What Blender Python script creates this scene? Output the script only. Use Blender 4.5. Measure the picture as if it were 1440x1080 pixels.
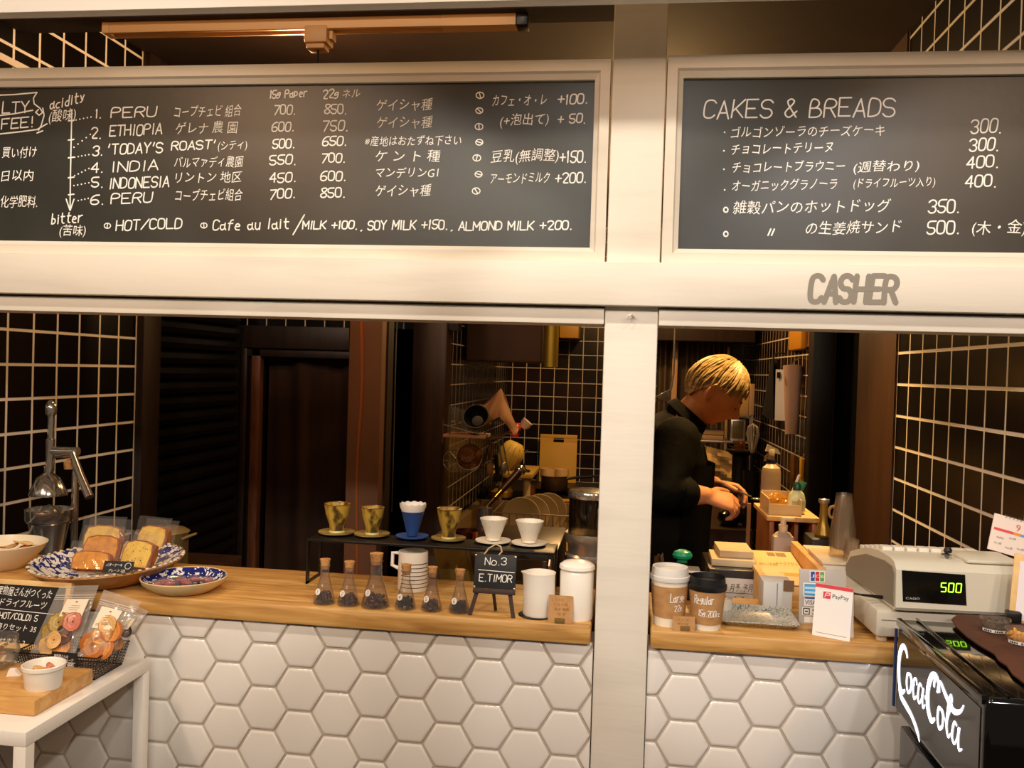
import bpy, bmesh, math, random
from mathutils import Vector, Matrix, Euler, noise as mnoise
for _o in list(bpy.data.objects): bpy.data.objects.remove(_o)
SC = bpy.context.scene
COL = SC.collection
random.seed(7)
# ---------------------------------------------------------------- camera
YAW, PIT, ROL, FPX = 0.128261265, -0.0158605375, 0.0302810652, 1232.61
CAM = Vector((0, -1.75, 1.5))
_cy, _sy, _cp, _sp = math.cos(YAW), math.sin(YAW), math.cos(PIT), math.sin(PIT)
FWD = Vector((-_sy*_cp, _cy*_cp, _sp))
_r0 = Vector((_cy, _sy, 0)); _u0 = _r0.cross(FWD)
RT = _r0*math.cos(ROL) + _u0*math.sin(ROL)
UP = _u0*math.cos(ROL) - _r0*math.sin(ROL)
cd = bpy.data.cameras.new('camera'); cam = bpy.data.objects.new('camera', cd); COL.objects.link(cam)
cd.sensor_width = 36; cd.lens = FPX/1440*36; cd.clip_start = 0.02; cd.clip_end = 60
cam.matrix_world = Matrix(((RT.x, UP.x, -FWD.x, CAM.x), (RT.y, UP.y, -FWD.y, CAM.y), (RT.z, UP.z, -FWD.z, CAM.z), (0, 0, 0, 1)))
SC.camera = cam
SC.view_settings.view_transform = 'Standard'; SC.view_settings.look = 'None'
SC.view_settings.gamma = 1; SC.view_settings.use_curve_mapping = False
SC.view_settings.exposure = -0.12
SC.cycles.max_bounces = 8; SC.cycles.transparent_max_bounces = 24
SC.cycles.caustics_reflective = False; SC.cycles.caustics_refractive = False
SC.cycles.sample_clamp_indirect = 4.0
SC.cycles.use_denoising = True
def ray(x, y): return FWD + RT*((x-720)/FPX) - UP*((y-540)/FPX)
def at(x, y, Y): d = ray(x, y); return CAM + d*((Y-CAM.y)/d.y)       # photo direction met at depth Y
def on(x, y, Z): d = ray(x, y); return CAM + d*((Z-CAM.z)/d.z)       # ... at height Z
def ax(x, y, X): d = ray(x, y); return CAM + d*((X-CAM.x)/d.x)       # ... on the plane X
def mpp(P): return (Vector(P)-CAM).dot(FWD)/FPX                      # metres one photo pixel spans at P
# ---------------------------------------------------------------- world and lamps
w = bpy.data.worlds.new('room_world'); SC.world = w; w.use_nodes = True
w.node_tree.nodes['Background'].inputs[0].default_value = (1.0, 0.80, 0.60, 1)
w.node_tree.nodes['Background'].inputs[1].default_value = 0.11
def spot(name, loc, aim, power, size, blend, col, rad=0.05):
    l = bpy.data.lights.new(name, 'SPOT'); l.energy = power; l.spot_size = math.radians(size); l.spot_blend = blend
    l.color = col; l.shadow_soft_size = rad
    o = bpy.data.objects.new(name, l); COL.objects.link(o); o.location = loc
    o.rotation_euler = (Vector(aim)-Vector(loc)).to_track_quat('-Z', 'Y').to_euler()
    return o
def area(name, loc, aim, power, sx, sy, col):
    l = bpy.data.lights.new(name, 'AREA'); l.shape = 'RECTANGLE'; l.size = sx; l.size_y = sy; l.energy = power; l.color = col
    o = bpy.data.objects.new(name, l); COL.objects.link(o); o.location = loc
    o.rotation_euler = (Vector(aim)-Vector(loc)).to_track_quat('-Z', 'Y').to_euler()
    return o
def point(name, loc, power, rad, col):
    l = bpy.data.lights.new(name, 'POINT'); l.energy = power; l.shadow_soft_size = rad; l.color = col
    o = bpy.data.objects.new(name, l); COL.objects.link(o); o.location = loc
    return o
WARM = (1.0, 0.88, 0.75)
AMB = (1.0, 0.58, 0.22)
# shop spotlights on the ceiling in front of the counter
for i, (x, p) in enumerate(((-1.45, 38), (-0.45, 38), (0.55, 40), (1.3, 28))):
    spot('shop_spotlight', (x, -1.15, 2.95), (x*0.92, -0.02, 1.2), p, 110, 0.6, WARM, 0.06)
for x, p, c in ((-1.75, 72, (1.0, .88, .75)), (-0.85, 72, (1.0, .90, .79)), (0.05, 72, (1.0, .93, .86)), (0.9, 80, (1.0, .96, .96))):
    spot('shop_spotlight', (x, -2.9, 2.62), (x*.96, .05, 1.0), p*.84, 39, .12, c, .05)
spot('shop_spotlight', (0.7, -2.8, 2.45), (-1.78, .75, 1.12), 95, 27, .3, (1.0, .92, .82), .05)
spot('shop_spotlight', (-1.3, -2.8, 2.45), (.867, .70, 1.16), 95, 25, .3, (1.0, .95, .90), .05)
# area fills added over the shop floor to lift the upper facade
area('shop_fill', (-1.75, -2.5, 2.7), (0, 0, 1.9), 21, .5, .3, (1.0, 0.58, 0.32))
area('shop_fill', (1.6, -2.9, 2.7), (.3, 0, 1.9), 17, .4, .3, (1.0, 0.62, 0.36))
# kitchen bulbs
point('kitchen_bulb', (0.0, 3.1, 2.25), 52, 0.06, AMB)
point('kitchen_bulb', (0.10, 2.0, 2.40), 22, 0.06, AMB)
spot('kitchen_spotlight', (0.62, 1.30, 2.45), (0.32, 1.20, 1.05), 210, 66, .5, (1.0, .60, .20), .05)
point('kitchen_bulb', (-1.0, 0.75, 2.42), 25, 0.06, (1, .58, .28))
# ---------------------------------------------------------------- mesh helpers
def s2l(c): return c/12.92 if c <= .04045 else ((c+.055)/1.055)**2.4
def hx(h): return tuple(s2l(int(h[i:i+2], 16)/255) for i in (0, 2, 4)) + (1,)
class MB:
    def __init__(s): s.v = []; s.f = []; s.mi = []; s.cur = 0; s.rc = 0
    def add(s, V, F, M=None):
        n = len(s.v)
        s.v += [(M @ Vector(p)) if M is not None else Vector(p) for p in V]
        s.f += [tuple(i+n for i in f) for f in F]; s.mi += [s.cur]*len(F)
        return s
    def box(s, x0, x1, y0, y1, z0, z1, bev=0, M=None, seg=2):
        bm = bmesh.new(); bmesh.ops.create_cube(bm, size=1)
        for v in bm.verts: v.co = Vector(((x0+x1)/2+v.co.x*(x1-x0), (y0+y1)/2+v.co.y*(y1-y0), (z0+z1)/2+v.co.z*(z1-z0)))
        if bev: bmesh.ops.bevel(bm, geom=bm.edges[:], offset=bev, segments=seg, profile=.5, affect='EDGES', clamp_overlap=True)
        bm.verts.index_update()
        s.add([v.co.copy() for v in bm.verts], [[v.index for v in f.verts] for f in bm.faces], M); bm.free(); return s
    def lathe(s, prof, n=32, c=(0, 0, 0), sx=1, sy=1, M=None, a0=0, a1=None):
        V = []; F = []; full = a1 is None; a1 = 2*math.pi if full else a1
        m = n if full else n+1; rings = []
        for r, z in prof:
            if r < 1e-6: rings.append([len(V)]); V.append((c[0], c[1], c[2]+z)); continue
            rings.append(list(range(len(V), len(V)+m)))
            for i in range(m):
                a = a0+(a1-a0)*i/n; V.append((c[0]+r*sx*math.cos(a), c[1]+r*sy*math.sin(a), c[2]+z))
        for A, B in zip(rings, rings[1:]):
            for i in range(n):
                j = (i+1) % m
                if len(A) == 1 and len(B) == 1: continue
                if len(A) == 1: F.append((A[0], B[j], B[i]))
                elif len(B) == 1: F.append((A[i], A[j], B[0]))
                else: F.append((A[i], A[j], B[j], B[i]))
        return s.add(V, F, M)
    def tube(s, pts, r, n=10, cap=True, closed=False, M=None, flat=1.0):
        P = [Vector(p) for p in pts]; k = len(P); R = [r]*k if not hasattr(r, '__len__') else r
        V = []; F = []; T = []
        for i in range(k):
            a = P[(i-1) % k] if (i or closed) else P[0]; b = P[(i+1) % k] if (i < k-1 or closed) else P[-1]
            T.append((b-a).normalized())
        u = T[0].orthogonal().normalized()
        if abs(T[0].z) < .9: u = (Vector((0, 0, 1)) - T[0]*T[0].z).normalized()
        for i in range(k):
            u = (u - T[i]*u.dot(T[i])).normalized(); b = T[i].cross(u)
            for j in range(n):
                a = 2*math.pi*j/n; V.append(P[i] + u*(R[i]*math.cos(a)*flat) + b*(R[i]*math.sin(a)))
        for i in range(k if closed else k-1):
            for j in range(n):
                A = i*n; B = ((i+1) % k)*n
                F.append((A+j, A+(j+1) % n, B+(j+1) % n, B+j))
        if cap and not closed:
            F.append(tuple(range(n-1, -1, -1))); F.append(tuple(range((k-1)*n, k*n)))
        return s.add(V, F, M)
    def rod(s, a, b, r, n=10, r2=None, M=None): return s.tube([a, b], [r, r if r2 is None else r2], n, M=M)
    def prism(s, poly, z0, z1, M=None):
        n = len(poly); V = [(x, y, z0) for x, y in poly]+[(x, y, z1) for x, y in poly]
        F = [tuple(range(n-1, -1, -1)), tuple(range(n, 2*n))]+[(i, (i+1) % n, n+(i+1) % n, n+i) for i in range(n)]
        return s.add(V, F, M)
    def ball(s, c, r, nu=16, nv=10, M=None):
        r = (r, r, r) if not hasattr(r, '__len__') else r
        prof = [(math.sin(math.pi*i/nv), -math.cos(math.pi*i/nv)) for i in range(nv+1)]
        prof[0] = (0, -1); prof[-1] = (0, 1)
        m = Matrix.Translation(c) @ Matrix.Diagonal((r[0], r[1], r[2], 1))
        return s.lathe(prof, nu, M=(M @ m) if M is not None else m)
    def sheet(s, fn, nu, nv, M=None):
        V = [fn(i/nu, j/nv) for j in range(nv+1) for i in range(nu+1)]
        F = [(j*(nu+1)+i, j*(nu+1)+i+1, (j+1)*(nu+1)+i+1, (j+1)*(nu+1)+i) for j in range(nv) for i in range(nu)]
        return s.add(V, F, M)
    def ribbon(s, pts, w, M=None):           # flat stroke in local xy plane with round ends
        P = [Vector((p[0], p[1], 0)) for p in pts]
        if len(P) == 1 or all((p-P[0]).length < 1e-7 for p in P):
            return s.add([P[0]+Vector((math.cos(a*.7854), math.sin(a*.7854), 0))*w*.6 for a in range(8)], [tuple(range(8))], M)
        if len(P) > 2 and not hasattr(w, '__len__'):        # break the stroke where it turns sharply
            for i in range(1, len(P)-1):
                if (P[i]-P[i-1]).length > 1e-7 and (P[i+1]-P[i]).length > 1e-7 and (P[i]-P[i-1]).angle(P[i+1]-P[i]) > .75:
                    s.ribbon(P[:i+1], w, M); return s.ribbon(P[i:], w, M)
        V = []; F = []
        for i, p in enumerate(P):
            t = (P[min(i+1, len(P)-1)]-P[max(i-1, 0)])
            t = t.normalized() if t.length > 1e-9 else Vector((1, 0, 0)); nn = Vector((-t.y, t.x, 0))
            W = w[i] if hasattr(w, '__len__') else w
            V += [p+nn*W/2, p-nn*W/2]
        for i in range(len(P)-1): F.append((2*i, 2*i+1, 2*i+3, 2*i+2))
        s.rc += 1; up_ = Vector((0, 0, (s.rc % 14)*2.5e-5))
        s.add([v+up_ for v in V], F, M)
        if not hasattr(w, '__len__'):
            for p in (P[0], P[-1]):
                s.rc += 1; up_ = Vector((0, 0, (s.rc % 14)*2.5e-5))
                s.add([p+up_+Vector((math.cos(a*1.0472), math.sin(a*1.0472), 0))*w/2 for a in range(6)], [tuple(range(6))], M)
        return s
def shift(*a): return Matrix.Translation(a)
def rot(ax_, deg): return Matrix.Rotation(math.radians(deg), 4, ax_)
def obj(name, mb, mats, parent=None, smooth=35, loc=None, rz=0):
    me = bpy.data.meshes.new(name); me.from_pydata([tuple(v) for v in mb.v], [], mb.f); me.update()
    bm = bmesh.new(); bm.from_mesh(me); bmesh.ops.recalc_face_normals(bm, faces=bm.faces[:]); bm.to_mesh(me); bm.free()
    if not isinstance(mats, (list, tuple)): mats = [mats]
    for m in mats: me.materials.append(m)
    if len(mats) > 1:
        for p, i in zip(me.polygons, mb.mi): p.material_index = i
    if smooth:
        me.polygons.foreach_set('use_smooth', [True]*len(me.polygons)); me.set_sharp_from_angle(angle=math.radians(smooth))
    o = bpy.data.objects.new(name, me); COL.objects.link(o)
    if parent: o.parent = parent
    if loc is not None: o.location = loc
    if rz: o.rotation_euler = (0, 0, math.radians(rz))
    return o
def tag(o, label, cat, group=None):
    o['label'] = label; o['category'] = cat
    if group: o['group'] = group
    return o
def thing(name, label, cat, loc, rz=0, group=None, rotm=None):
    o = bpy.data.objects.new(name, None); COL.objects.link(o); o.empty_display_size = .05
    o.location = loc; o.rotation_euler = (0, 0, math.radians(rz))
    if rotm is not None: o.rotation_euler = rotm.to_euler()
    return tag(o, label, cat, group)
def solo(name, mb, mats, label, cat, loc=(0, 0, 0), rz=0, group=None, smooth=35):
    return tag(obj(name, mb, mats, None, smooth, loc, rz), label, cat, group)
def struct(name, mb, mats, smooth=35):
    o = obj(name, mb, mats, None, smooth); o['kind'] = 'structure'; return o
def copy_tree(r, loc, rz=0, label=None, rots=None):
    def cp(o, par):
        c = o.copy(); COL.objects.link(c); c.parent = par
        for ch in list(o.children): cp(ch, c)
        return c
    c = cp(r, None); c.location = loc; c.rotation_euler = (0, 0, math.radians(rz))
    if label: c['label'] = label
    return c
# ---------------------------------------------------------------- materials
MATS = {}
def mat(name, col, rough=.5, metal=0, var=None, bump=None, coat=0, emis=None, spec=.5, trans=0, stretch=None, ior=1.45, sheen=0):
    if name in MATS: return MATS[name]
    m = bpy.data.materials.new(name); m.use_nodes = True; MATS[name] = m
    nt = m.node_tree; b = nt.nodes['Principled BSDF']
    c = hx(col) if isinstance(col, str) else col
    b.inputs['Base Color'].default_value = c; b.inputs['Roughness'].default_value = rough; b.inputs['Metallic'].default_value = metal
    b.inputs['Coat Weight'].default_value = coat; b.inputs['Specular IOR Level'].default_value = spec
    b.inputs['Transmission Weight'].default_value = trans; b.inputs['IOR'].default_value = ior
    b.inputs['Sheen Weight'].default_value = sheen
    if emis: b.inputs['Emission Color'].default_value = hx(emis[0]); b.inputs['Emission Strength'].default_value = emis[1]
    tc = nt.nodes.new('ShaderNodeTexCoord'); mp = nt.nodes.new('ShaderNodeMapping'); nt.links.new(tc.outputs['Object'], mp.inputs[0])
    if stretch: mp.inputs['Scale'].default_value = stretch
    if var:                                       # var = (other colour, scale, low, high)
        n = nt.nodes.new('ShaderNodeTexNoise'); n.inputs['Scale'].default_value = var[1]; n.inputs['Detail'].default_value = 6
        nt.links.new(mp.outputs[0], n.inputs['Vector'])
        r = nt.nodes.new('ShaderNodeValToRGB'); r.color_ramp.elements[0].position = var[2]; r.color_ramp.elements[1].position = var[3]
        r.color_ramp.elements[0].color = c; r.color_ramp.elements[1].color = hx(var[0])
        nt.links.new(n.outputs[0], r.inputs[0]); nt.links.new(r.outputs[0], b.inputs['Base Color'])
    if bump:
        n2 = nt.nodes.new('ShaderNodeTexNoise'); n2.inputs['Scale'].default_value = bump[0]; n2.inputs['Detail'].default_value = 4
        nt.links.new(mp.outputs[0], n2.inputs['Vector'])
        bp = nt.nodes.new('ShaderNodeBump'); bp.inputs['Strength'].default_value = bump[1]; bp.inputs['Distance'].default_value = bump[2] if len(bump) > 2 else .003
        nt.links.new(n2.outputs[0], bp.inputs['Height']); nt.links.new(bp.outputs[0], b.inputs['Normal'])
    return m
def clear(name, tint='ffffff', body=.0, rough=.03, gloss=.5, bodycol='ffffff', edge=.6):
    """thin clear glass or film: see-through, with a Fresnel reflection and an optional milky share"""
    if name in MATS: return MATS[name]
    m = bpy.data.materials.new(name); m.use_nodes = True; MATS[name] = m; nt = m.node_tree; nt.nodes.clear()
    out = nt.nodes.new('ShaderNodeOutputMaterial'); t = nt.nodes.new('ShaderNodeBsdfTransparent'); t.inputs[0].default_value = hx(tint)
    lf = nt.nodes.new('ShaderNodeLayerWeight'); lf.inputs[0].default_value = .5; rp = nt.nodes.new('ShaderNodeValToRGB')
    tc_ = hx(tint); rp.color_ramp.elements[0].position = .55; rp.color_ramp.elements[0].color = tc_; rp.color_ramp.elements[1].color = tuple(c*edge for c in tc_[:3])+(1,)
    nt.links.new(lf.outputs['Facing'], rp.inputs[0]); nt.links.new(rp.outputs[0], t.inputs[0])
    g = nt.nodes.new('ShaderNodeBsdfGlossy'); g.inputs['Roughness'].default_value = rough
    lw = nt.nodes.new('ShaderNodeLayerWeight'); lw.inputs[0].default_value = .5
    pw = nt.nodes.new('ShaderNodeMath'); pw.operation = 'POWER'; nt.links.new(lw.outputs['Facing'], pw.inputs[0]); pw.inputs[1].default_value = 3
    ma = nt.nodes.new('ShaderNodeMath'); ma.operation = 'MULTIPLY_ADD'; nt.links.new(pw.outputs[0], ma.inputs[0]); ma.inputs[1].default_value = gloss; ma.inputs[2].default_value = .05
    mx = nt.nodes.new('ShaderNodeMixShader'); nt.links.new(ma.outputs[0], mx.inputs[0])
    nt.links.new(t.outputs[0], mx.inputs[1]); nt.links.new(g.outputs[0], mx.inputs[2]); last = mx
    if body:
        d = nt.nodes.new('ShaderNodeBsdfDiffuse'); d.inputs[0].default_value = hx(bodycol)
        m2 = nt.nodes.new('ShaderNodeMixShader'); m2.inputs[0].default_value = body
        nt.links.new(mx.outputs[0], m2.inputs[1]); nt.links.new(d.outputs[0], m2.inputs[2]); last = m2
    nt.links.new(last.outputs[0], out.inputs[0]); return m
def nodes(name):
    m = bpy.data.materials.new(name); m.use_nodes = True; MATS[name] = m
    return m, m.node_tree, m.node_tree.nodes['Principled BSDF']
def wood(name, c1, c2, stretch, scale=9, rough=.45, c3=None):
    if name in MATS: return MATS[name]
    m, nt, b = nodes(name); L = nt.links.new
    tc = nt.nodes.new('ShaderNodeTexCoord'); mp = nt.nodes.new('ShaderNodeMapping'); mp.inputs['Scale'].default_value = stretch
    L(tc.outputs['Object'], mp.inputs[0])
    n1 = nt.nodes.new('ShaderNodeTexNoise'); n1.inputs['Scale'].default_value = scale; n1.inputs['Detail'].default_value = 8; n1.inputs['Distortion'].default_value = .6
    L(mp.outputs[0], n1.inputs['Vector'])
    r = nt.nodes.new('ShaderNodeValToRGB'); e = r.color_ramp.elements
    e[0].position = .32; e[0].color = hx(c1); e[1].position = .68; e[1].color = hx(c2)
    if c3: k = e.new(.5); k.color = hx(c3)
    L(n1.outputs[0], r.inputs[0]); L(r.outputs[0], b.inputs['Base Color']); b.inputs['Roughness'].default_value = rough
    bp = nt.nodes.new('ShaderNodeBump'); bp.inputs['Strength'].default_value = .25; bp.inputs['Distance'].default_value = .002
    L(n1.outputs[0], bp.inputs['Height']); L(bp.outputs[0], b.inputs['Normal']); return m
def grid_tile(name, axis, pu, pv, ou, ov, g, tile='0b0706', grout='cdbfae', rough=.25, tvar=None):
    """square tiles with pale joints; axis = the world axis the wall runs along"""
    m, nt, b = nodes(name); L = nt.links.new
    geo = nt.nodes.new('ShaderNodeNewGeometry'); sp = nt.nodes.new('ShaderNodeSeparateXYZ'); L(geo.outputs['Position'], sp.inputs[0])
    def line(sock, p, o):
        a = nt.nodes.new('ShaderNodeMath'); a.operation = 'SUBTRACT'; L(sock, a.inputs[0]); a.inputs[1].default_value = o - p/2
        d = nt.nodes.new('ShaderNodeMath'); d.operation = 'FLOORED_MODULO'; L(a.outputs[0], d.inputs[0]); d.inputs[1].default_value = p
        e = nt.nodes.new('ShaderNodeMath'); e.operation = 'SUBTRACT'; L(d.outputs[0], e.inputs[0]); e.inputs[1].default_value = p/2
        f = nt.nodes.new('ShaderNodeMath'); f.operation = 'ABSOLUTE'; L(e.outputs[0], f.inputs[0])
        return f.outputs[0]
    mn = nt.nodes.new('ShaderNodeMath'); mn.operation = 'MINIMUM'
    L(line(sp.outputs[axis], pu, ou), mn.inputs[0]); L(line(sp.outputs['Z'], pv, ov), mn.inputs[1])
    mr = nt.nodes.new('ShaderNodeMapRange'); mr.inputs['From Min'].default_value = g*.4; mr.inputs['From Max'].default_value = g*.6
    L(mn.outputs[0], mr.inputs[0])
    mx = nt.nodes.new('ShaderNodeMix'); mx.data_type = 'RGBA'; L(mr.outputs[0], mx.inputs[0])
    mx.inputs[6].default_value = hx(grout); mx.inputs[7].default_value = hx(tile)
    if tvar:
        n = nt.nodes.new('ShaderNodeTexNoise'); n.inputs['Scale'].default_value = 2.2; L(geo.outputs['Position'], n.inputs['Vector'])
        r = nt.nodes.new('ShaderNodeValToRGB'); r.color_ramp.elements[0].color = hx(tile); r.color_ramp.elements[1].color = hx(tvar)
        r.color_ramp.elements[0].position = .45; r.color_ramp.elements[1].position = .6
        L(n.outputs[0], r.inputs[0]); L(r.outputs[0], mx.inputs[7])
    L(mx.outputs[2], b.inputs['Base Color'])
    rr = nt.nodes.new('ShaderNodeMapRange'); rr.inputs['To Min'].default_value = .9; rr.inputs['To Max'].default_value = rough; L(mr.outputs[0], rr.inputs[0])
    L(rr.outputs[0], b.inputs['Roughness'])
    bp = nt.nodes.new('ShaderNodeBump'); bp.inputs['Strength'].default_value = .5; bp.inputs['Distance'].default_value = .002
    L(mr.outputs[0], bp.inputs['Height']); L(bp.outputs[0], b.inputs['Normal'])
    return m
WHITE = mat('painted_white_wood', 'e4dccc', .55, var=('cdc6b6', 5, .5, .8), bump=(40, .12), stretch=(.35, 1, 3))
BLACKM = mat('black_metal', '15120f', .4, .3)
STEEL = mat('brushed_steel', 'bdb5a8', .28, .8)
CHROME = mat('chrome', 'dcd8d0', .14, .92)
CHALK = mat('white_chalk', 'f2efe6', .9)
PAPER = mat('white_paper', 'f0e8dc', .8)
CERAMIC = mat('white_ceramic', 'efe8da', .25)
KRAFT = mat('kraft_paper', 'b98b56', .8, var=('a87a48', 60, .4, .7))
BLACKP = mat('black_plastic', '12100f', .4)
CORK = mat('cork', 'c9955a', .85, var=('a06c38', 90, .45, .6))
GLASS = clear('clear_glass', 'fbfaf7', .03, .02, .8, 'ffffff', .5)
INK = mat('black_ink', '181412', .8)
# ---------------------------------------------------------------- writing
_F = {
'A':'00 26 40;12 32','B':'00 06 26 35 34 23 03;23 33 42 41 30 00','C':'45 36 16 05 01 10 30 41','D':'00 06 26 45 41 20 00','E':'40 00 06 46;03 33',
'F':'00 06 46;03 33','G':'45 36 16 05 01 10 30 41 43 23','H':'00 06;40 46;03 43','I':'20 26','J':'36 31 20 10 01','K':'00 06;46 02;13 40','L':'06 00 40',
'M':'00 06 22 46 40','N':'00 06 40 46','O':'16 05 01 10 30 41 45 36 16','P':'00 06 36 45 44 33 03','Q':'16 05 01 10 30 41 45 36 16;22 40','R':'00 06 36 45 44 33 03;23 40',
'S':'45 36 16 05 04 13 33 42 41 30 10 01','T':'06 46;26 20','U':'06 01 10 30 41 46','V':'06 20 46','W':'06 10 24 30 46','X':'00 46;06 40','Y':'06 23 46;23 20','Z':'06 46 00 40',
'0':'16 05 01 10 30 41 45 36 16','1':'15 26 20','2':'05 16 36 45 44 00 40','3':'05 16 36 45 44 33 23;33 42 41 30 10 01','4':'30 36 02 42','5':'46 06 03 33 42 41 30 10 01',
'6':'46 26 04 01 10 30 41 42 33 13 02','7':'06 46 10','8':'23 05 16 36 45 23 02 01 10 30 41 42 23','9':'44 33 13 04 05 16 36 45 44 30',
'+':'21 25;03 43','-':'03 43','/':'00 46','.':'20','!':'26 22;20','(':'36 14 12 30','):':'',')':'16 34 32 10',',':'21 10',"'":'26 14','&':'40 05 16 26 35 02 01 10 20 42','_':'00 40',
'a':'33 23 03 01 10 20 31;34 31 40','b':'06 00;03 23 32 31 20 00','c':'33 13 02 01 10 30','d':'36 30;33 13 02 01 10 30','e':'02 32 33 14 02 01 10 30','f':'36 26 15 10;04 34',
'g':'33 13 02 01 11 32 34;34 30','h':'06 00;03 23 32 30','i':'10 14;15','l':'16 10','m':'00 04;03 13 22 20;22 33 42 40','n':'00 04;03 24 33 30','o':'14 02 01 10 30 41 43 24 14',
'p':'04 00;04 24 33 32 21 01','r':'00 04;03 24 34','s':'34 14 03 32 31 20 00','t':'16 11 20 30;04 34','u':'04 01 10 20 31;34 30','y':'04 12 21;34 10 00','k':'06 00;34 01;12 30'}
_F['g'] = '34 14 03 02 12 33;34 31 20 00'
_CURVY = set('CDGOQRPBSJU0235689&abcdeghmnoprstuf')
def _chaikin(p, it=2):
    for _ in range(it):
        if len(p) < 3: return p
        q = [p[0]]
        for a, b in zip(p, p[1:]): q += [a*.75+b*.25, a*.25+b*.75]
        p = q+[p[-1]]
    return p
def frame(o, U, V): # local writing frame: x along the line, y up, z out of the surface
    U = Vector(U); V = Vector(V); n = U.cross(V).normalized()
    return Matrix(((U.x, V.x, n.x, o[0]), (U.y, V.y, n.y, o[1]), (U.z, V.z, n.z, o[2]), (0, 0, 0, 1)))
def latin(mb, text, o, U, H, stroke, jit=.10, up=Vector((0, 0, 1))):
    """single-stroke handwriting: starts at o, spans U, letters H tall"""
    U = Vector(U); L = U.length; ux = U/L; M = frame(o, ux, up)
    units = sum(3 if c == ' ' else 2.2 if c in "I.,'!()il1" else 5.2 if c in 'mMW' else 4.6 for c in text) + .8*(len(text)-1)
    k = L/units; x = 0; rnd = random.Random(text)
    for ch in text:
        wd = 3 if ch == ' ' else 2.2 if ch in "I.,'!()il1" else 5.2 if ch in 'mMW' else 4.6
        g = _F.get(ch, '')
        dy = rnd.uniform(-jit, jit)*H*.5; sl = rnd.uniform(.02, .14)
        wx = 2.0/4 if ch in "I.,'!()il1" else wd/4.3
        for si, st in enumerate(g.split(';') if g else []):
            pts = [Vector((int(q[0]), int(q[1]), 0)) for q in st.split()]
            if ch in "I1il.!,'()": pts = [p-Vector((.0, 0, 0)) for p in pts]
            if ch in _CURVY: pts = _chaikin(pts)
            pp = [((x+p.x*wx)*k + p.y/6*H*sl, p.y/6*H+dy) for p in pts]
            mb.ribbon(pp, stroke, M @ shift(0, 0, .00012*si+.00004*(text.count(ch))))
        x += wd+.8
_G = {}
def glyphs(text):
    if text not in _G:
        c = bpy.data.curves.new('t', 'FONT'); c.body = text; c.size = 1; c.resolution_u = 2; c.offset = 0.0
        o = bpy.data.objects.new('t', c); COL.objects.link(o)
        dg = bpy.context.evaluated_depsgraph_get(); dg.update()
        me = bpy.data.meshes.new_from_object(o.evaluated_get(dg))
        V = [v.co.copy() for v in me.vertices]; F = [tuple(p.vertices) for p in me.polygons]
        bpy.data.objects.remove(o); bpy.data.meshes.remove(me); bpy.data.curves.remove(c)
        _G[text] = (V, F)
    return _G[text]
def kana(mb, text, o, U, H, up=Vector((0, 0, 1)), slant=.12, wob=1):
    V, F = glyphs(text)
    if not V: return
    x0 = min(v.x for v in V); x1 = max(v.x for v in V); U = Vector(U); L = U.length; M = frame(o, U/L, up); k = L/(x1-x0)
    ph = len(text)*1.7
    mb.add([((v.x-x0)*k+v.y*H*slant, v.y*H*1.02+H*.05*wob*math.sin((v.x-x0)*2.3+ph), 0) for v in V], F, M)
def typed(mb, text, o, U, H=None, up=Vector((0, 0, 1))):
    V, F = glyphs(text); x0 = min(v.x for v in V); x1 = max(v.x for v in V); y0 = min(v.y for v in V); y1 = max(v.y for v in V)
    U = Vector(U); k = U.length/(x1-x0); h = H/(y1-y0) if H else k
    mb.add([((v.x-x0)*k, (v.y-y0)*h, 0) for v in V], F, frame(o, U.normalized(), up))
# ================================================================ the setting
FLOORM = mat('dark_floor', '4a382a', .6, var=('5a4636', 3, .4, .7))
b = MB().box(-3.2, 2.2, -4.0, 6.0, -.05, 0); struct('floor', b, FLOORM)
DARKW = wood('dark_stained_wood', '1c0f08', '2e1a0e', (6, 6, .6), 6, .5)
BROWNW = mat('brown_painted_wood', '80583f', .6, var=('6e4830', 3, .35, .7), stretch=(1, 1, .5))
DKCEIL = mat('dark_ceiling', '2a1a11', .8, var=('3a2517', 3, .4, .7))
b = MB().box(-2.4, 1.6, 0.13, 4.8, 2.62, 2.70); struct('ceiling', b, DKCEIL)
TL = grid_tile('black_tile_left', 'Y', .112, .1018, .586, 1.574, .0086, grout='f0e8da')
TR = grid_tile('black_tile_right', 'Y', .117, .1005, 1.206, 1.592, .0082, grout='f0e8da')
TB = grid_tile('black_tile_back', 'X', .1005, .1005, .0, 1.52, .0055, tile='0d0806', tvar='2a1508')
TC = grid_tile('black_tile_partition', 'X', .097, .097, .02, 1.652, .0055)
# left side wall: tiles, a post, a shuttered doorway
b = MB().box(-1.90, -1.78, .02, 1.262, 0, 2.62); struct('wall_left', b, TL)
b = MB().box(-1.79, -1.772, .02, 1.262, 2.33, 2.35); struct('trim_left', b, WHITE)
b = MB().box(-1.86, -1.752, 1.262, 1.385, 0, 2.62, .004); struct('trim_post_left', b, DARKW)
b = MB()
for i in range(40):
    z = .02+i*.062
    b.tube([(-1.84, 1.385, z), (-1.84, 2.2, z)], .03, 8)
struct('door_shutter', b, mat('black_shutter', '0c0806', .5, .2))
b = MB().box(-1.95, -1.88, 1.38, 2.31, 0, 2.62); struct('wall_left_back', b, mat('black_wall', '0a0706', .8))
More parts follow.
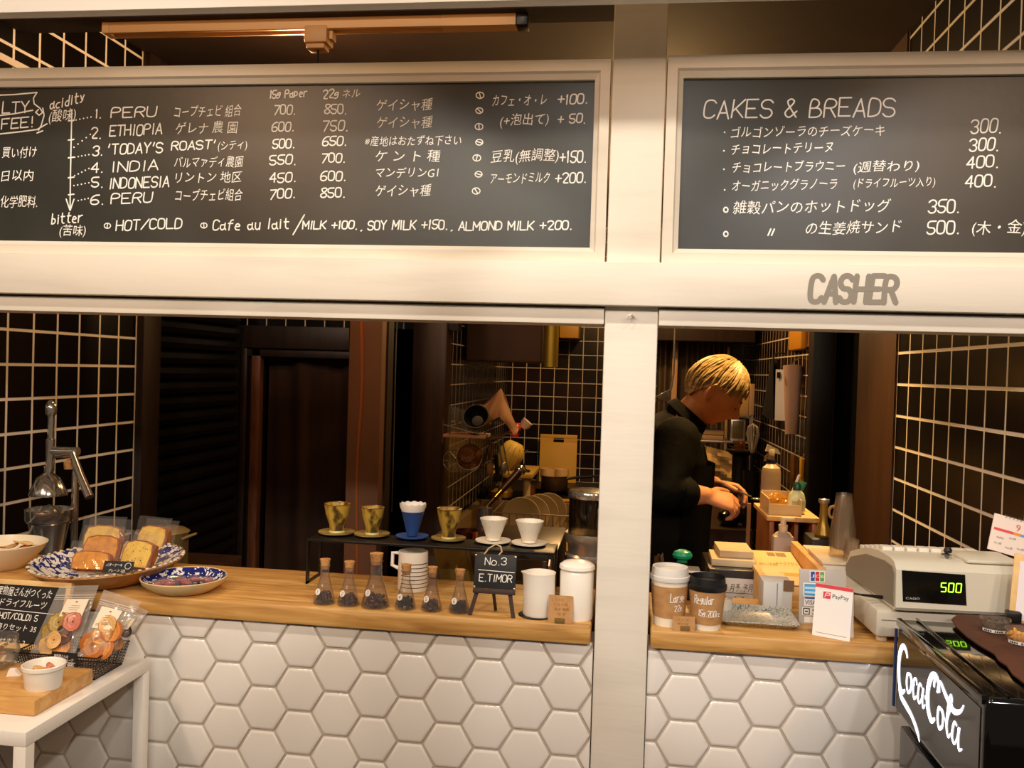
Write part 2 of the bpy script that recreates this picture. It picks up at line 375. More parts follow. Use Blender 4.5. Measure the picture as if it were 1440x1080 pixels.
# wall that closes the seating side kitchen, with two dark doorways
YP = 2.3
def colx(x, y=600): return at(x, y, YP).x
ztop = at(425, 459, YP).z
xa, xb, xc, xd = -1.88, colx(361), colx(491), colx(545)
b = MB().box(xa, colx(640), YP, YP+.1, ztop-.0, 2.62); struct('wall_partition', b, TC)
b = MB().box(xa, xb, YP, YP+.1, 0, ztop); b.box(xc, xd, YP, YP+.1, 0, ztop); b.box(colx(600), colx(612), YP, YP+.1, 0, ztop)
struct('wall_partition_panels', b, mat('black_wall', '0a0706', .8))
b = MB().box(colx(345), colx(492), YP-.05, YP, at(425, 491, YP-.05).z, ztop-.002, .004)
b.box(colx(345), colx(492), YP-.03, YP, at(425, 503, YP).z, at(425, 491, YP-.05).z, .003)
struct('door_lintel', b, DARKW)
b = MB().box(colx(355), colx(367), YP-.03, YP+.02, 0, at(425, 492, YP).z, .003); struct('door_frame', b, wood('worn_red_brown_wood', '5e3520', '7a4a2e', (8, 8, .8), 7))
b = MB().box(colx(341), colx(349.5), YP-.04, YP, 0, at(345, 470, YP).z, .004); struct('trim_door_left', b, DARKW)
# brown curtain in the doorway
def curt(u, v):
    x = colx(367)+(colx(492)-colx(367))*u
    return (x, YP+.06+.022*math.sin(u*9.5+.6)+.01*math.sin(u*23+v*2), .05+(at(425, 494, YP).z-.05)*v)
b = MB().sheet(curt, 60, 12)
solo('curtain', b, mat('brown_curtain_cloth', '3c2416', .9, var=('2c190e', 6, .35, .7)), 'dark brown cloth curtain filling the doorway left of the tall brown post', 'curtain')
# tall post
P0, P1 = at(488, 600, 1.65), at(534, 600, 1.65)
b = MB().box(P0.x, P1.x, 1.65, 1.65+.14, 0, 2.62, .004); struct('trim_post', b, BROWNW)
b = MB()
xs = at(509, 470, 1.645).x
b.tube([(xs-.006*math.sin(t*.9)*1, 1.648, 2.0-.11*t) for t in range(14)], [.0085-.0004*t for t in range(14)], 6)
o = obj('wood_crack', b, mat('orange_raw_wood', 'b4622a', .8)); o['kind'] = 'structure'
b = MB().box(at(536, 600, 1.75).x, at(546, 600, 1.75).x, 1.72, 1.8, 0, 2.62); struct('trim_post_back', b, DARKW)
# cord hanging in the dark doorway
p = at(557, 480, 2.2); b = MB().tube([(p.x+.02, 2.2, 2.62), p, at(553, 640, 2.2), at(551, 720, 2.2)], .0035, 6)
solo('cord', b, mat('grey_cord', '8a8078', .5), 'thin grey cord hanging in the dark doorway right of the post', 'cord')
b = MB().box(-3.2, 2.2, 5.95, 6.0, 0, 2.7); b.box(-3.2, -.844-.14, 3.1, 3.14, 0, 2.62); b.box(-2.0, -1.95, 2.3, 3.1, 0, 2.62); struct('wall_far', b, MATS['black_wall'])
b = MB().box(1.55, 1.6, -.0, 6.0, 0, 2.7); b.box(.98, 1.6, 2.55, 2.6, 0, 2.62); b.box(.98, 1.6, .14, .2, 0, 2.62); struct('wall_right_outer', b, MATS['black_wall'])
# kitchen corridor
XK = -.844; YB = 4.5
b = MB().box(XK-.14, XK, YP, YB, 0, 2.62); struct('wall_kitchen_left', b, grid_tile('black_tile_kitchen', 'Y', .1005, .1005, 4.5, 1.52, .0055, tile='0d0806'))
b = MB().box(XK-.15, XK+.012, YP-.03, YP+.1, 0, 2.62, .006); struct('trim_kitchen_left', b, wood('brown_post_wood', '2c190d', '402614', (8, 8, .8), 6))
b = MB().box(-1.0, 1.0, YB, YB+.1, 0, 2.62); struct('wall_back', b, TB)
b = MB().box(.867, .98, .2, 1.206, 0, 2.62); struct('wall_right', b, TR)
b = MB().box(.867, .98, 2.54, YB, 0, 2.62); struct('wall_kitchen_right', b, grid_tile('black_tile_inner', 'Y', .1005, .1005, 2.54, 1.618, .0065, tile='1a0e07', tvar='332010'))
b = MB().box(.86, .98, 1.206, 1.66, 0, 2.62); struct('wall_right_panel', b, wood('brown_wall_panel', '3d2411', '4c2e17', (6, 6, .5), 4))
b = MB().box(.90, .98, 1.66, 2.54, 2.12, 2.62); b.box(1.05, 1.1, 1.6, 2.6, 0, 2.62); struct('wall_right_doorway', b, mat('black_wall', '0a0706', .8))
b = MB().box(.855, .95, 2.44, 2.545, 0, 2.3, .004); struct('door_frame_right', b, mat('black_frame_wood', '100a07', .5))
# ---------------------------------------------------------------- white timber front
XL, XR = -2.3, 1.75
b = MB().box(-.0445, .0605, .0, .12, 0, 2.62, .004)
struct('pillar', b, WHITE)
b = MB().box(XL, XR, -.03, .10, 1.632, 1.717, .003); beam = struct('beam', b, WHITE)
b = MB(); latin(b, 'CASHER', at(1138, 424.5, -.0305), at(1261, 425.5, -.0305)-at(1138, 424.5, -.0305), 37*mpp(at(1200, 405, -.03)), .0102, jit=.03)
o = obj('painted_lettering', b, mat('grey_paint', '8d867a', .8), beam, 0); o['label'] = 'grey hand painted word CASHER'
for x0, x1 in ((XL, -.0455), (.0615, XR)):
    b = MB().box(x0, x1, -.006, .09, 1.596, 1.628, .002); struct('trim_1' if x0 < -1 else 'trim_2', b, WHITE)
# header board, proud of the front
HZ = at(500, 15.5, -.17).z
b = MB().box(XL, XR, -.20, -.17, HZ, HZ+.30, .002); struct('trim_header', b, mat('white_header_board', 'f0ebe0', .5))
b = MB().box(XL, XR, .0, .10, 2.36, 2.40); struct('trim_top', b, DKCEIL)
# hexagon tiles under the counters
HEXM = mat('white_glazed_tile', 'e9e3da', .12, coat=.3, bump=(14, .06, .004), var=('e0d9ce', 1.6, .4, .7))
GROUT = mat('grey_grout', 'b9aea0', .9)
a0, a1 = at(474.3, 942.5, .015), at(686.3, 957.8, .015)
HS = (a1.x-a0.x)/6.0           # hexagon side: four columns are six sides
HH = HS*math.sqrt(3)
def hexwall(name, x0, x1, z0, z1, anchor):
    bm = MB(); bm.cur = 0; bm.box(x0, x1, .016, .09, 0, z1)
    bm.cur = 1
    g = .0028
    i0, i1 = math.floor((x0-anchor.x)/(1.5*HS))-1, math.ceil((x1-anchor.x)/(1.5*HS))+1
    for i in range(i0, i1+1):
        cx = anchor.x+i*1.5*HS
        for j in range(-14, 4):
            cz = anchor.z+(j+(.5 if i % 2 else 0))*HH
            poly = [(cx+HS*math.cos(k*math.pi/3), cz+HS*math.sin(k*math.pi/3)) for k in range(6)]
            # inset for the joint, then clip to the panel
            poly = [(cx+(x-cx)*(1-g/HS*1.15), cz+(z-cz)*(1-g/HS*1.15)) for x, z in poly]
            def clip(P, f):
                out = []
                for q, r in zip(P, P[1:]+P[:1]):
                    a, c = f(q), f(r)
                    if a >= 0: out.append(q)
                    if (a >= 0) != (c >= 0): t = a/(a-c); out.append((q[0]+(r[0]-q[0])*t, q[1]+(r[1]-q[1])*t))
                return out
            for f in (lambda q: q[0]-x0, lambda q: x1-q[0], lambda q: q[1]-z0, lambda q: z1-q[1]):
                poly = clip(poly, f) if poly else []
            if len(poly) < 3: continue
            mx = sum(p[0] for p in poly)/len(poly); mz = sum(p[1] for p in poly)/len(poly)
            r = max(math.hypot(p[0]-mx, p[1]-mz) for p in poly)
            if r < .012: continue
            s1 = max(.2, 1-.0022/r); s2 = max(.1, 1-.0065/r)
            n = len(poly); V = []
            for yy, sc in ((.0165, 1), (.0125, 1), (.0112, s1), (.0106, s2)): V += [(mx+(p[0]-mx)*sc, yy, mz+(p[1]-mz)*sc) for p in poly]
            F = []
            for L_ in range(3): F += [(L_*n+k, L_*n+(k+1) % n, (L_+1)*n+(k+1) % n, (L_+1)*n+k) for k in range(n)]
            F.append(tuple(range(3*n, 4*n)))
            bm.add(V, F)
    return struct(name, bm, [GROUT, HEXM], 50)
hexwall('wall_front_left', -1.9, -.0465, 0, .957, a0)
hexwall('wall_front_right', .062, 1.3, 0, .959, at(962, 980.8, .015))
# counters
OAK = wood('oak_counter', 'a8783e', 'd6a866', (1.2, 14, 14), 5, .42, 'c2924e')
ZC = .996
def slab(x0, x1, y0, y1, z0, z1):
    m = MB().box(x0, x1, y0, y1, z0, z1, .005); return m
solo('counter_top', slab(-1.86, -.052, -.006, .30, .957, ZC), OAK, 'long oak counter slab left of the white pillar, carrying the flasks', 'counter')
solo('counter_top', slab(.066, .86, -.006, .30, .959, ZC), OAK, 'shorter oak counter slab right of the white pillar under the cash register', 'counter')
WALNUT = wood('brown_worktop', '2a190e', '402716', (2, 10, 10), 5, .4)
solo('side_worktop', MB().box(-1.775, -1.20, .305, .92, .825, .88, .004).box(-1.77, -1.23, .33, .9, 0, .825), WALNUT, 'dark brown side worktop along the left tiled wall behind the platter', 'counter')

hk = at(890, 446, 0)
solo('bent_hook', MB().tube([(0, .0, .0), (0, -.012, .001), (-.004, -.020, .004), (-.009, -.020, .001), (-.010, -.017, -.005)], .0022, 8), WHITE, 'small bent screw hook painted white on the pillar under the beam', 'hook', (hk.x, .0, hk.z))
# pillar_hook
# ================================================================ chalk boards, light track
BOARDM = mat('green_black_chalkboard', '2b2b26', .34, var=('42423b', 2.2, .4, .75), bump=(60, .05))
FRAMEM = mat('white_frame_wood', 'e2d8c6', .55, var=('cfc5b2', 6, .5, .75), stretch=(.4, 1, 2))
def chalkboard(label, x0, x1, z0, z1, ix0, ix1, iz0, iz1):
    t = thing('chalkboard', label, 'chalkboard', ((x0+x1)/2, 0, z0))
    ox, oz = (x0+x1)/2, z0
    b = MB().box(ix0-.02-ox, ix1+.02-ox, .016, .03, iz0-.02-oz, iz1+.02-oz); obj('panel', b, BOARDM, t)
    # moulded frame: flat outer band and a bevelled inner lip
    O = [(x0, z0), (x1, z0), (x1, z1), (x0, z1)]; I = [(ix0, iz0), (ix1, iz0), (ix1, iz1), (ix0, iz1)]
    rings = []
    for t_, y in ((0, .05), (0, -.004), (.62, -.006), (.72, .000), (1, .006), (1, .05)):
        rings.append([((o[0]+(i[0]-o[0])*t_)-ox, y, (o[1]+(i[1]-o[1])*t_)-oz) for o, i in zip(O, I)])
    V = [p for r in rings for p in r]; F = []
    for k in range(5): F += [(k*4+j, k*4+(j+1) % 4, (k+1)*4+(j+1) % 4, (k+1)*4+j) for j in range(4)]
    obj('frame', MB().add(V, F), FRAMEM, t, 20)
    return t
B1 = chalkboard('long framed chalkboard drink menu left of the white pillar', -1.9, -.048, 1.7185, 2.119, -1.86, -.0785, 1.7485, 2.082)
B2 = chalkboard('framed chalkboard cake and bread menu above the cashier opening', .063, 1.7, 1.7185, 2.124, .0945, 1.66, 1.7487, 2.083)
YW = .0152
def bw(board, items, w=1.9):
    o = board.location; marks = MB()
    for it in items:
        k = it[0]; m = MB()
        if k in 'LK':
            _, text, xa, ya, xb, yb, h = it
            p, q = at(xa, ya, YW)-o, at(xb, yb, YW)-o; H = h*mpp(at(xa, ya, YW))
            if k == 'L': latin(m, text, p, q-p, H, w*mpp(at(xa, ya, YW)))
            else: kana(m, text, p+Vector((0, 0, H*.1)), q-p, H*.98)
            obj('chalk_writing', m, CHALK, board, 0)
            continue
        if k == 'S': strokes = [it[1]]; ww = w
        else:
            x, y, r = it[1:]; ang = (x*7+y*3) % 2 + .3; ww = 1.5
            strokes = [[(x+r*math.cos(a*.4488+.2), y+r*.8*math.sin(a*.4488+.2)) for a in range(15)],
                       [(x+r*.8*math.cos(ang), y+r*.8*math.sin(ang)), (x-r*.8*math.cos(ang), y-r*.8*math.sin(ang))]]
        for si, st in enumerate(strokes):
            P = [at(x, y, YW)-o for x, y in st]
            marks.ribbon([(p.x, p.z) for p in P], ww*mpp(at(*st[0], YW)), Matrix(((1, 0, 0, 0), (0, 0, 1, P[0].y-.0002*si), (0, 1, 0, 0), (0, 0, 0, 1))))
    if marks.f: obj('chalk_marks', marks, CHALK, board, 0)
def dots(xa, ya, xb, yb, n): return [('S', [(xa+(xb-xa)*i/(n-1), ya+(yb-ya)*i/(n-1))]) for i in range(n)]
bw(B1, [('L', 'LTY', 3, 160, 41, 158, 16), ('L', 'FEE!', 2, 182, 48, 178, 14), ('S', [(-8, 134), (20, 133), (52, 130), (47, 138), (48, 146), (56, 152), (60, 158), (55, 162), (50, 158), (54, 154)]),
        ('S', [(-6, 163), (20, 160), (46, 155)]), ('S', [(60, 152), (62, 162), (58, 176), (54, 183)]), ('S', [(-6, 189), (30, 185), (52, 182), (66, 174)]), ('S', [(52, 187), (60, 184)])])
bw(B1, [('L', 'acidity', 70, 154, 120, 143, 14), ('K', '(酸味)', 68, 174, 106, 168, 19)])
bw(B1, [('S', [(101, 154), (100, 200), (99, 250), (98.5, 295)]), ('S', [(93, 280), (98.5, 296), (104, 280)])] + [('S', [(96, y), (104, y-1)]) for y in (170, 197, 222, 250, 274)]
   + dots(107, 168.6, 128, 164.5, 5) + dots(104, 207, 127, 189, 5) + dots(105, 221, 125, 217.5, 5) + dots(105, 247, 125, 237, 5) + dots(104, 261, 125, 257, 5) + dots(110, 282, 124, 279, 4))
for row in (
  [('L', '1.', 134, 166.5, 143, 166, 12), ('L', 'PERU', 156, 165.5, 220, 163.5, 14)], [('L', '2.', 128, 194.6, 143, 194, 15), ('L', 'ETHIOPIA', 154, 191.5, 228, 188.5, 14.5)],
  [('L', '3.', 130, 219, 145, 218.5, 13.5), ('L', "'TODAY'S", 151, 217, 229, 214, 14)], [('L', '4.', 128, 242, 146, 242, 13.5), ('L', 'INDIA', 156, 242, 223, 239, 14)],
  [('L', '5.', 128.5, 263.5, 146, 263, 13.5), ('L', 'INDONESIA', 153, 266, 238, 262, 14.5)], [('L', '6.', 127, 287, 147, 287, 13), ('L', 'PERU', 156, 286.5, 214, 284, 14)],
  [('K', 'コープチェビ 組合', 244.5, 166, 338.5, 164, 18)], [('K', 'ゲレナ 農 園', 246, 189.5, 333, 187, 18)], [('L', "ROAST'", 241, 211.5, 304, 209, 12), ('K', '(シティ)', 306, 212, 347, 210, 15)],
  [('K', 'バルマァディ農園', 244.5, 236.5, 340.5, 235, 17)], [('K', 'リントン 地区', 246, 258, 339, 256.5, 17)], [('K', 'コープチェビ組合', 246, 284, 340, 282, 18)],
  [('L', '15g Paper', 379, 138, 433, 136, 11), ('L', '22g', 454, 138.5, 477, 137.5, 12), ('K', 'ネル', 481, 138, 506, 137.5, 14)],
  [('L', '700.', 385, 161, 416, 161, 13), ('L', '850.', 456, 160, 488, 160, 13)], [('L', '600.', 382, 185, 414, 184, 12.5), ('L', '750.', 454, 185, 490, 184, 14)],
  [('L', '500.', 383, 209, 415, 207.5, 12.5), ('L', '650.', 453, 205.5, 488, 204, 12.5)], [('L', '550.', 379, 232, 417, 231, 13), ('L', '700.', 452, 228.5, 486, 228.5, 12.5)],
  [('L', '450.', 379, 257, 417, 255, 13), ('L', '600.', 450.5, 254, 487, 254, 13)], [('L', '700.', 379, 280, 416, 278, 13), ('L', '850.', 450.5, 278, 486, 277, 13)],
  [('K', 'ゲイシャ種', 528.5, 156.5, 607, 155, 18)], [('K', 'ゲイシャ種', 529, 181, 607, 180, 18)], [('K', '※産地はおたずね下さい', 512.5, 206, 648, 204, 15)], [('K', 'ケ ン ト 種', 527, 228, 618, 228, 18)],
  [('K', 'マンデリンG1', 527.5, 250.5, 615.5, 250, 16)], [('K', 'ゲイシャ種', 527, 277, 605, 276, 18)],
  [('B', 675, 134, 5.5), ('B', 674, 155.5, 5), ('B', 673.6, 178, 5.5), ('B', 674, 200, 5), ('B', 670.5, 222, 5.5), ('B', 673, 245, 5), ('B', 669.6, 268.5, 5.5)],
  [('K', 'カフェ・オ・レ', 692, 150, 768, 149, 18), ('L', '+100.', 784, 147, 827, 145, 13.5)], [('K', '(+泡出て)', 702.6, 178, 771, 175, 18), ('L', '+ 50.', 784, 174, 824, 172.5, 12.5)],
  [('K', '豆乳(無調整)', 690, 229.5, 785, 226, 19), ('L', '+150.', 787, 229, 825, 227.5, 16)], [('K', 'アーモンドミルク', 689, 260, 772, 257, 17), ('L', '+200.', 780.5, 258, 825, 256, 14)],
  [('L', 'bitter', 72.5, 315, 117, 312, 14), ('K', '(苦味)', 83, 333, 120, 331, 17)],
  [('B', 151, 317.5, 4.5), ('L', 'HOT/COLD', 163, 324, 256, 321, 14), ('B', 286.6, 317, 4.5), ('L', 'Cafe au lait', 299, 323.5, 408, 321, 14), ('S', [(412, 330), (428, 302)])],
  [('L', 'MILK +100.', 425.5, 322, 503, 322, 11), ('L', ',', 506, 325, 512, 325, 6), ('L', 'SOY MILK +150.', 517, 323.5, 630, 322, 12.5), ('L', ',', 633, 325, 639, 325, 6), ('L', 'ALMOND MILK +200.', 645, 324, 805, 323, 12)],
  [('K', '買い付け', 2.5, 223, 50.5, 222, 17)], [('K', '日以内', 1.5, 255.5, 46, 254, 17)], [('K', '化学肥料.', 0, 292, 52, 292, 18)]):
    bw(B1, row)
for row in (
  [('L', 'CAKES & BREADS', 988.5, 167, 1259, 163, 25)],
  [('S', [(1019, 186)]), ('K', 'ゴルゴンゾーラのチーズケーキ', 1027.5, 194.5, 1243, 191, 17)], [('S', [(1018, 212)]), ('K', 'チョコレートテリーヌ', 1027.5, 218, 1170, 215, 17)],
  [('S', [(1018, 238)]), ('K', 'チョコレートブラウニー', 1029, 244, 1187, 241, 17), ('K', '(週替わり)', 1199.6, 243, 1292, 240.5, 17)],
  [('S', [(1019, 267)]), ('K', 'オーガニックグラノーラ', 1029, 270, 1176, 266, 17), ('K', '(ドライフルーツ入り)', 1199.6, 265, 1314.5, 262.5, 15)],
  [('S', [(1020.7+3*math.cos(a*.6), 295+3.5*math.sin(a*.6)) for a in range(12)]), ('K', '雑穀パンのホットドッグ', 1030, 302, 1251, 298, 20)],
  [('S', [(1020.7+3*math.cos(a*.6), 329+3.5*math.sin(a*.6)) for a in range(12)]), ('S', [(1080, 331), (1084, 322)]), ('S', [(1085, 331), (1089, 322)]), ('K', 'の生姜焼サンド', 1132, 331, 1266, 328, 20)],
  [('L', '300.', 1365, 188, 1409, 186, 19)], [('L', '300.', 1363, 213, 1405, 211, 17)], [('L', '400.', 1359, 237, 1405, 234.5, 16)], [('L', '400.', 1357, 263.5, 1402, 262, 16)],
  [('L', '350.', 1305, 300.5, 1350, 299, 18)], [('L', '500.', 1303, 329.5, 1350, 328, 18), ('K', '(木・金)', 1366, 330, 1442, 329, 21)]):
    bw(B2, row, 2.1)
# light track under the dark ceiling inside
TRK = mat('beige_track', 'd8a468', .5)
pa, pb = at(143, 46, .55), at(725, 30, .55)
L = (pb-pa).length; zt = (pa.z+pb.z)/2
t = thing('light_track', 'long beige lighting track on the dark ceiling above the drink menu', 'light track', (pa.x, .55, zt))
m = MB().box(.02, L-.2, 0, .012, -.004, .026, .001).box(.02, L-.2, .034, .046, -.004, .026, .001).box(.02, L-.2, .0121, .0339, .010, .0258).box(0, .0199, 0, .046, -.004, .026).box(L-.1999, L, 0, .046, -.004, .026)
obj('rail', m, TRK, t)
px_ = at(445, 55, .55).x-pa.x
m = MB().box(px_-.035, px_+.03, -.004, .055, -.042, .006, .006).box(px_-.03, px_+.022, .002, .045, -.056, -.042, .004).box(px_+.03, px_+.042, .01, .04, -.03, -.005, .003)
ad = obj('plug_adapter', m, mat('beige_adapter', 'c8935a', .5), t)
m = MB().tube([(px_-.002, .02, -.055), (px_-.002, .02, -.2), (px_, .02, -.30)], .003, 6); obj('cord', m, BLACKP, t)
m = MB().box(.0, .002, .004, .04, -.02, -.005); 
solo('track_bracket', MB().box(0, .03, 0, .05, -.005, .04, .002), BLACKP, 'small black bracket at the right end of the light track', 'bracket', (pb.x+.002, .55, zt+.0))
m = MB().box(pa.x-.3, pb.x+.3, .52, .62, zt+.026, 2.62); struct('trim_ceiling_batten', m, DKCEIL)
# ================================================================ left: table, dried fruit, cakes, juicer
TZ = .866
TABW = mat('white_table_paint', 'eee6da', .35)
t = thing('side_table', 'white square-tube side table in front of the tiled counter, carrying dried fruit', 'table', (-1.30, -.2, 0))
m = MB().box(-.32, .32, -.20, .188, TZ-.026, TZ, .002); obj('tabletop', m, TABW, t)
for sx in (-1, 1):
    for sy in (-.1885, .1765):
        obj('leg', MB().box(sx*.3085-.0115, sx*.3085+.0115, sy-.0115, sy+.0115, 0, TZ-.0261, .001), TABW, t)
# thick wooden board
c1, c2 = on(52, 1009, TZ), on(128, 960, TZ)
XR_, YF_, YBK = (c1.x+c2.x)/2, c1.y, c2.y
BZ = TZ+.029
LW = wood('pale_board_wood', 'c08a48', 'dcae6c', (2, 9, 9), 5, .45, 'cf9c58')
solo('serving_board', MB().box(-.46, 0, 0, YBK-YF_, .0003, .029, .004), LW, 'thick pale wooden board at the front of the white side table', 'board', (XR_, YF_, TZ))
# ramekin
rk = on(61, 966, BZ); mp_ = mpp(rk)
t = thing('ramekin', 'white ramekin of dried fruit on the right end of the wooden board', 'ramekin', (rk.x, rk.y, BZ))
R = 28.5*mp_; Hh = .043
m = MB().lathe([(0, .0003), (R*.80, .0003), (R*.83, .003), (R*.93, Hh-.008), (R*.96, Hh-.008), (R, Hh-.006), (R, Hh), (R*.95, Hh+.001), (R*.90, Hh-.002), (R*.78, .006), (0, .005)], 40)
obj('bowl', m, CERAMIC, t)
ORNG = mat('dried_orange', 'd88a3c', .5, var=('c06a28', 120, .4, .7)); APR = mat('dried_apple', 'e0a860', .5, var=('c98440', 90, .4, .7)); PINK = mat('dried_grapefruit', 'd88a6c', .5, var=('b8604a', 90, .4, .7))
DPURP = mat('dried_fig', '5a3a34', .5, var=('3c2420', 90, .4, .7)); LIME = mat('dried_kiwi', 'a88a28', .5, var=('8a6a20', 90, .4, .7))
def fruit(name, inner, mid, rind):
    m, nt, b = nodes(name); L = nt.links.new
    tc = nt.nodes.new('ShaderNodeTexCoord'); ln = nt.nodes.new('ShaderNodeVectorMath'); ln.operation = 'LENGTH'; L(tc.outputs['Object'], ln.inputs[0])
    nz = nt.nodes.new('ShaderNodeTexNoise'); nz.inputs['Scale'].default_value = 160; L(tc.outputs['Object'], nz.inputs['Vector'])
    ma = nt.nodes.new('ShaderNodeMath'); ma.operation = 'MULTIPLY_ADD'; ma.inputs[1].default_value = .010; L(nz.outputs[0], ma.inputs[0]); L(ln.outputs['Value'], ma.inputs[2])
    mr = nt.nodes.new('ShaderNodeMapRange'); mr.inputs['From Min'].default_value = .006; mr.inputs['From Max'].default_value = .030; L(ma.outputs[0], mr.inputs[0])
    r = nt.nodes.new('ShaderNodeValToRGB'); e = r.color_ramp.elements; e[0].color = hx(inner); e[1].color = hx(rind); e[1].position = .78
    for p_, c_ in ((.2, mid), (.38, inner), (.52, mid), (.66, inner)): k = e.new(p_); k.color = hx(c_)
    L(mr.outputs[0], r.inputs[0]); L(r.outputs[0], b.inputs['Base Color']); b.inputs['Roughness'].default_value = .4
    return m
ORNG = fruit('dried_orange_slice', 'dc9850', 'c87c34', 'b06428'); PINK = fruit('dried_grapefruit_slice', 'dc8e74', 'c4705a', 'a85040'); LIME = fruit('dried_kiwi_slice', 'b89c48', '9c7c2c', '8a6820'); APR = fruit('dried_apple_slice', 'e2b878', 'd2a060', 'b47c44')
def slice_ring(r, th=.004, wob=.1, seed=0):
    rnd = random.Random(seed); m = MB(); n = 28
    ph = rnd.uniform(0, 6)
    V = []; F = []
    prof = [(.12, .3), (.5, .15), (.88, .2), (1.0, .6), (1.0, 1), (.88, 1.15), (.5, .6), (.12, .5)]
    for i in range(n):
        a = 2*math.pi*i/n; w_ = 1+wob*math.sin(2*a+ph)+.015*math.sin(9*a)
        for q, z in prof: V.append((r*q*w_*math.cos(a), r*q*w_*math.sin(a), th*z+r*.12*math.sin(2*a+ph)*q))
    k = len(prof)
    for i in range(n):
        for j in range(k): F.append((i*k+j, i*k+(j+1) % k, ((i+1) % n)*k+(j+1) % k, ((i+1) % n)*k+j))
    return m.add(V, F)
for i, (dx, dy, mt, s, rx, ry) in enumerate(((-.015, -.004, ORNG, .014, 30, 10), (-.006, .006, LIME, .012, -20, 25), (.014, .004, PINK, .013, 70, -20), (.002, -.01, APR, .013, 10, -15))):
    o = obj('fruit_piece', slice_ring(s, .003, .15, i), mt, t, 60); o.location = (dx, dy, .026+.003*i); o.rotation_euler = (math.radians(rx*.5), math.radians(ry*.5), i)
# glass jar with dried apple strips
gj = on(-10, 938, BZ)
t = thing('glass_jar', 'round glass jar of dried apple strips at the left end of the wooden board', 'jar', (gj.x, gj.y, BZ))
m = MB().lathe([(0, .0004), (.030, .0004), (.043, .012), (.046, .03), (.043, .05), (.0445, .058), (.042, .058), (.0405, .05), (.0435, .03), (.040, .013), (.028, .004), (0, .004)], 36); obj('jar_glass', m, GLASS, t)
for i in range(7):
    a = i*.9; m = MB()
    P = [(.024*math.cos(a+u*1.8)*(.7+.1*i % .4), .024*math.sin(a+u*1.8)*.9, .012+.005*i+.006*math.sin(u*4+i)) for u in [k/9 for k in range(10)]]
    obj('apple_strip', m.tube(P, .004, 8, flat=.5), APR if i % 2 else mat('pale_dried_apple', 'e6c690', .5), t, 60)
gc = on(14, 905, TZ)
t = solo('drinking_glass', MB().lathe([(0, .0004), (.013, .0004), (.0142, .003), (.0150, .042), (.0138, .042), (.0128, .005), (0, .005)], 28), GLASS, 'small empty drinking glass in front of the framed black menu board', 'glass', (on(15, 905, BZ).x, on(15, 905, BZ).y, BZ))
tg = on(20, 950, BZ)
m = MB().prism([(-.012, 0), (.012, 0), (.002, .012), (-.008, .013)], -.006, .006, rot('X', 90) @ Matrix.Identity(4))
solo('paper_tag', m, PAPER, 'small folded white paper tag between glass jar and ramekin', 'tag', (tg.x, tg.y, BZ+.0003), 20)
# framed black menu board standing at the back of the table
A, Bq = at(-44, 812, -.055), at(105, 817.5, -.055); C_ = at(88, 905, -.10)
U = (Bq-A); Ln = U.length; ang = math.degrees(math.atan2(U.y, U.x)); Hs = Bq.z-(TZ+.031)
lean = rot('X', -14)
t = thing('menu_board', 'black hand lettered menu board in a pale wood frame behind the wooden board', 'sign', (A.x, -.055-math.tan(math.radians(14))*Hs*1.0-.01, TZ+.0295), 0)
t.rotation_euler = (0, 0, 0)
def lm(M=None): return lean
Hs2 = Hs/math.cos(math.radians(14))
PINE = wood('pine_frame', 'd9ab66', 'ecc98a', (6, 6, 6), 4, .5)
m = MB().box(.008, Ln-.008, .003, .009, .008, Hs2-.008, M=lean); obj('black_panel', m, mat('matt_black_board', '1c1714', .7), t)
m = MB().box(0, Ln, 0, .012, 0, .011, .001, lean).box(0, Ln, 0, .012, Hs2-.011, Hs2, .001, lean).box(0, .011, 0, .012, .011, Hs2-.011, .001, lean).box(Ln-.011, Ln, 0, .012, .011, Hs2-.011, .001, lean)
m.box(-.0, .02, .012, .05, 0, .008, 0)
obj('frame', m, PINE, t)
def bl(x, z): return lean @ Vector((x, .0024, z))
def signline(text, x0, x1, z, h, fn):
    m = MB(); u = lean.to_3x3() @ Vector((x1-x0, 0, -.02*(x1-x0)))
    upv = lean.to_3x3() @ Vector((0, 0, 1))
    if fn == 'K': kana(m, text, bl(x0, z), u, h, upv, .2)
    else: latin(m, text, bl(x0, z), u, h, .0016, .08, upv)
    obj('chalk_writing', m, CHALK, t, 0)
k_ = Ln/149.0   # metres per photo pixel along the board
def bx_(px): return (px+44)*k_
def bz_(py): return Hs2-(py-814)*k_*1.06
signline('果物屋さんがつくった', bx_(3), bx_(79), bz_(832), .020, 'K')
signline('ドライフルーツ', bx_(10), bx_(74), bz_(845), .0175, 'K')
m = MB(); m.ribbon([(0, 0), (Ln-.02, 0)], .0013, frame(bl(.01, bz_(848)), lean.to_3x3() @ Vector((1, 0, -.03)), lean.to_3x3() @ Vector((0, 0, 1)))); obj('chalk_writing', m, CHALK, t, 0)
signline('コーヒー', bx_(-34), bx_(7), bz_(860), .015, 'K'); signline('(HOT/COLD) 5', bx_(10), bx_(66), bz_(860), .012, 'L')
signline('持ち帰りセット 35', bx_(-8), bx_(66), bz_(872), .0145, 'K')
signline('(コーヒー付ます) 2', bx_(-20), bx_(54), bz_(888), .0135, 'K')
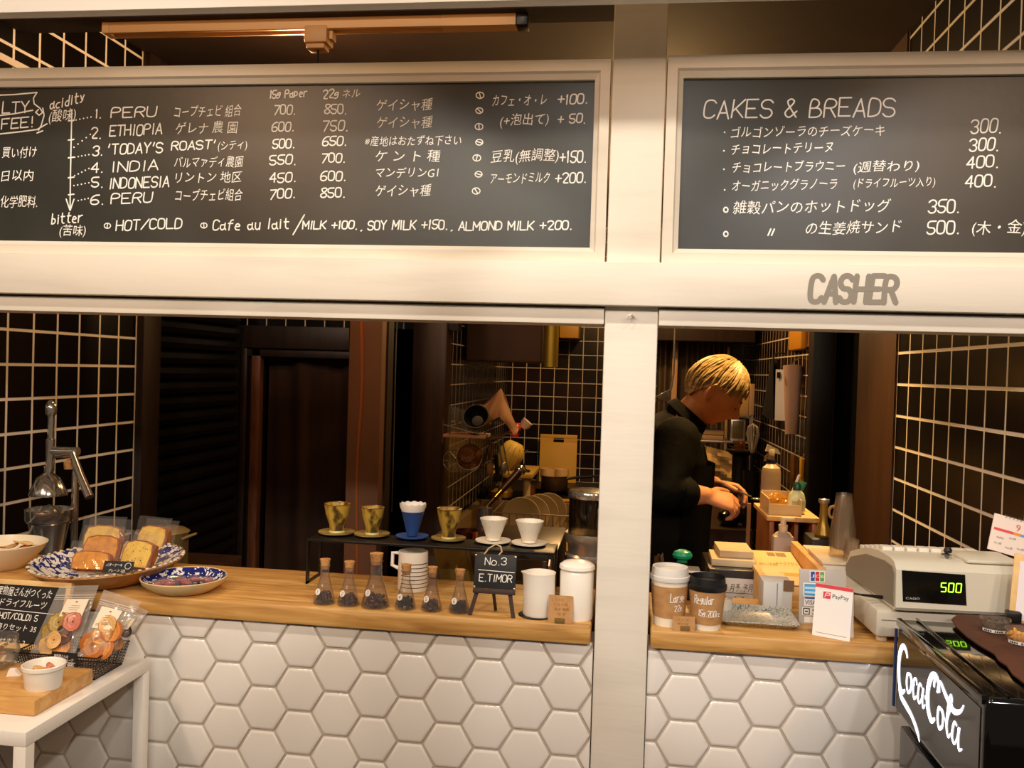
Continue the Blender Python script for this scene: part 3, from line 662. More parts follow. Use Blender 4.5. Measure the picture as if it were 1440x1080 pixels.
# wire basket
q1, q2 = on(133, 957, TZ), on(172, 935, TZ); q0x = at(30, 950, q1.y).x
W_ = q1.x-q0x; D_ = min(q2.y-q1.y, -.045-q1.y)
bkx, bky = q0x, q1.y
t = thing('wire_basket', 'dark wire mesh basket holding the dried fruit bags on the white table', 'basket', (bkx, bky, TZ))
def gridmat():
    m, nt, b = nodes('dark_wire_mesh'); L = nt.links.new
    tc = nt.nodes.new('ShaderNodeTexCoord'); mp = nt.nodes.new('ShaderNodeMapping'); mp.inputs['Rotation'].default_value = (0, 0, 0)
    b.inputs['Base Color'].default_value = hx('4a3c32'); b.inputs['Metallic'].default_value = .6; b.inputs['Roughness'].default_value = .4
    return m
WIRE = gridmat()
m = MB(); fl = .010; hb = .045
nx = int(W_/.005); ny = int(D_/.005)
def cor(f, u, v):  # basket wall point: side f, along u, height v
    o = fl*v
    if f == 0: return (-o+(W_+2*o)*u, -o, hb*v+.002)
    if f == 1: return (W_+o, -o+(D_+2*o)*u, hb*v+.002)
    if f == 2: return (-o+(W_+2*o)*u, D_+o, hb*v+.002)
    return (-o, -o+(D_+2*o)*u, hb*v+.002)
for f in range(4):
    n = nx if f in (0, 2) else ny
    for i in range(n+1): m.tube([cor(f, i/n, 0), cor(f, i/n, 1)], .0007, 4)
    for j in range(1, 8): m.tube([cor(f, 0, j/8), cor(f, 1, j/8)], .0007, 4)
for i in range(0, nx+1, 2): m.tube([(W_*i/nx, 0, .002), (W_*i/nx, D_, .002)], .0006, 4)
for i in range(0, ny+1, 2): m.tube([(0, D_*i/ny, .002), (W_, D_*i/ny, .002)], .0006, 4)
obj('mesh', m, WIRE, t, 0)
m = MB(); m.tube([cor(0, 0, 1), cor(0, 1, 1), cor(1, 1, 1), cor(2, 0, 1)], .0016, 8, closed=True); m.tube([(0, 0, .002), (W_, 0, .002), (W_, D_, .002), (0, D_, .002)], .0016, 8, closed=True)
obj('rim', m, mat('dark_wire', '2a211c', .4, .6), t)
# zip bags of dried fruit
FILM = clear('clear_film', 'fbf9f5', .14, .12, .42, 'efe6da')
LABELP = mat('cream_label', 'ecdcc0', .7)
def bag(label, c00, c10, c11, c01, fruits, lab, grp='bags of dried fruit in the basket'):
    c00, c10, c11, c01 = [Vector(c) for c in (c00, c10, c11, c01)]
    base = (c00+c10)/2; t = thing('dried_fruit_bag', label, 'bag', base, 0, grp)
    q = [c-base for c in (c00, c10, c11, c01)]
    nrm = (q[1]-q[0]).cross(q[3]-q[0]).normalized()
    def P(u, v, d=0): return q[0]*(1-u)*(1-v)+q[1]*u*(1-v)+q[2]*u*v+q[3]*(1-u)*v+nrm*d
    def pil(u, v): return max(0, math.sin(math.pi*min(1, max(0, u))))**.6*max(0, math.sin(math.pi*min(1, v/.82)) if v < .82 else 0)**.6
    def wr(u, v): return .0012*math.sin(u*17+v*9)+.001*math.sin(v*31-u*6)
    m = MB()
    m.sheet(lambda u, v: P(u, v, .008*pil(u, v)+wr(u, v)*(.3+pil(u, v))), 18, 26); m.sheet(lambda u, v: P(u, v, -.008*pil(u, v)-.0004), 10, 16)
    obj('film', m, FILM, t, 80)
    m = MB()
    for v in (.80, .825, .86): m.tube([P(0.02, v, .001), P(.98, v, .001)], .0011, 6)
    obj('zip_strip', m, clear('zip_plastic', 'ffffff', .35, .1, .5, 'f4eee4'), t)
    R3 = Matrix(((q[1]-q[0]).normalized().to_tuple(), nrm.cross((q[1]-q[0]).normalized()).to_tuple(), nrm.to_tuple())).transposed().to_4x4()
    for i, (u, v, s, mt, tw) in enumerate(fruits):
        p = P(u, v, .001+.0016*i)
        o = obj('fruit_slice', slice_ring(s, .0028, .06, i+int(u*99)), mt, t, 60); o.matrix_local = Matrix.Translation(p) @ R3 @ rot('Z', tw)
    u0, u1, v0, v1 = lab
    m = MB().add([P(u0, v0, .0096), P(u1, v0, .0096), P(u1, v1, .0056), P(u0, v1, .0056), P(u0, v0, .0100), P(u1, v0, .0100), P(u1, v1, .0060), P(u0, v1, .0060)],
                 [(0, 1, 2, 3), (4, 5, 6, 7), (0, 1, 5, 4), (1, 2, 6, 5), (2, 3, 7, 6), (3, 0, 4, 7)])
    lb = obj('label', m, LABELP, t, 0)
    m = MB()
    for k, (a, bb) in enumerate(((.35, .7), (.28, .72), (.32, .66))):
        v = v0+(v1-v0)*(.62-.12*k); ua, ub = u0+(u1-u0)*a, u0+(u1-u0)*bb
        d = .0104-.004*(v-v0)/(v1-v0); M = frame(P(ua, v, d), (q[1]-q[0]).normalized(), (q[3]-q[0]).normalized())
        m.ribbon([(0, 0), ((q[1]-q[0]).length*(ub-ua), 0)], .0007, M)
    for k in range(2):
        v = v0+(v1-v0)*(.13+.08*k); M = frame(P(u0+(u1-u0)*.12, v, .0101), (q[1]-q[0]).normalized(), (q[3]-q[0]).normalized())
        m.ribbon([(0, 0), ((q[1]-q[0]).length*(u1-u0)*.7, 0)], .0009, M)
    obj('print', m, mat('brown_print', '8a6a50', .8), lb, 0)
    m = MB(); m.add([P(u0+(u1-u0)*(.5+.06*math.cos(a)), v0+(v1-v0)*.84+.012*math.sin(a), .0068) for a in [k*.785 for k in range(8)]], [tuple(range(8))])
    obj('logo', m, mat('red_print', 'c03a2c', .8), lb, 0)
    return t
YB0 = bky
bag('tall zip bag of mixed dried fruit, left one in the wire basket', at(40, 922, YB0+.012), at(104, 924, YB0+.012), at(139, 823, YB0+.062), at(84, 824, YB0+.062),
    [(.34, .13, .019, APR, 0), (.66, .15, .020, ORNG, 40), (.32, .32, .020, LIME, 10), (.64, .30, .018, DPURP, 70), (.42, .47, .021, LIME, 20), (.76, .48, .020, PINK, 0), (.5, .22, .016, APR, 60)], (.38, .92, .55, .80))
bag('zip bag of dried orange slices with a cream label, middle one in the wire basket', at(107, 928, YB0+.010), at(152, 926, YB0+.012), at(199, 846, YB0+.055), at(146, 829, YB0+.058),
    [(.34, .20, .027, ORNG, 0), (.68, .18, .024, ORNG, 40), (.50, .38, .021, APR, 10), (.74, .45, .022, ORNG, 30), (.55, .54, .018, APR, 70)], (.16, .72, .46, .78))
bag('zip bag of dried fruit half hidden at the right end of the wire basket', at(152, 922, YB0+.044), at(172, 912, YB0+.046), at(209, 860, YB0+.066), at(184, 847, YB0+.072),
    [(.4, .2, .013, ORNG, 0), (.6, .45, .012, DPURP, 10)], (.3, .7, .5, .75))
# price card on the basket
p0, p1 = at(73, 916, bky-.0135), at(108, 917, bky-.0135); mm_ = mpp(p0)
t = thing('price_card', 'small black price card clipped to the front of the wire basket', 'price card', (p0.x, bky-.0125, p0.z-25*mm_), 0)
w_ = p1.x-p0.x; h_ = 25*mm_
obj('card', MB().box(0, w_, -.0010, 0, 0, h_), mat('black_card', '1a1614', .7), t)
def cardline(txt, x0, x1, z, h, k='K'):
    m = MB()
    (kana if k == 'K' else latin)(m, txt, Vector((w_*x0, -.0013, h_*z)), Vector((w_*(x1-x0), 0, 0)), h_*h, *(() if k == 'K' else (.0009,)))
    obj('chalk_writing', m, CHALK, t, 0)
cardline('果物屋さんの', .08, .66, .70, .2); cardline('ドライフルーツ', .2, .86, .5, .2); cardline('180g 650.', .3, .92, .24, .14, 'L'); cardline('1pc 240.', .25, .92, .06, .14, 'L')
m = MB().ribbon([(0, 0), (w_*.9, 0)], .0009, frame((w_*.05, -.0013, h_*.44), Vector((1, 0, 0)), Vector((0, 0, 1)))); obj('chalk_writing', m, CHALK, t, 0)
# ---------------------------------------------------------------- plates on the counter
def plate_mat(name, base, blue, scale, thr, rimcol):
    m, nt, b = nodes(name); L = nt.links.new
    tc = nt.nodes.new('ShaderNodeTexCoord')
    v = nt.nodes.new('ShaderNodeTexVoronoi'); v.inputs['Scale'].default_value = scale; v.feature = 'F1'
    n = nt.nodes.new('ShaderNodeTexNoise'); n.inputs['Scale'].default_value = scale*.8; n.inputs['Detail'].default_value = 3
    ad = nt.nodes.new('ShaderNodeMix'); ad.data_type = 'VECTOR'; ad.inputs[0].default_value = .04
    L(tc.outputs['Object'], n.inputs['Vector']); L(tc.outputs['Object'], ad.inputs[4]); L(n.outputs['Color'], ad.inputs[5]); L(ad.outputs[1], v.inputs['Vector'])
    r = nt.nodes.new('ShaderNodeValToRGB'); r.color_ramp.interpolation = 'CONSTANT'; e = r.color_ramp.elements
    e[0].position = 0; e[0].color = hx(base); e[1].position = thr; e[1].color = hx(blue)
    L(v.outputs['Distance'], r.inputs[0]); L(r.outputs[0], b.inputs['Base Color']); b.inputs['Roughness'].default_value = .15
    return m
RIMM = mat('earthenware', 'c08a4a', .5, var=('a87038', 30, .4, .7))
pc = on(154, 786, 1.041)
t = thing('platter', 'large blue and white patterned platter of wrapped cake slices left of the small dish', 'platter', (pc.x, pc.y, ZC+.0005))
pr = [(0, .006), (.05, .006), (.098, .012), (.128, .030), (.147, .046), (.150, .046)]; SY = 1.26
m = MB().lathe(pr, 56, sy=SY); obj('glazed_face', m, plate_mat('platter_pattern', 'e6e0d6', '2a3070', 70, .56, ''), t)
m = MB().lathe([(.150, .046), (.151, .042), (.132, .024), (.102, .004), (.085, .0), (0, .0)], 56, sy=SY); obj('underside', m, RIMM, t)
m = MB()
for i in range(60):
    a = 2*math.pi*i/60; m.ball((.149*math.cos(a), .149*SY*math.sin(a), .0465), (.0048, .0048, .003), 6, 4)
obj('scalloped_rim', m, mat('cream_glaze', 'dccfb4', .3, var=('6a5030', 40, .5, .56)), t)
PLZ = ZC+.013
CRUST = mat('baked_crust', 'a85c1c', .7, var=('7e3f12', 80, .4, .7), bump=(120, .3)); CRUMB1 = mat('orange_cake_crumb', 'e69a28', .8, var=('c07a20', 60, .4, .7), bump=(150, .3))
CRUMB2 = mat('yellow_cake_crumb', 'f2cc5a', .8, var=('d0a038', 50, .45, .7), bump=(150, .3))
WRAP = clear('wrapper_film', 'fbf8f2', .05, .08, .5, 'f4ece0')
def cake(label, c, w, h, d, mt, rz, tilt, dots_=False):
    t = thing('cake_slice', label, 'cake', c, rz, 'wrapped cake slices on the platter')
    T = rot('X', -tilt)
    poly = [(-w/2, 0), (w/2, 0), (w*.53, h*.6), (w*.46, h*.92), (w*.2, h*1.02), (-w*.2, h*1.02), (-w*.46, h*.92), (-w*.53, h*.6)]
    m = MB().prism(poly, -d/2, d/2, T @ rot('X', 90)); obj('crust', m, CRUST, t)
    pi = [(x*.93, z*.92+h*.025) for x, z in poly]
    m = MB().prism(pi, -d/2-.0012, d/2+.0012, T @ rot('X', 90)); obj('crumb', m, mt, t)
    if dots_:
        m = MB(); rr = random.Random(4)
        for _ in range(16):
            m.ball((rr.uniform(-w*.38, w*.38), -d/2-.0012, rr.uniform(h*.12, h*.85)), (.0016, .001, .0012), 6, 4, T)
        obj('raisins', m, mat('raisin', '3a2418', .5), t)
    def sur(u, v):
        x = (u-.5)*(w+.02); z = -.0+v*(h+.022)
        return T @ Vector((x, -d/2-.004-.0022*math.sin(u*3.1)*math.sin(v*3.1)+.0012*math.sin(u*25+v*13), z))
    m = MB().sheet(sur, 16, 14).sheet(lambda u, v: T @ Vector(((u-.5)*(w+.02), d/2+.004, v*(h+.022))), 4, 4)
    obj('wrapper', m, WRAP, t, 80)
def plp(px, py, z): return on(px, py, z)
q = plp(125, 803, PLZ+.004); k = mpp(q)
cake('flat orange cake slice in clear wrap at the front left of the platter', q+Vector((0, .006, 0)), 52*k, 26*k, .020, CRUMB1, 4, 25)
cake('second orange cake slice stacked behind the front one on the platter', q+Vector((.003, .034, .012)), 50*k, 38*k, .018, CRUMB1, 3, 25)
q = plp(135, 782, PLZ+.010); k = mpp(q)
cake('yellow cake slice in clear wrap at the back left of the platter', q+Vector((0, .02, .004)), 52*k, 38*k, .020, CRUMB2, 3, 22)
q = plp(190, 799, PLZ+.006); k = mpp(q)
cake('speckled yellow cake slice in clear wrap at the front right of the platter', q, 48*k, 38*k, .020, CRUMB2, -12, 26, True)
q = plp(207, 778, PLZ+.010); k = mpp(q)
cake('yellow cake slice in clear wrap at the back right of the platter', q+Vector((0, .015, .004)), 46*k, 34*k, .020, CRUMB2, -12, 22)
q = on(164, 806, PLZ+.026); k = mpp(q); w_ = 42*k; h_ = 17*k
t = thing('price_card', 'small black price card leaning on the front rim of the platter', 'price card', q+Vector((-w_/2, -.003, 0)), 8, None)
lean = rot('X', -30)
obj('card', MB().box(0, w_, -.0005, .0005, 0, h_, 0, lean), MATS['black_card'], t)
for txt, x0, x1, z, h in (('バターケーキ', .08, .62, .55, .3), ('プレーン 220', .2, .75, .1, .26)):
    m = MB(); kana(m, txt, lean @ Vector((w_*x0, -.0008, h_*z)), lean.to_3x3() @ Vector((w_*(x1-x0), 0, 0)), h_*h, lean.to_3x3() @ Vector((0, 0, 1))); obj('chalk_writing', m, CHALK, t, 0)
m = MB().tube([lean @ Vector((w_*(.82+.1*math.cos(a*.5)), -.0008, h_*(.6+.26*math.sin(a*.5)))) for a in range(13)], .0006, 5); obj('chalk_writing', m, CHALK, t, 0)
# small dish
dc = on(259, 812, ZC+.028); k = mpp(dc)
t = thing('dish', 'small dark blue dish with white leaf rim holding pink wrapped sweets', 'dish', (dc.x, dc.y, ZC+.0005))
Rr = 58*k
m = MB().lathe([(0, .006), (Rr*.6, .008), (Rr*.86, .018), (Rr*.97, .030)], 48, sy=1.02)
mt = plate_mat('dish_pattern', 'e4dfd8', '1c2468', 74, .40, ''); obj('glazed_face', m, mt, t)
m = MB().lathe([(Rr*.97, .030), (Rr*.985, .0315), (Rr, .030), (Rr*.96, .020), (Rr*.7, .003), (Rr*.6, 0), (0, 0)], 48, sy=1.02); obj('underside', m, mat('cream_earthenware', 'd8bb86', .4), t)
PK = mat('pink_sweet', 'a04858', .5, var=('7c2c3c', 120, .4, .65))
for i, (dx, dy, rz) in enumerate(((-.042, -.004, 20), (-.015, .012, -10), (.016, .018, 15), (.040, .030, 5), (-.020, -.025, 10), (.012, -.016, -15), (-.045, -.03, 30))):
    s = thing('wrapped_sweet', 'dark pink candy in clear wrap on the small blue dish', 'candy', dc+Vector((dx, dy, -.0175+.002*(i % 3))), rz, 'pink sweets on the small dish')
    obj('candy', MB().ball((0, 0, .006), (.013, .009, .006), 12, 8), PK, s)
    obj('wrapper', MB().tube([(-.022, 0, .006), (-.017, 0, .007), (-.012, 0, .007), (0, 0, .008), (.012, 0, .007), (.017, 0, .007), (.022, 0, .006)], [.007, .003, .008, .0095, .008, .003, .007], 10, cap=False), WRAP, s, 60)
# bowl of dried fruit behind the menu board
bc = on(0, 802, ZC+.055); bc.y = max(bc.y, .15); bc.x = at(0, 800, bc.y).x; k = mpp(bc); Rb = 60*k
t = thing('fruit_bowl', 'cream bowl of dried fruit behind the black menu board', 'bowl', (bc.x, bc.y, ZC+.0005))
m = MB().lathe([(0, 0), (Rb*.5, 0), (Rb*.55, .004), (Rb*.9, .040), (Rb, .058), (Rb*.97, .059), (Rb*.86, .042), (Rb*.5, .010), (0, .008)], 44); obj('bowl', m, mat('cream_ceramic', 'e4d6b8', .3), t)
for i, (dx, dy, mt) in enumerate(((.03, -.02, APR), (.05, .0, ORNG), (.06, .02, DPURP), (.01, .01, APR), (-.03, .0, ORNG), (.035, .03, mat('pale_dried_apple', 'e6c690', .5)), (.0, -.04, LIME))):
    o = obj('fruit_piece', slice_ring(.021, .004, .2, i+20), mt, t, 60); o.location = (dx, dy, .036+.003*i); o.rotation_euler = (.25*math.sin(i*2.1), .25*math.cos(i*1.7), i)
# ---------------------------------------------------------------- citrus press
WT = .88
jc = at(68, 760, .60); k = mpp(jc)
jz0 = WT
t = thing('citrus_press', 'tall chrome lever citrus press on the side worktop by the left tiled wall', 'juicer', (jc.x, jc.y, jz0))
def jz(py): return at(68, py, .60).z-jz0
def jx(px, py=680): return at(px, py, .60).x-jc.x
m = MB().lathe([(0, .0), (.075, 0), (.075, .012), (.03, .02), (.03, .03), (0, .03)], 32, sy=1); obj('base', m, CHROME, t)
cr = 31*k
m = MB().lathe([(.022, .03), (.036, .035), (cr*.62, .05), (cr*.86, jz(735)), (cr*.94, jz(733)), (cr, jz(730)), (cr, jz(716)), (cr*.94, jz(715)), (cr*.90, jz(726)), (0, jz(728))], 40); obj('cup', m, CHROME, t)
m = MB().lathe([(cr*.42, jz(726)), (cr*.40, jz(719)), (cr*.24, jz(712)), (0, jz(709))], 24); obj('reamer', m, STEEL, t)
cx_ = jx(68)
m = MB().lathe([(0, jz(700)), (25*k, jz(696)), (25*k, jz(692)), (15*k, jz(672)), (6*k, jz(665)), (6*k, jz(655)), (0, jz(655))], 36, c=(cx_, 0, 0)); obj('press_cone', m, CHROME, t)
m = MB().lathe([(0, jz(662)), (5.5*k, jz(662)), (6*k, jz(618)), (4.2*k, jz(616)), (4.2*k, jz(585)), (7*k, jz(582)), (8*k, jz(574)), (6*k, jz(566)), (3*k, jz(563)), (0, jz(562))], 24, c=(cx_+.004, 0, 0)); obj('rack_shaft', m, CHROME, t)
m = MB().tube([(cx_+.01, 0, jz(634)), (jx(110, 633), 0, jz(633))], 6*k, 16).tube([(jx(105, 633), -.01, jz(636)), (jx(122, 660), -.03, jz(664)), (jx(141, 690), -.05, jz(692))], [5*k, 5.5*k, 6*k], 14); obj('lever', m, CHROME, t)
m = MB().tube([(jx(91), .05, .02), (jx(91), .05, jz(656))], 5*k, 16).tube([(jx(91), .05, jz(640)), (cx_, .0, jz(640))], 5*k, 12); obj('column', m, CHROME, t)
obj('column_cap', MB().lathe([(0, jz(660)), (6.5*k, jz(660)), (7*k, jz(650)), (0, jz(646))], 16, c=(jx(88, 650), .03, 0)), CORK, t)
# pot
pc2 = on(233, 778, WT+.0); pc2 = Vector((at(233, 778, .62).x, .62, WT)); k = mpp(pc2)
t = thing('stew_pot', 'stainless steel lidded pot on the side worktop behind the platter', 'pot', (pc2.x, pc2.y, WT+.0005))
POTM = mat('warm_steel', 'a08a5c', .3, .35)
hp = at(233, 750, .62).z-WT
m = MB().lathe([(0, 0), (28*k, 0), (30*k, .006), (30*k, hp), (31*k, hp+.003), (29*k, hp+.003), (28.5*k, .01), (0, .01)], 40); obj('body', m, POTM, t)
m = MB().lathe([(31*k, hp+.003), (32*k, hp+.006), (26*k, hp+.014), (12*k, hp+.022), (0, hp+.024)], 40); obj('lid', m, POTM, t)
m = MB().lathe([(0, hp+.02), (4*k, hp+.02), (4*k, hp+.030), (8*k, hp+.032), (8*k, hp+.039), (0, hp+.041)], 20); obj('knob', m, BLACKP, t)
for s in (-1, 1):
    m = MB().tube([(s*29*k, -.02, hp-.01), (s*40*k, -.018, hp+.0), (s*43*k, 0, hp+.002), (s*40*k, .018, hp), (s*29*k, .02, hp-.01)], .004, 8); obj('handle', m, POTM, t)
# black burner at the far left of the side worktop
bcx = at(-14, 775, .42)
t = thing('countertop_burner', 'black countertop burner with bent wire rest left of the citrus press', 'stove', (bcx.x, .42, WT))
obj('body', MB().box(-.09, .075, -.07, .08, .0005, .045, .008), mat('black_enamel', '17120f', .3), t)
m = MB()
for dy in (-.05, .05): m.tube([(-.08, dy, .045), (-.08, dy, .07), (-.06, dy, .082), (.05, dy, .082), (.065, dy, .07), (.065, dy, .045)], .004, 8)
obj('pot_rest', m, BLACKM, t)
m = MB().lathe([(0, 0), (.012, 0), (.012, .012), (0, .012)], 16, M=shift(.03, -.07, .028) @ rot('X', 90)); obj('knob', m, STEEL, t)
# low wooden ledge behind the dish
m = MB().box(0, .03, 0, .6, 0, .03, .003)
# ================================================================ middle: riser with drippers, flasks, jugs
RZ = at(600, 764, .20).z
ra, rb = at(447, 757, .25), at(783, 770, .25)
t = thing('riser_shelf', 'low black metal riser on the counter carrying six coffee drippers', 'riser', ((ra.x+rb.x)/2, .22, ZC))
hw = (rb.x-ra.x)/2; hr = RZ-ZC
obj('shelf', MB().box(-hw, hw, -.045, .055, hr-.006, hr, .0015), BLACKM, t)
for s in (-1, 1):
    m = MB().box(s*hw-.004 if s > 0 else -hw, s*hw if s > 0 else -hw+.004, -.045, -.030, .0005, hr-.006).box(s*hw-.004 if s > 0 else -hw, s*hw if s > 0 else -hw+.004, .040, .055, .0005, hr-.006).box(s*hw-.004 if s > 0 else -hw, s*hw if s > 0 else -hw+.004, -.045, .055, .0005, .006)
    obj('leg', m, BLACKM, t)
RZ += .0006
OLIVE = mat('olive_brown_glaze', 'b4923a', .3, var=('4a3816', 46, .46, .60), stretch=(1, 1, .5)); OLRIM = mat('olive_saucer_glaze', '9c8348', .35, var=('6a5428', 30, .4, .7))
DEEPB = mat('blue_glaze', '2c4a86', .4)
WSPK = mat('speckled_white_glaze', 'ece4d2', .3, var=('c9bda6', 160, .62, .7))
def dripper(label, base, kind, top_w, h, sauc_w, k):
    t = thing('coffee_dripper', label, 'coffee dripper', base, 0, 'coffee drippers on the black riser')
    R = top_w/2*k; H = h*k; S = sauc_w/2*k
    if kind == 'olive': pr = [(0, .006), (R*.52, .006), (R*.56, H*.28), (R*.60, H*.34), (R*.86, H*.66), (R*.97, H*.95), (R, H), (R*.93, H), (R*.80, H*.66), (R*.5, H*.36), (0, H*.34)]
    elif kind == 'blue': pr = [(0, .006), (R*.46, .006), (R*.48, H*.16), (R*.98, H*.98), (R, H), (R*.92, H), (R*.42, H*.2), (0, H*.18)]
    else: pr = [(0, .006), (R*.50, .006), (R*.48, H*.2), (R*.54, H*.26), (R*.97, H*.94), (R, H), (R*.94, H), (R*.5, H*.34), (0, H*.3)]
    mt = OLIVE if kind == 'olive' else DEEPB if kind == 'blue' else WSPK
    obj('cone', MB().lathe(pr, 40), mt, t)
    obj('saucer', MB().lathe([(0, 0), (S*.75, 0), (S, .004), (S, .0065), (S*.7, .0045), (0, .004)], 40), OLRIM if kind == 'olive' else mt, t)
    if kind == 'olive':
        obj('rim', MB().tube([(R*.97*math.cos(a*.19635), R*.97*math.sin(a*.19635), H) for a in range(32)], .0013, 6, closed=True), mat('brown_rim_glaze', '6a4420', .3), t)
        obj('foot', MB().lathe([(R*.42, .0045), (R*.60, .0045), (R*.55, .0085), (R*.42, .0085)], 32), mat('pale_foot_glaze', 'c9bc78', .4), t)
    if kind == 'blue':
        n = 44; Rr = R*1.04
        V = []; F = []
        for j, (q, z) in enumerate(((.60, H*.45), (.92, H*.97), (1.10, H*1.16), (1.13, H*1.28))):
            for i in range(n):
                a = 2*math.pi*i/n; wv = 1+(.012 if i % 2 else -.012)*(j > 1)
                V.append((R*q*wv*math.cos(a), R*q*wv*math.sin(a), z+(.0016*math.sin(i*1.7) if j == 3 else 0)))
        for j in range(3): F += [(j*n+i, j*n+(i+1) % n, (j+1)*n+(i+1) % n, (j+1)*n+i) for i in range(n)]
        obj('paper_filter', MB().add(V, F), PAPER, t, 60)
    return t
for lab, px, py, kind, tw, h, sw in (
    ('olive brown glazed coffee dripper leftmost on the black riser', 476, 751, 'olive', 37, 42, 51),
    ('olive brown glazed coffee dripper beside the blue one with paper filter', 525, 754, 'olive', 33, 40, 50),
    ('blue coffee dripper with a white paper filter on the black riser', 580, 758, 'blue', 33, 38, 46),
    ('olive brown glazed coffee dripper between the blue and the white drippers', 632, 760, 'olive', 35, 44, 49),
    ('white speckled coffee dripper on its saucer next to the last olive one', 694, 764, 'white', 39, 34, 50),
    ('white speckled coffee dripper rightmost on the black riser', 744, 768, 'white', 40, 34, 50)):
    p = on(px, py-2, RZ); p.y = max(.185, min(.25, p.y)); dripper(lab, p, kind, tw, h, sw, mpp(p))
# flasks of beans
FBEAN = mat('roasted_bean', '3a1f12', .3, var=('5c3620', 200, .4, .65)); FBEAN2 = mat('dark_roasted_bean', '1e110b', .25)
FLG = clear('flask_glass', 'fbf8f4', .02, .02, .9, 'ffffff', .42)
def flask(num, px, py, wpx, hpx, ctop):
    base = on(px, py-2, ZC); base.y = max(base.y, .030); k = mpp(base); base.z = ZC+.0004
    t = thing('bean_flask', 'corked glass flask of coffee beans with round label number %d' % num, 'flask', base, 0, 'flasks of coffee beans along the counter edge')
    R = wpx/2*k; H = hpx*k; rn = R*.40; hn = H*.58; hg = H*.86
    out = [(0, 0), (R*.9, 0), (R, .004), (R*.98, .008), (rn*1.1, hn), (rn, hn+.004), (rn, hg-.003), (rn*1.22, hg-.001), (rn*1.22, hg)]
    inn = [(rn*.98, hg), (rn*.88, hg-.004), (rn*.88, hn+.004), (rn, hn-.002), (R*.9, .009), (R*.88, .003), (0, .002)]
    obj('glass', MB().lathe(out+inn, 36), FLG, t)
    obj('cork', MB().lathe([(0, hg-.008), (rn*.84, hg-.008), (rn*1.0, hg+.002), (rn*1.2, H), (0, H)], 24), CORK, t)
    m = MB(); rr = random.Random(num); nb = 60 if num != 3 else 80
    hb = H*.24
    for i in range(nb):
        z = .005+hb*.75*rr.random(); rm = (R*.86-(R-rn)*z/hn-.002)
        a = rr.uniform(0, 6.283); q = rm*math.sqrt(rr.random())
        M = Matrix.Translation((q*math.cos(a), q*math.sin(a), z)) @ Euler((rr.uniform(0, 3), rr.uniform(0, 3), rr.uniform(0, 3))).to_matrix().to_4x4()
        m.ball((0, 0, 0), (.0050, .0036, .0026), 8, 6, M)
    bo = obj('coffee_beans', m, FBEAN2 if num in (4, 6) else FBEAN, t); bo['kind'] = 'stuff'
    # round label stuck on the cone wall facing the room
    zc = H*.29; rl = 4.6*k; sl = (R*.98-rn*1.1)/(hn-.008); rr_ = R*.98-(zc-.008)*sl
    ang = math.radians(-90-28)
    T = Matrix.Translation((0, 0, zc)) @ rot('Z', math.degrees(ang)+90) @ shift(0, -rr_-.0006, 0) @ rot('X', -math.degrees(math.atan(sl)))
    lb = obj('label', MB().lathe([(0, 0), (rl, 0), (rl, .0004), (0, .0004)], 24, M=T @ rot('X', 90)), PAPER, t)
    m = MB(); tb = MB(); latin(tb, str(num), Vector((-rl*.28, -.0006, -rl*.5)), Vector((rl*.5, 0, 0)), rl*1.0, .0008); m.add([T @ v for v in tb.v], tb.f); obj('number', m, INK, lb, 0)
    m = MB()
    for j in range(3):
        z2 = zc+.011+.0025*j; r2 = R*.98-(z2-.008)*sl+.0002
        m.tube([(r2*math.cos(ang+.35+.06*q), r2*math.sin(ang+.35+.06*q), z2) for q in range(5)], .00035, 4)
    obj('print', m, CHALK, t, 0)
for a in ((1, 448, 856, 31, 62, 0), (2, 482, 859, 31, 61, 0), (3, 520, 862, 40, 75, 0), (4, 564, 864, 30, 62, 0), (5, 602, 866, 30, 61, 0), (6, 642, 868, 30, 60, 0)): flask(*a)
# striped mug
mg = on(577, 832, ZC); k = mpp(mg)
t = thing('mug', 'white mug with black pinstripes behind flasks four and five', 'mug', mg+Vector((0, .02, .0005)))
R = 21.5*k; H = 55*k
m = MB().lathe([(0, 0), (R*.96, 0), (R, .003), (R*.97, H), (R*.90, H), (R*.92, .006), (0, .006)], 40); obj('body', m, CERAMIC, t)
m = MB()
for j in range(7): m.tube([(R*1.001*math.cos(a*.13-2.2), R*1.001*math.sin(a*.13-2.2), H*(.12+.10*j)) for a in range(17)], .0007, 5)
obj('stripes', m, INK, t)
m = MB().tube([(-R*.92, 0, H*.92), (-R*1.4, 0, H*.92), (-R*1.42, 0, H*.60), (-R*.95, 0, H*.52)], .0045, 8); obj('handle', m, CERAMIC, t)
# easel sign
el, er = on(658, 868, ZC), on(723, 872, ZC); ey = max((el.y+er.y)/2, .012)
ec = Vector(((el.x+er.x)/2, ey, ZC+.0005)); k = mpp(ec)
t = thing('easel_sign', 'little black easel sign between flask six and the white jug', 'sign', ec)
lean = rot('X', -10); DKWOOD = mat('dark_brown_stand', '3a2a24', .6); SLATE = mat('slate_board', '1f1f1e', .6, var=('2d2d2b', 20, .4, .7))
def E(px, py, d=0): return lean @ Vector(((px-692)*k, d, (870-py)*k))
m = MB().box(-29*k, 31*k, -.002, .003, (870-832)*k, (870-784)*k, .002, lean); obj('slate', m, SLATE, t)
m = MB()
for xx in (-27.5, 29.5):
    for py_ in (830.5, 786.5):
        m.box(xx*k-.002, xx*k+.002, -.0026, -.0015, (870-py_)*k-.002, (870-py_)*k+.002, .0005, lean)
obj('corner_clips', m, STEEL, t)
m = MB().box(-29*k, 31*k, -.006, .006, (870-839)*k, (870-832.5)*k, .001, lean); obj('ledge', m, DKWOOD, t)
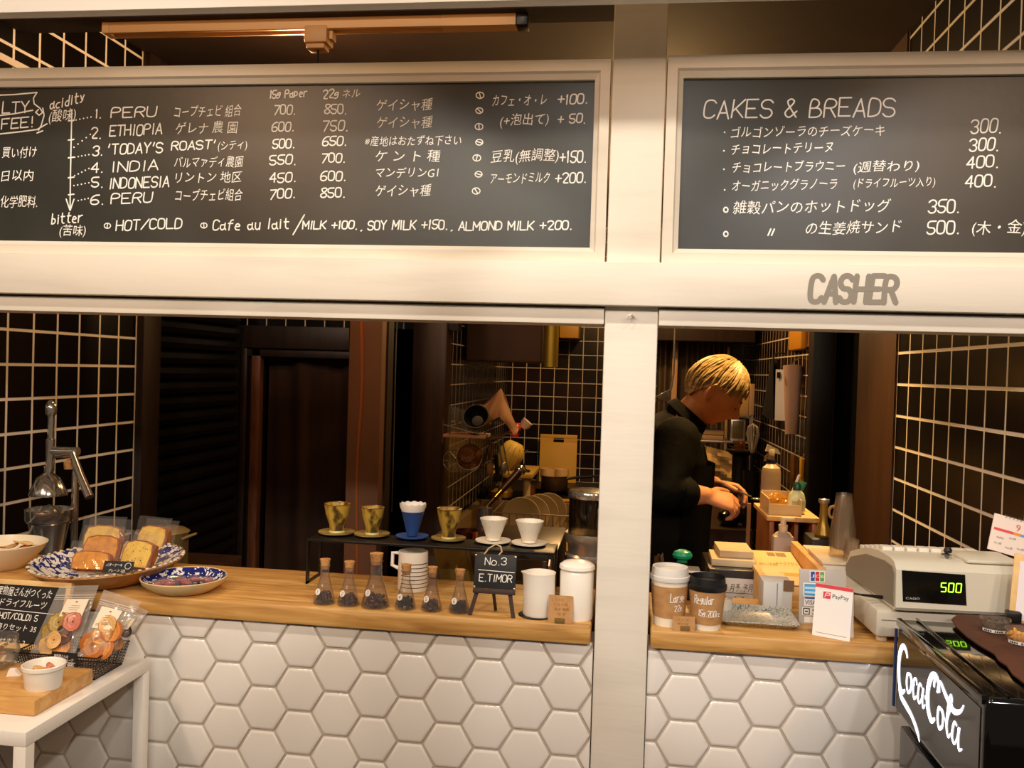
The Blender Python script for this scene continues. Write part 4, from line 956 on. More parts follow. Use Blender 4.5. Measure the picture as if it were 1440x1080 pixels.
for x0, x1 in ((-24, -32), (24, 30)):
    m = MB().add([lean @ Vector((x, y, z)) for x, y, z in ((x0*k-.004, -.002, 31*k), (x0*k+.004, -.002, 31*k), (x1*k+.004, -.002, 0), (x1*k-.004, -.002, 0), (x0*k-.004, .003, 31*k), (x0*k+.004, .003, 31*k), (x1*k+.004, .003, 0), (x1*k-.004, .003, 0))],
        [(0, 1, 2, 3), (4, 5, 6, 7), (0, 1, 5, 4), (1, 2, 6, 5), (2, 3, 7, 6), (3, 0, 4, 7)])
    obj('leg', m, DKWOOD, t)
obj('leg', MB().tube([(0, .012, 31*k), (0, .05, 0)], .0035, 6), DKWOOD, t)
m = MB()
for d in (0, .003): m.tube([E(676, 785, d), E(682, 776, d+.002), E(692, 770, d), E(699, 773, d), E(701, 780, d), E(697, 785, d)], .0017, 8)
obj('rope_loop', m, mat('jute_rope', 'c8b088', .9), t)
for txt, xa, ya, xb, yb, h in (('No.3', 678, 799.5, 709, 798, 10), ('E.TIMOR', 671, 822, 718, 822, 10)):
    m = MB(); a, b_ = E(xa, ya, -.0028), E(xb, yb, -.0028); latin(m, txt, a, b_-a, h*k, .0017, .06, lean.to_3x3() @ Vector((0, 0, 1))); obj('chalk_writing', m, CHALK, t, 0)
m = MB(); a, b_ = E(669, 806.5, -.0027), E(721, 808, -.0027); m.ribbon([(0, 0), ((b_-a).length, 0)], .0014, frame(a, b_-a if 0 else (b_-a).normalized(), lean.to_3x3() @ Vector((0, 0, 1)))); obj('chalk_writing', m, CHALK, t, 0)
# white jug and lidded canister
jg = on(755, 872, ZC); jg.y = max(jg.y, .045); k = mpp(jg)
t = thing('milk_jug', 'white ceramic jug with a small spout right of the easel sign', 'jug', jg+Vector((0, 0, .003)))
R = 22.5*k; H = 59*k
V = []; F = []; n = 40
pr = [(0, 0), (R*.98, 0), (R*1.02, .004), (R*.99, H*.5), (R*.97, H*.93), (R*1.0, H), (R*.95, H), (R*.92, H*.9), (R*.94, .006), (0, .005)]
m = MB().lathe(pr, n)
for i, v in enumerate(m.v):                     # pull a spout at the left rim
    if v.z > H*.85:
        a = math.atan2(v.y, v.x); d = abs((a-math.pi*1.02+math.pi) % (2*math.pi)-math.pi)
        if d < .35: v.x -= (.35-d)*.022*(v.z-H*.85)/(H*.15)
obj('body', m, CERAMIC, t)
solo('coaster', MB().lathe([(0, 0), (R*1.1, 0), (R*1.15, .0015), (R*1.1, .0028), (0, .0028)], 36), BLACKP, 'thin round black mat under the white jug', 'mat', jg+Vector((-.004, 0, .0002)))
cn = on(808, 876, ZC); cn.y = max(cn.y, .045); k = mpp(cn)
t = thing('canister', 'white ceramic canister with a domed lid beside the pillar', 'canister', cn+Vector((0, 0, .0004)))
R = 23.5*k; H = 68*k
obj('body', MB().lathe([(0, 0), (R*.97, 0), (R, .004), (R, H*.95), (R*.93, H), (0, H)], 40), CERAMIC, t)
obj('lid', MB().lathe([(0, H+.0005), (R*1.0, H+.0005), (R*1.07, H+.004), (R*1.04, H+.010), (R*.8, H+.016), (R*.3, H+.0195), (0, H+.020)], 40), CERAMIC, t)
cdp = on(787, 880, ZC); k = mpp(cdp)
t = thing('kraft_card', 'kraft paper card leaning on the white canister', 'card', Vector((cdp.x, max(cdp.y, -.001), ZC+.0005)))
lean = rot('X', -14)
obj('card', MB().box(-18*k, 17*k, -.0006, .0006, 0, 38*k, 0, lean), KRAFT, t)
for j, (txt, a, bq) in enumerate((('こちらの', -14, 4), ('ミルク用', -11, 9), ('砂糖', -10, 12), ('です', -6, 8))):
    m = MB(); kana(m, txt, lean @ Vector((a*k, -.0009, (30-6.5*j)*k)), lean.to_3x3() @ Vector(((bq-a)*k, 0, 0)), 4.4*k, lean.to_3x3() @ Vector((0, 0, 1))); obj('ink_writing', m, mat('brown_ink', '8a5a30', .8), t, 0)
obj('stand_clip', MB().box(-8*k, 6*k, -.003, .003, 0, 6.5*k, .0005), mat('olive_clip', '7a5c2c', .6), t)
# dark oven behind the riser
OV = mat('dark_steel_oven', '3a3028', .35, .8)
oa, ob_ = at(655, 800, .42), at(783, 800, .42); oz = at(720, 768, .42).z
t = thing('toaster_oven', 'dark steel oven standing behind the black riser', 'oven', ((oa.x+ob_.x)/2, .60, 0)); hw = (ob_.x-oa.x)/2
obj('body', MB().box(-hw, hw, -.17, .18, .72, oz-.01, .004), OV, t)
obj('door', MB().box(-hw*.45, hw*.80, -.186, -.1705, .75, oz-.03, .003), mat('oven_door_steel', '5a4a38', .3, .9), t)
obj('handle', MB().tube([(hw*.86, -.186, oz-.03), (hw*.86, -.2, oz-.04), (hw*.86, -.2, oz-.10), (hw*.86, -.186, oz-.11)], .005, 8), CHROME, t)
obj('side_trim', MB().box(-hw, -hw*.55, -.178, -.1705, .74, oz-.02, .002), mat('oven_side_steel', '6a543a', .35, .9), t)
solo('work_cabinet', MB().box(-.88, -.03, .36, .90, 0, .719, .004), mat('dark_cabinet', '17100b', .5), 'dark low cabinet behind the counter under the oven', 'cabinet')
# olive bag tilted behind the drippers
bg = [at(608, 768, .345), at(652, 768, .345), at(668, 830, .345), at(640, 850, .345), at(622, 822, .345)]
c0 = Vector((bg[0].x, .345, .7195)); m = MB()
poly = [(p.x-c0.x, p.z-c0.z) for p in bg]; zl = .001
poly = [poly[0], poly[1], (poly[2][0]+.05, zl), (poly[4][0]+.03, zl), poly[4]]
t = thing('coffee_bag', 'olive gold coffee bag leaning beside the oven behind the drippers', 'bag', c0+Vector((0, .0, 0)))
c0y = 0
obj('pouch', MB().prism(poly, -.0, -.05, rot('X', 90)), mat('olive_gold_foil', '7a6226', .45, .3, bump=(25, .3)), t)
u = poly[0]; lz = .30
obj('emblem', MB().add([(poly[1][0]+.006, -.0006, poly[1][1]-.045), (poly[1][0]+.012, -.0006, poly[1][1]-.058), (poly[1][0]+.008, -.0006, poly[1][1]-.075), (poly[1][0]+.001, -.0006, poly[1][1]-.06)], [(0, 1, 2, 3)], shift(-.022, 0, 0)), mat('gold_emblem', 'c09a48', .4), t, 0)
# coffee grinder half behind the pillar
gx = at(823, 760, .47); k = mpp(gx)
def gz(py): return at(823, py, .47).z
zb = .7195
t = thing('coffee_grinder', 'coffee grinder with a clear bean hopper and steel collars beside the pillar', 'coffee grinder', (gx.x+.012, .47, zb))
def gl(lst): return [(r*k, gz(p)-zb) for r, p in lst]
obj('hopper', MB().lathe(gl([(31, 752), (31, 694), (30, 694), (30, 752)]), 40), clear('smoked_hopper', 'b8b4ac', .06, .03, .4, '40362c'), t)
obj('hopper_rim', MB().lathe(gl([(31.6, 699), (32.2, 697), (32.2, 691), (31, 689), (20, 688), (0, 688), (0, 689.5), (28, 691), (30.5, 699)]), 40), CHROME, t)
obj('collar', MB().lathe(gl([(0, 760), (31, 752), (35, 751), (35.5, 745), (34.5, 759), (31, 765), (30, 777), (33, 779), (33, 784), (29, 787), (0, 787)][0:1]+[(35, 748), (35.5, 752), (34.5, 760), (31, 765), (30, 777), (33, 780), (33, 785), (29, 788), (0, 788)]), 40), STEEL, t)
obj('bean_dome', MB().lathe(gl([(0, 752), (27, 756), (0, 765)]), 30), FBEAN, t)
obj('bell_jar', MB().lathe(gl([(26, 788), (26, 805), (22, 818), (12, 828), (0, 829)]), 40), clear('grinder_jar', 'f0e4cc', .12, .04, .4, 'c8a060'), t)
obj('base', MB().box(-.075, .07, -.05, .08, 0, gz(845)-zb, .006).box(-.062, -.05, -.02, .02, gz(845)-zb, gz(780)-zb), BLACKM, t)
# orange sponge between oven and grinder
sp = at(806, 790, .40)
solo('sponge_cloth', MB().box(-.016, .022, -.015, .02, 0, .05, .006).box(-.02, .018, -.012, .018, .05, .062, .005), mat('orange_cloth', 'c47a28', .9), 'folded orange cloth between the oven and the grinder', 'cloth', (sp.x, .40, oz-.085))
# ================================================================ kitchen behind
STB = mat('steel_sink_metal', 'a48c68', .35, .55)
# sink along the left of the corridor
sz = .74
t = thing('sink_unit', 'stainless steel sink unit along the left of the kitchen passage', 'sink', (-.45, 2.75, 0))
m = MB().box(-.38, .33, -.65, .55, .02, .60, .004); obj('cabinet', m, mat('sink_cabinet', '40301f', .5), t)
m = MB().box(-.385, -.345, -.66, .56, .60, sz, .004).box(.295, .335, -.66, .56, .60, sz, .004).box(-.345, .295, -.66, -.62, .60, sz, .004).box(-.345, .295, .52, .56, .60, sz, .004).box(-.345, .295, -.62, .52, .60, .62)
m.box(-.1, .29, -.60, .50, .6205, .64, .003)
obj('basin', m, STB, t)
t2 = thing('tap', 'chrome kitchen tap with a long lever above the steel sink', 'tap', (-.70, 3.29, sz))
obj('spout', MB().tube([(0, 0, .001), (0, 0, .20), (.01, -.05, .24), (.05, -.16, .24), (.07, -.2, .22)], .013, 12), CHROME, t2)
obj('lever', MB().tube([(0, 0, .21), (.05, -.02, .27), (.16, -.05, .30)], [.014, .009, .007], 10), CHROME, t2)
# espresso group handle: dark lever with brass ferrule
la, lb_ = at(683, 714, 1.95), at(729, 664, 2.15)
t = thing('lever_machine', 'chrome lever coffee press with black handle behind the white drippers', 'coffee machine', (la.x, 1.95, .7195))
d = lb_-la
B0 = Vector((0, 0, la.z-.7195))
obj('lever_handle', MB().tube([B0, B0+d*.25], .011, 12).tube([B0+d*.45, B0+d], [.014, .020], 12), mat('dark_handle_wood', '3a2012', .35), t)
obj('ferrule', MB().tube([B0+d*.25, B0+d*.45], .013, 12), mat('brass', 'c8964a', .25, 1), t)
obj('knuckle', MB().ball(tuple(B0+d*1.05), .026, 16, 10), CHROME, t)
obj('body', MB().lathe([(0, 0), (.07, 0), (.07, .02), (.04, .03), (.035, B0.z-.06), (.03, B0.z), (0, B0.z+.01)], 24), CHROME, t)
obj('drip_tray', MB().box(.03, .16, -.09, .05, .02, .05, .004), STB, t)
solo('bench', MB().box(-.83, -.02, 1.80, 2.07, 0, .719, .004), mat('bench_wood', '3a2515', .5), 'low dark bench in front of the steel sink', 'bench')
cpp = at(668, 745, 1.9); k = mpp(cpp)
solo('copper_jug', MB().lathe([(0, 0), (16*k, 0), (17*k, .005), (16*k, .10), (17*k, .105), (15*k, .105), (14*k, .01), (0, .01)], 28), mat('copper', 'b06a48', .25, 1), 'small copper jug on the bench left of the white drippers', 'jug', (at(668, 745, 1.88).x-.03, 1.86, .7195))
# rack of glasses on the left kitchen wall
YS = 2.10; sa, sb = at(623, 611, YS), at(682, 616, YS); k = mpp(sa)
t = thing('wall_shelf', 'narrow pinkish shelf with a wire rail on the left kitchen wall', 'shelf', (sa.x, YS, sa.z)); Lw = sb.x-sa.x
obj('board', MB().box(.0, Lw, -.005, .168, -.012, .002, .002), mat('pink_wood', 'd09c80', .6), t)
m = MB()
m.tube([(.002, 0, .045), (Lw, 0, .004)], .003, 6).tube([(.0, 0, -.04), (.0, 0, .07)], .004, 6).tube([(.03, 0, .0), (.03, 0, .12)], .004, 6).tube([(.002, .165, .05), (Lw, .165, .05)], .003, 6).tube([(Lw-.004, 0, .004), (Lw-.004, .165, .05)], .003, 6)
obj('wire_rail', m, CHROME, t)
SH = sa.z+.0025
for i, (px, r, h, dy) in enumerate(((637, 9, 38, .06), (648, 8, 34, .11), (656, 8, 32, .05), (664, 6, 22, .07))):
    p = at(px, 600, YS+dy)
    g = thing('tumbler', 'clear glass tumbler standing upside down on the pink wall shelf', 'glass', (p.x, YS+dy, SH), 0, 'tumblers on the wall shelf')
    obj('glass', MB().lathe([(r*k*.98, 0), (r*k, .001), (r*k*.85, h*k), (0, h*k), (0, h*k-.003), (r*k*.8, h*k-.004), (r*k*.93, .001)], 24), GLASS, g)
p = at(674, 604, YS+.06)
solo('black_bowl', MB().lathe([(.0, .0), (.03, .004), (.05, .025), (.058, .06), (.054, .06), (.046, .03), (.025, .01), (0, .008)], 28, M=rot('X', 62)), BLACKP, 'black bowl tipped on its side at the right end of the pink shelf', 'bowl', (p.x-.004, YS+.035, SH+.058))
# draped cloth over the bowls
TP = [(656, 586, 596), (668, 578, 602), (682, 566, 598), (694, 555, 590), (703, 546, 586), (709, 560, 592), (716, 580, 602), (724, 597, 612), (728, 604, 610)]
def drape(u, v):
    q = u*(len(TP)-1); i = min(int(q), len(TP)-2); f = q-i
    x, zt_, zb_ = [TP[i][n_]*(1-f)+TP[i+1][n_]*f for n_ in range(3)]
    P = at(x, zt_+(zb_-zt_)*v, YS+.05); P.y = YS+.10-.07*math.sin(v*1.57)-.012*math.sin(u*17+v*4); return P
def drapeb(u, v): P = Vector(drape(u, v)); P.y = YS+.10+.05*math.sin(v*1.57); return P
tc0 = at(690, 590, YS+.08)
solo('tea_towel', MB().sheet(lambda u, v: Vector(drape(u, v))-tc0, 32, 12).sheet(lambda u, v: drapeb(u, v)-tc0, 32, 8), mat('beige_towel', 'b98c6a', .95, bump=(60, .3)), 'beige tea towel draped over the dishes on the pink shelf', 'towel', tc0, 0, None, 60)
p = at(674, 566, YS+.14); solo('white_cup', MB().lathe([(0, 0), (.025, 0), (.033, .05), (.030, .05), (.022, .004), (0, .004)], 24), mat('beige_cup', 'b89878', .5), 'beige cup upside down behind the tea towel', 'cup', (p.x, YS+.145, SH+.08))
# round glass lid and whisk hanging below the shelf
p = at(660, 642, YS+.06); k = mpp(p)
t = thing('glass_bowl', 'round clear glass bowl hung below the pink shelf', 'bowl', p)
Mx = rot('X', 78)
obj('bowl', MB().lathe([(0, .05), (10*k, .048), (15*k, .03), (18*k, 0), (18.6*k, .0), (15.6*k, .033), (10*k, .052), (0, .054)], 36, M=Mx), clear('amber_glass', 'd8b890', .25, .04, .5, '9a6a3c'), t)
obj('rim', MB().tube([Mx @ Vector((18.4*k*math.cos(a*.2618), 18.4*k*math.sin(a*.2618), 0)) for a in range(24)], .003, 6, closed=True), CHROME, t)
for r in (7, 12): obj('ridge', MB().tube([Mx @ Vector((r*k*math.cos(a*.2618), r*k*math.sin(a*.2618), .052 if r < 10 else .042)) for a in range(24)], .0015, 5, closed=True), CHROME, t)
obj('hook', MB().tube([(0, .0, 18*k), (0, .01, 26*k), (.0, .02, 27*k)], .003, 6), CHROME, t)
p = at(638, 648, YS+.14)
t = thing('wire_strainer', 'wire kitchen strainer hung on the left kitchen wall beside the glass bowl', 'strainer', p)
m = MB(); 
for a in range(6): m.tube([(.0+.05*math.cos(a*1.05), .0, .05*math.sin(a*1.05)), (0, .04, 0)], .0016, 5)
m.tube([(.05*math.cos(a*.3), 0, .05*math.sin(a*.3)) for a in range(21)], .0022, 6, closed=True)
obj('wires', m, CHROME, t); obj('handle', MB().tube([(-.02, -.01, .045), (.07, -.03, -.04)], .004, 8), CHROME, t)
# hanging utensils under the right end of the shelf
for i, (xa, ya, xb, yb, r, mt, nm, lab) in enumerate((
    (690, 622, 671, 668, .0045, CHROME, 'cooking_tongs', 'long steel tongs hanging left of the cream pitcher'),
    (692, 622, 689, 665, .006, mat('tan_wood', 'a87848', .7), 'wooden_spoon', 'wooden spoon hanging among the utensils below the shelf'),
    (700, 618, 709, 664, .004, STEEL, 'steel_ladle', 'thin steel ladle hanging in front of the cream pitcher'),
    (697, 640, 700, 676, .010, BLACKP, 'black_spatula', 'black spatula hanging among the utensils below the shelf'),
    (705, 612, 716, 668, .0035, STEEL, 'steel_skewer', 'thin steel skewer hanging in front of the cream pitcher'))):
    a_, b_ = at(xa, ya, YS+.10+.012*i), at(xb, yb, YS+.10+.012*i)
    t = thing(nm, lab, 'utensil', b_)
    dd = a_-b_
    obj('handle', MB().tube([dd*.25, dd], r, 8), mt, t)
    if nm in ('steel_ladle', 'wooden_spoon'): obj('bowl', MB().ball(tuple(dd*.12), (.016, .008, .03), 14, 8), mt, t)
    elif nm == 'black_spatula': obj('blade', MB().box(-.02, .02, -.003, .003, -.005, dd.z*.28, .002), mt, t)
    elif nm == 'cooking_tongs': obj('arm', MB().tube([dd*.0+Vector((.008, 0, 0)), dd*.3+Vector((.012, 0, 0)), dd], .004, 8).tube([dd*0, dd*.25], r, 8), mt, t)
    else: obj('tip', MB().tube([dd*0, dd*.25], r*.7, 6), mt, t)
m = MB(); a_, b_ = at(680, 616, YS+.16), at(722, 607, YS+.16)
m.tube([a_, at(690, 617.5, YS+.16), at(705, 611, YS+.16), b_], .005, 8)
solo('utensil_rail', m, STEEL, 'steel rail from the pink shelf that carries the hanging utensils', 'rail')
# cream pitcher and red-capped bottle
p = at(718, 640, 3.0); k = mpp(p)
t = thing('plastic_pitcher', 'pale yellow translucent pitcher hung beside the utensils', 'pitcher', p)
YEL = mat('pale_yellow_plastic', 'ecc85c', .35)
obj('body', MB().lathe([(0, -20*k), (12*k, -19*k), (17*k, -8*k), (18*k, 4*k), (14*k, 15*k), (10*k, 19*k), (0, 19*k)], 28, M=rot('Y', 24)), YEL, t)
for a in (-.5, 0, .5): obj('rib', MB().tube([rot('Y', 24) @ Vector((q*k*math.sin(a+.2), -q*k*math.cos(a+.2)*1.02, z*k)) for q, z in ((12, -19), (17.2, -8), (18.2, 4), (14.2, 15))], .003, 6), mat('yellow_rib', 'e8cc78', .4), t)
p = at(725, 603, 3.05); k = mpp(p)
t = thing('sauce_bottle', 'bottle with a red cap behind the cream pitcher', 'bottle', p)
obj('cap', MB().lathe([(0, -10*k), (8*k, -10*k), (7*k, 4*k), (3*k, 8*k), (0, 9*k)], 20, M=rot('Y', 20)), mat('red_plastic', 'c0201a', .35), t)
obj('body', MB().lathe([(0, 2*k), (5*k, 2*k), (8*k, 8*k), (8*k, 14*k), (0, 15*k)], 20, M=shift(.03, .03, 0) @ rot('Y', 40)), mat('cream_plastic', 'd8b890', .4), t)
# small yellow table with a turned white leg
ta, tb_ = at(697, 667, 3.35), at(742, 667, 3.35)
t = thing('small_table', 'small yellowish table with a turned white leg in the kitchen', 'table', ((ta.x+tb_.x)/2, 3.5, .7205)); hw = (tb_.x-ta.x)/2+.03; ht = ta.z-.7205
YW_ = mat('yellow_table_paint', 'd0a95a', .6)
obj('top', MB().box(-hw, hw, -.17, .3, ht-.015, ht+.012, .003), YW_, t)
obj('leg', MB().lathe([(0, 0), (.026, 0), (.022, .02), (.022, ht*.8), (.03, ht*.84), (.02, ht*.9), (.028, ht-.016), (0, ht-.016)], 20, c=(hw-.035, -.13, 0)), mat('cream_leg_paint', 'dcc89c', .5), t)
obj('leg', MB().lathe([(0, 0), (.026, 0), (.022, .02), (.022, ht*.8), (.03, ht*.84), (.02, ht*.9), (.028, ht-.016), (0, ht-.016)], 20, c=(-hw+.035, .25, 0)), MATS['cream_leg_paint'], t)
solo('kitchen_cabinet', MB().box(-.83, .02, 3.31, 4.48, 0, .719, .004), mat('kitchen_base', '2c1c10', .5), 'dark kitchen base unit at the back under the yellow table and stove', 'cabinet')
p = at(727, 660, 3.4)
t = thing('kitchen_scissors', 'black handled scissors lying on the small yellow table', 'scissors', (p.x-.01, 3.40, ta.z+.0125))
obj('blade', MB().tube([(-.06, .0, .012), (.06, .02, .01)], .004, 6), STEEL, t); obj('handle', MB().tube([(.06+.022*math.cos(a*.6), .02+.022*math.sin(a*.6), .008) for a in range(11)], .006, 8, closed=True).tube([(.06, .02, .01), (.05, -.02, .05)], .006, 8), BLACKP, t)
t = solo('white_plate', MB().lathe([(0, 0), (.04, 0), (.075, .015), (.073, .017), (.04, .004), (0, .004)], 28), mat('white_plate_glaze', 'd8cdb8', .3), 'white plate on the small yellow table under the pitcher', 'plate', (at(716, 668, 3.38).x-.055, 3.5, ta.z+.0125))
p = at(703, 692, 3.2); solo('yellow_bowl', MB().lathe([(0, 0), (.04, 0), (.07, .03), (.075, .06), (.06, .085), (0, .09)], 24), mat('dull_yellow_bowl', 'b89038', .5), 'dull yellow upturned bowl below the small yellow table', 'bowl', (at(703, 700, 3.38).x-.0, 3.40, .7205))
# cutting board on the back wall
a_, b_ = at(757, 680, 4.38), at(812, 612, 4.42)
t = thing('cutting_board', 'tall yellow cutting board leaning on the tiled back wall', 'cutting board', ((a_.x+b_.x)/2, 4.40, .7205)); hw = (b_.x-a_.x)/2; z0 = a_.z-.7205; z1 = b_.z-.7205
lean = rot('X', -4)
pts = [(-hw, 0), (hw, 0), (hw, z1), (-hw, z1)]
m = MB().box(-hw, hw, 0, .016, 0, z1-.055, .002, lean).box(-hw, hw, 0, .016, z1-.025, z1, .002, lean).box(-hw, -hw*.28, 0, .016, z1-.055, z1-.025, 0, lean).box(hw*.28, hw, 0, .016, z1-.055, z1-.025, 0, lean)
obj('board', m, mat('yellow_board_plastic', 'e0ae48', .5), t)
obj('grip_hole_rim', MB().box(-hw*.28, hw*.28, .002, .014, z1-.0555, z1-.0535, 0, lean), BLACKP, t)
# stove with saucepan, cups
sv = at(775, 690, 3.55); k = mpp(sv)
t = thing('gas_stove', 'black gas stove in front of the cutting board', 'stove', (sv.x+.02, 3.62, .7205)); hs = sv.z-.7205
obj('body', MB().box(-.17, .17, -.2, .2, 0, max(hs-.03, .03), .006), mat('stove_black', '1a120c', .35), t)
m = MB()
for a in range(4): m.box(-.12, .12, -.006, .006, max(hs-.03, .03), max(hs-.001, .055), 0, rot('Z', 45*a))
obj('grate', m, BLACKM, t)
obj('knob', MB().lathe([(0, 0), (.016, 0), (.016, .02), (0, .02)], 16, M=shift(-.08, -.2, .04) @ rot('X', 90)), STEEL, t)
pz = .7205+max(hs, .056)
t = thing('saucepan', 'dark steel saucepan with a long handle on the gas stove', 'saucepan', (sv.x+.015, 3.60, pz))
R = 19*k; H = 20*k
obj('body', MB().lathe([(0, 0), (R*.95, 0), (R, .006), (R, H), (R*1.04, H+.002), (R*.95, H), (R*.93, .008), (0, .008)], 32), mat('saucepan_steel', '6a543c', .3, .6), t)
obj('handle', MB().tube([(R, 0, H*.8), (R+.06, -.0, H*.95), (R+.2, -.02, H*1.15)], [.008, .009, .007], 8), BLACKP, t)
for s, rr_ in ((-1, 10.5), (1, 10)):
    solo('small_cup', MB().lathe([(0, 0), (rr_*k*.8, 0), (rr_*k, .005), (rr_*k, .06), (rr_*k*.92, .06), (rr_*k*.88, .006), (0, .006)], 24), mat('tan_cup_glaze', 'dcb47a', .4), 'tan cup standing in the steel saucepan, ' + ('left one' if s < 0 else 'right one'), 'cup', (sv.x+.015+s*10*k, 3.60, pz+H-.018), 0, 'cups in the saucepan')
p = at(790, 712, 3.3); solo('folded_cloth', MB().box(-.06, .06, -.03, .03, 0, .018, .008).box(-.055, .05, -.028, .03, .018, .034, .008), mat('yellow_cloth', 'c8943c', .95), 'folded yellow cloth at the front edge of the gas stove', 'cloth', (p.x, 3.355, .7205))
p = at(736, 690, 3.5)
solo('spice_jar', MB().lathe([(0, 0), (.022, 0), (.022, .07), (.018, .078), (.018, .1), (0, .1)], 18), mat('brown_jar', '6a3818', .4), 'small brown jar left of the gas stove', 'jar', (at(748, 700, 3.45).x, 3.40, .7205))
# range hood, duct and boxes overhead
a_, b_ = at(636, 506, 2.75), at(762, 508, 2.75)
solo('range_hood', MB().box(max(a_.x, XK+.015), b_.x, 2.75, 3.55, a_.z, 2.55, .01), mat('brown_hood', '3a2414', .5, var=('462c18', 3, .4, .7)), 'large brown range hood box hanging under the kitchen ceiling', 'range hood')
p = at(774, 516, 2.74); k = mpp(p)
solo('duct_pipe', MB().lathe([(0, 0), (10.5*k, 0), (10.5*k, 2.62-p.z), (9.5*k, 2.62-p.z), (9.5*k, .003), (0, .004)], 28), mat('yellow_brass_pipe', 'a88a34', .4, .8), 'vertical brass coloured duct pipe right of the range hood', 'pipe', (p.x, 2.74, p.z))
a_, b_ = at(786, 475, 4.2), at(814, 460, 4.2)
solo('wall_box', MB().box(0, b_.x-a_.x, 0, .28, 0, b_.z-a_.z+.05, .008), mat('tan_box', 'a87c2c', .5), 'small tan box high on the tiled back wall', 'box', (a_.x, 4.215, a_.z))
a_, b_ = at(1126, 491, 2.62), at(1164, 470, 2.62)
t = thing('wall_unit', 'yellow plastic unit high on the right kitchen wall', 'box', (.866, 2.75, a_.z))
obj('casing', MB().box(at(1126, 491, 2.62).x-.866, -.001, -.12, .20, 0, .13, .012), mat('yellow_plastic', 'c88a20', .45), t)
obj('end_cap', MB().box(at(1163, 480, 2.6).x-.866-.05, -.001, -.19, -.1205, .012, .12, .006), mat('brown_cap', '7a4c1c', .6), t)
# the back of the passage on the right: ribbed steel panel, pale strip, header
def rib(u, v):
    x = at(925, 500, 4.3).x*(1-u)+at(1030, 500, 4.3).x*u
    return (x, 4.30+.018*math.sin(u*44), .0+2.3*v)
solo('ribbed_screen', MB().sheet(rib, 90, 2), mat('ribbed_grey_metal', '6a5a48', .45, .6), 'ribbed grey metal screen at the back of the passage behind the man', 'screen')
p = at(949, 520, 4.2); solo('pale_strip', MB().box(-.018, .018, -.012, .012, 0, at(949, 474, 4.2).z, .002), mat('pale_pink_wood', 'b08a68', .6), 'pale vertical wooden strip against the ribbed screen behind the man', 'strip', (p.x, 4.22, 0))
p = at(1024, 520, 4.2); solo('pale_strip', MB().box(-.008, .008, -.012, .012, 0, at(1024, 488, 4.2).z, .002), MATS['pale_pink_wood'], 'thin pale vertical strip at the right edge of the ribbed screen', 'strip', (p.x, 4.22, 0))
a_, b_ = at(916, 478, 4.0), at(1062, 482, 4.0); b = MB().box(a_.x, min(b_.x, .865), 4.0, 4.2, a_.z, 2.4, .004); struct('beam_kitchen', b, DARKW)
# steel shelf unit with papers behind the man
SX0, SX1 = at(975, 600, 3.6).x, at(1056, 600, 3.6).x
t = thing('shelf_unit', 'open steel shelf unit behind the man, stacked with boxes and papers', 'shelf', ((SX0+SX1)/2, 3.75, 0)); hw = (SX1-SX0)/2
zs = [at(1015, 620, 3.6).z, at(1015, 675, 3.6).z, .45]
for sx in (-1, 1):
    for sy in (-.15, .15): obj('post', MB().box(sx*hw-.01, sx*hw+.01, sy-.01, sy+.01, 0, at(1015, 583, 3.6).z), STEEL, t)
for z in zs: obj('shelf', MB().box(-hw, hw, -.16, .16, z-.012, z, .002), STEEL, t)
zt_ = at(1015, 583, 3.6).z; obj('shelf', MB().box(-hw, hw, -.16, .16, zt_-.012, zt_, .002), STEEL, t)
cx0 = (SX0+SX1)/2
p0, p1 = at(1018, 583, 3.62), at(1054, 556, 3.62)
solo('cardboard_box', MB().box(0, p1.x-p0.x, 0, .2, 0, p1.z-p0.z, .003), mat('tan_card', 'b08a50', .8), 'tan cardboard box on top of the steel shelf behind the man', 'box', (p0.x, 3.64, zt_+.0005))
solo('paper_board', MB().box(0, .03, 0, .2, 0, at(1054, 540, 3.62).z-zt_, .001), mat('beige_card', 'a08060', .8), 'beige folder standing right of the tan box on the steel shelf', 'folder', (p1.x+.002, 3.64, zt_+.0005))
p0, p1 = at(1027, 617, 3.62), at(1049, 588, 3.62)
t = thing('metal_canister', 'square steel tin on the middle of the steel shelf', 'tin', (p0.x, 3.63, zs[0]+.0005))
obj('body', MB().box(0, p1.x-p0.x, 0, .12, 0, p1.z-zs[0]-.005, .008), STEEL, t); obj('front_panel', MB().box(.012, p1.x-p0.x-.012, -.003, -.0005, .015, p1.z-zs[0]-.02, .001), mat('olive_panel', '6a5a38', .4, .6), t)
for i, (xa, xb, ya, lab) in enumerate(((986, 1019, 596, 'upper'), (988, 1018, 607, 'lower'))):
    pz_ = zs[0]+.0005+(.03*(1-i)); p0, p1 = at(xa, ya, 3.62), at(xb, ya, 3.62)
    solo('file_box', MB().box(0, p1.x-p0.x, 0, .18, 0, .027, .002), mat('tan_file', 'a08058', .8), lab + ' of two flat tan file boxes on the steel shelf behind the man', 'box', (p0.x, 3.64, pz_), 0, 'file boxes on the steel shelf')
p0, p1 = at(984, 668, 3.55), at(1048, 625, 3.55)
t = thing('crumpled_bag', 'large crumpled cream paper bag on the steel shelf behind the man', 'bag', (p0.x, 3.62, zs[1]+.0005))
def crum(u, v): return ((p1.x-p0.x)*u*(1-.1*v), -.03-.03*math.sin(u*9+v*4)*math.cos(v*7)-.02*mnoise.noise((u*6, v*6, 1)), (p1.z-zs[1]-.015)*v*(1-.25*u))
obj('front', MB().sheet(crum, 14, 10), mat('cream_paper', 'c8a468', .8), t, 20)
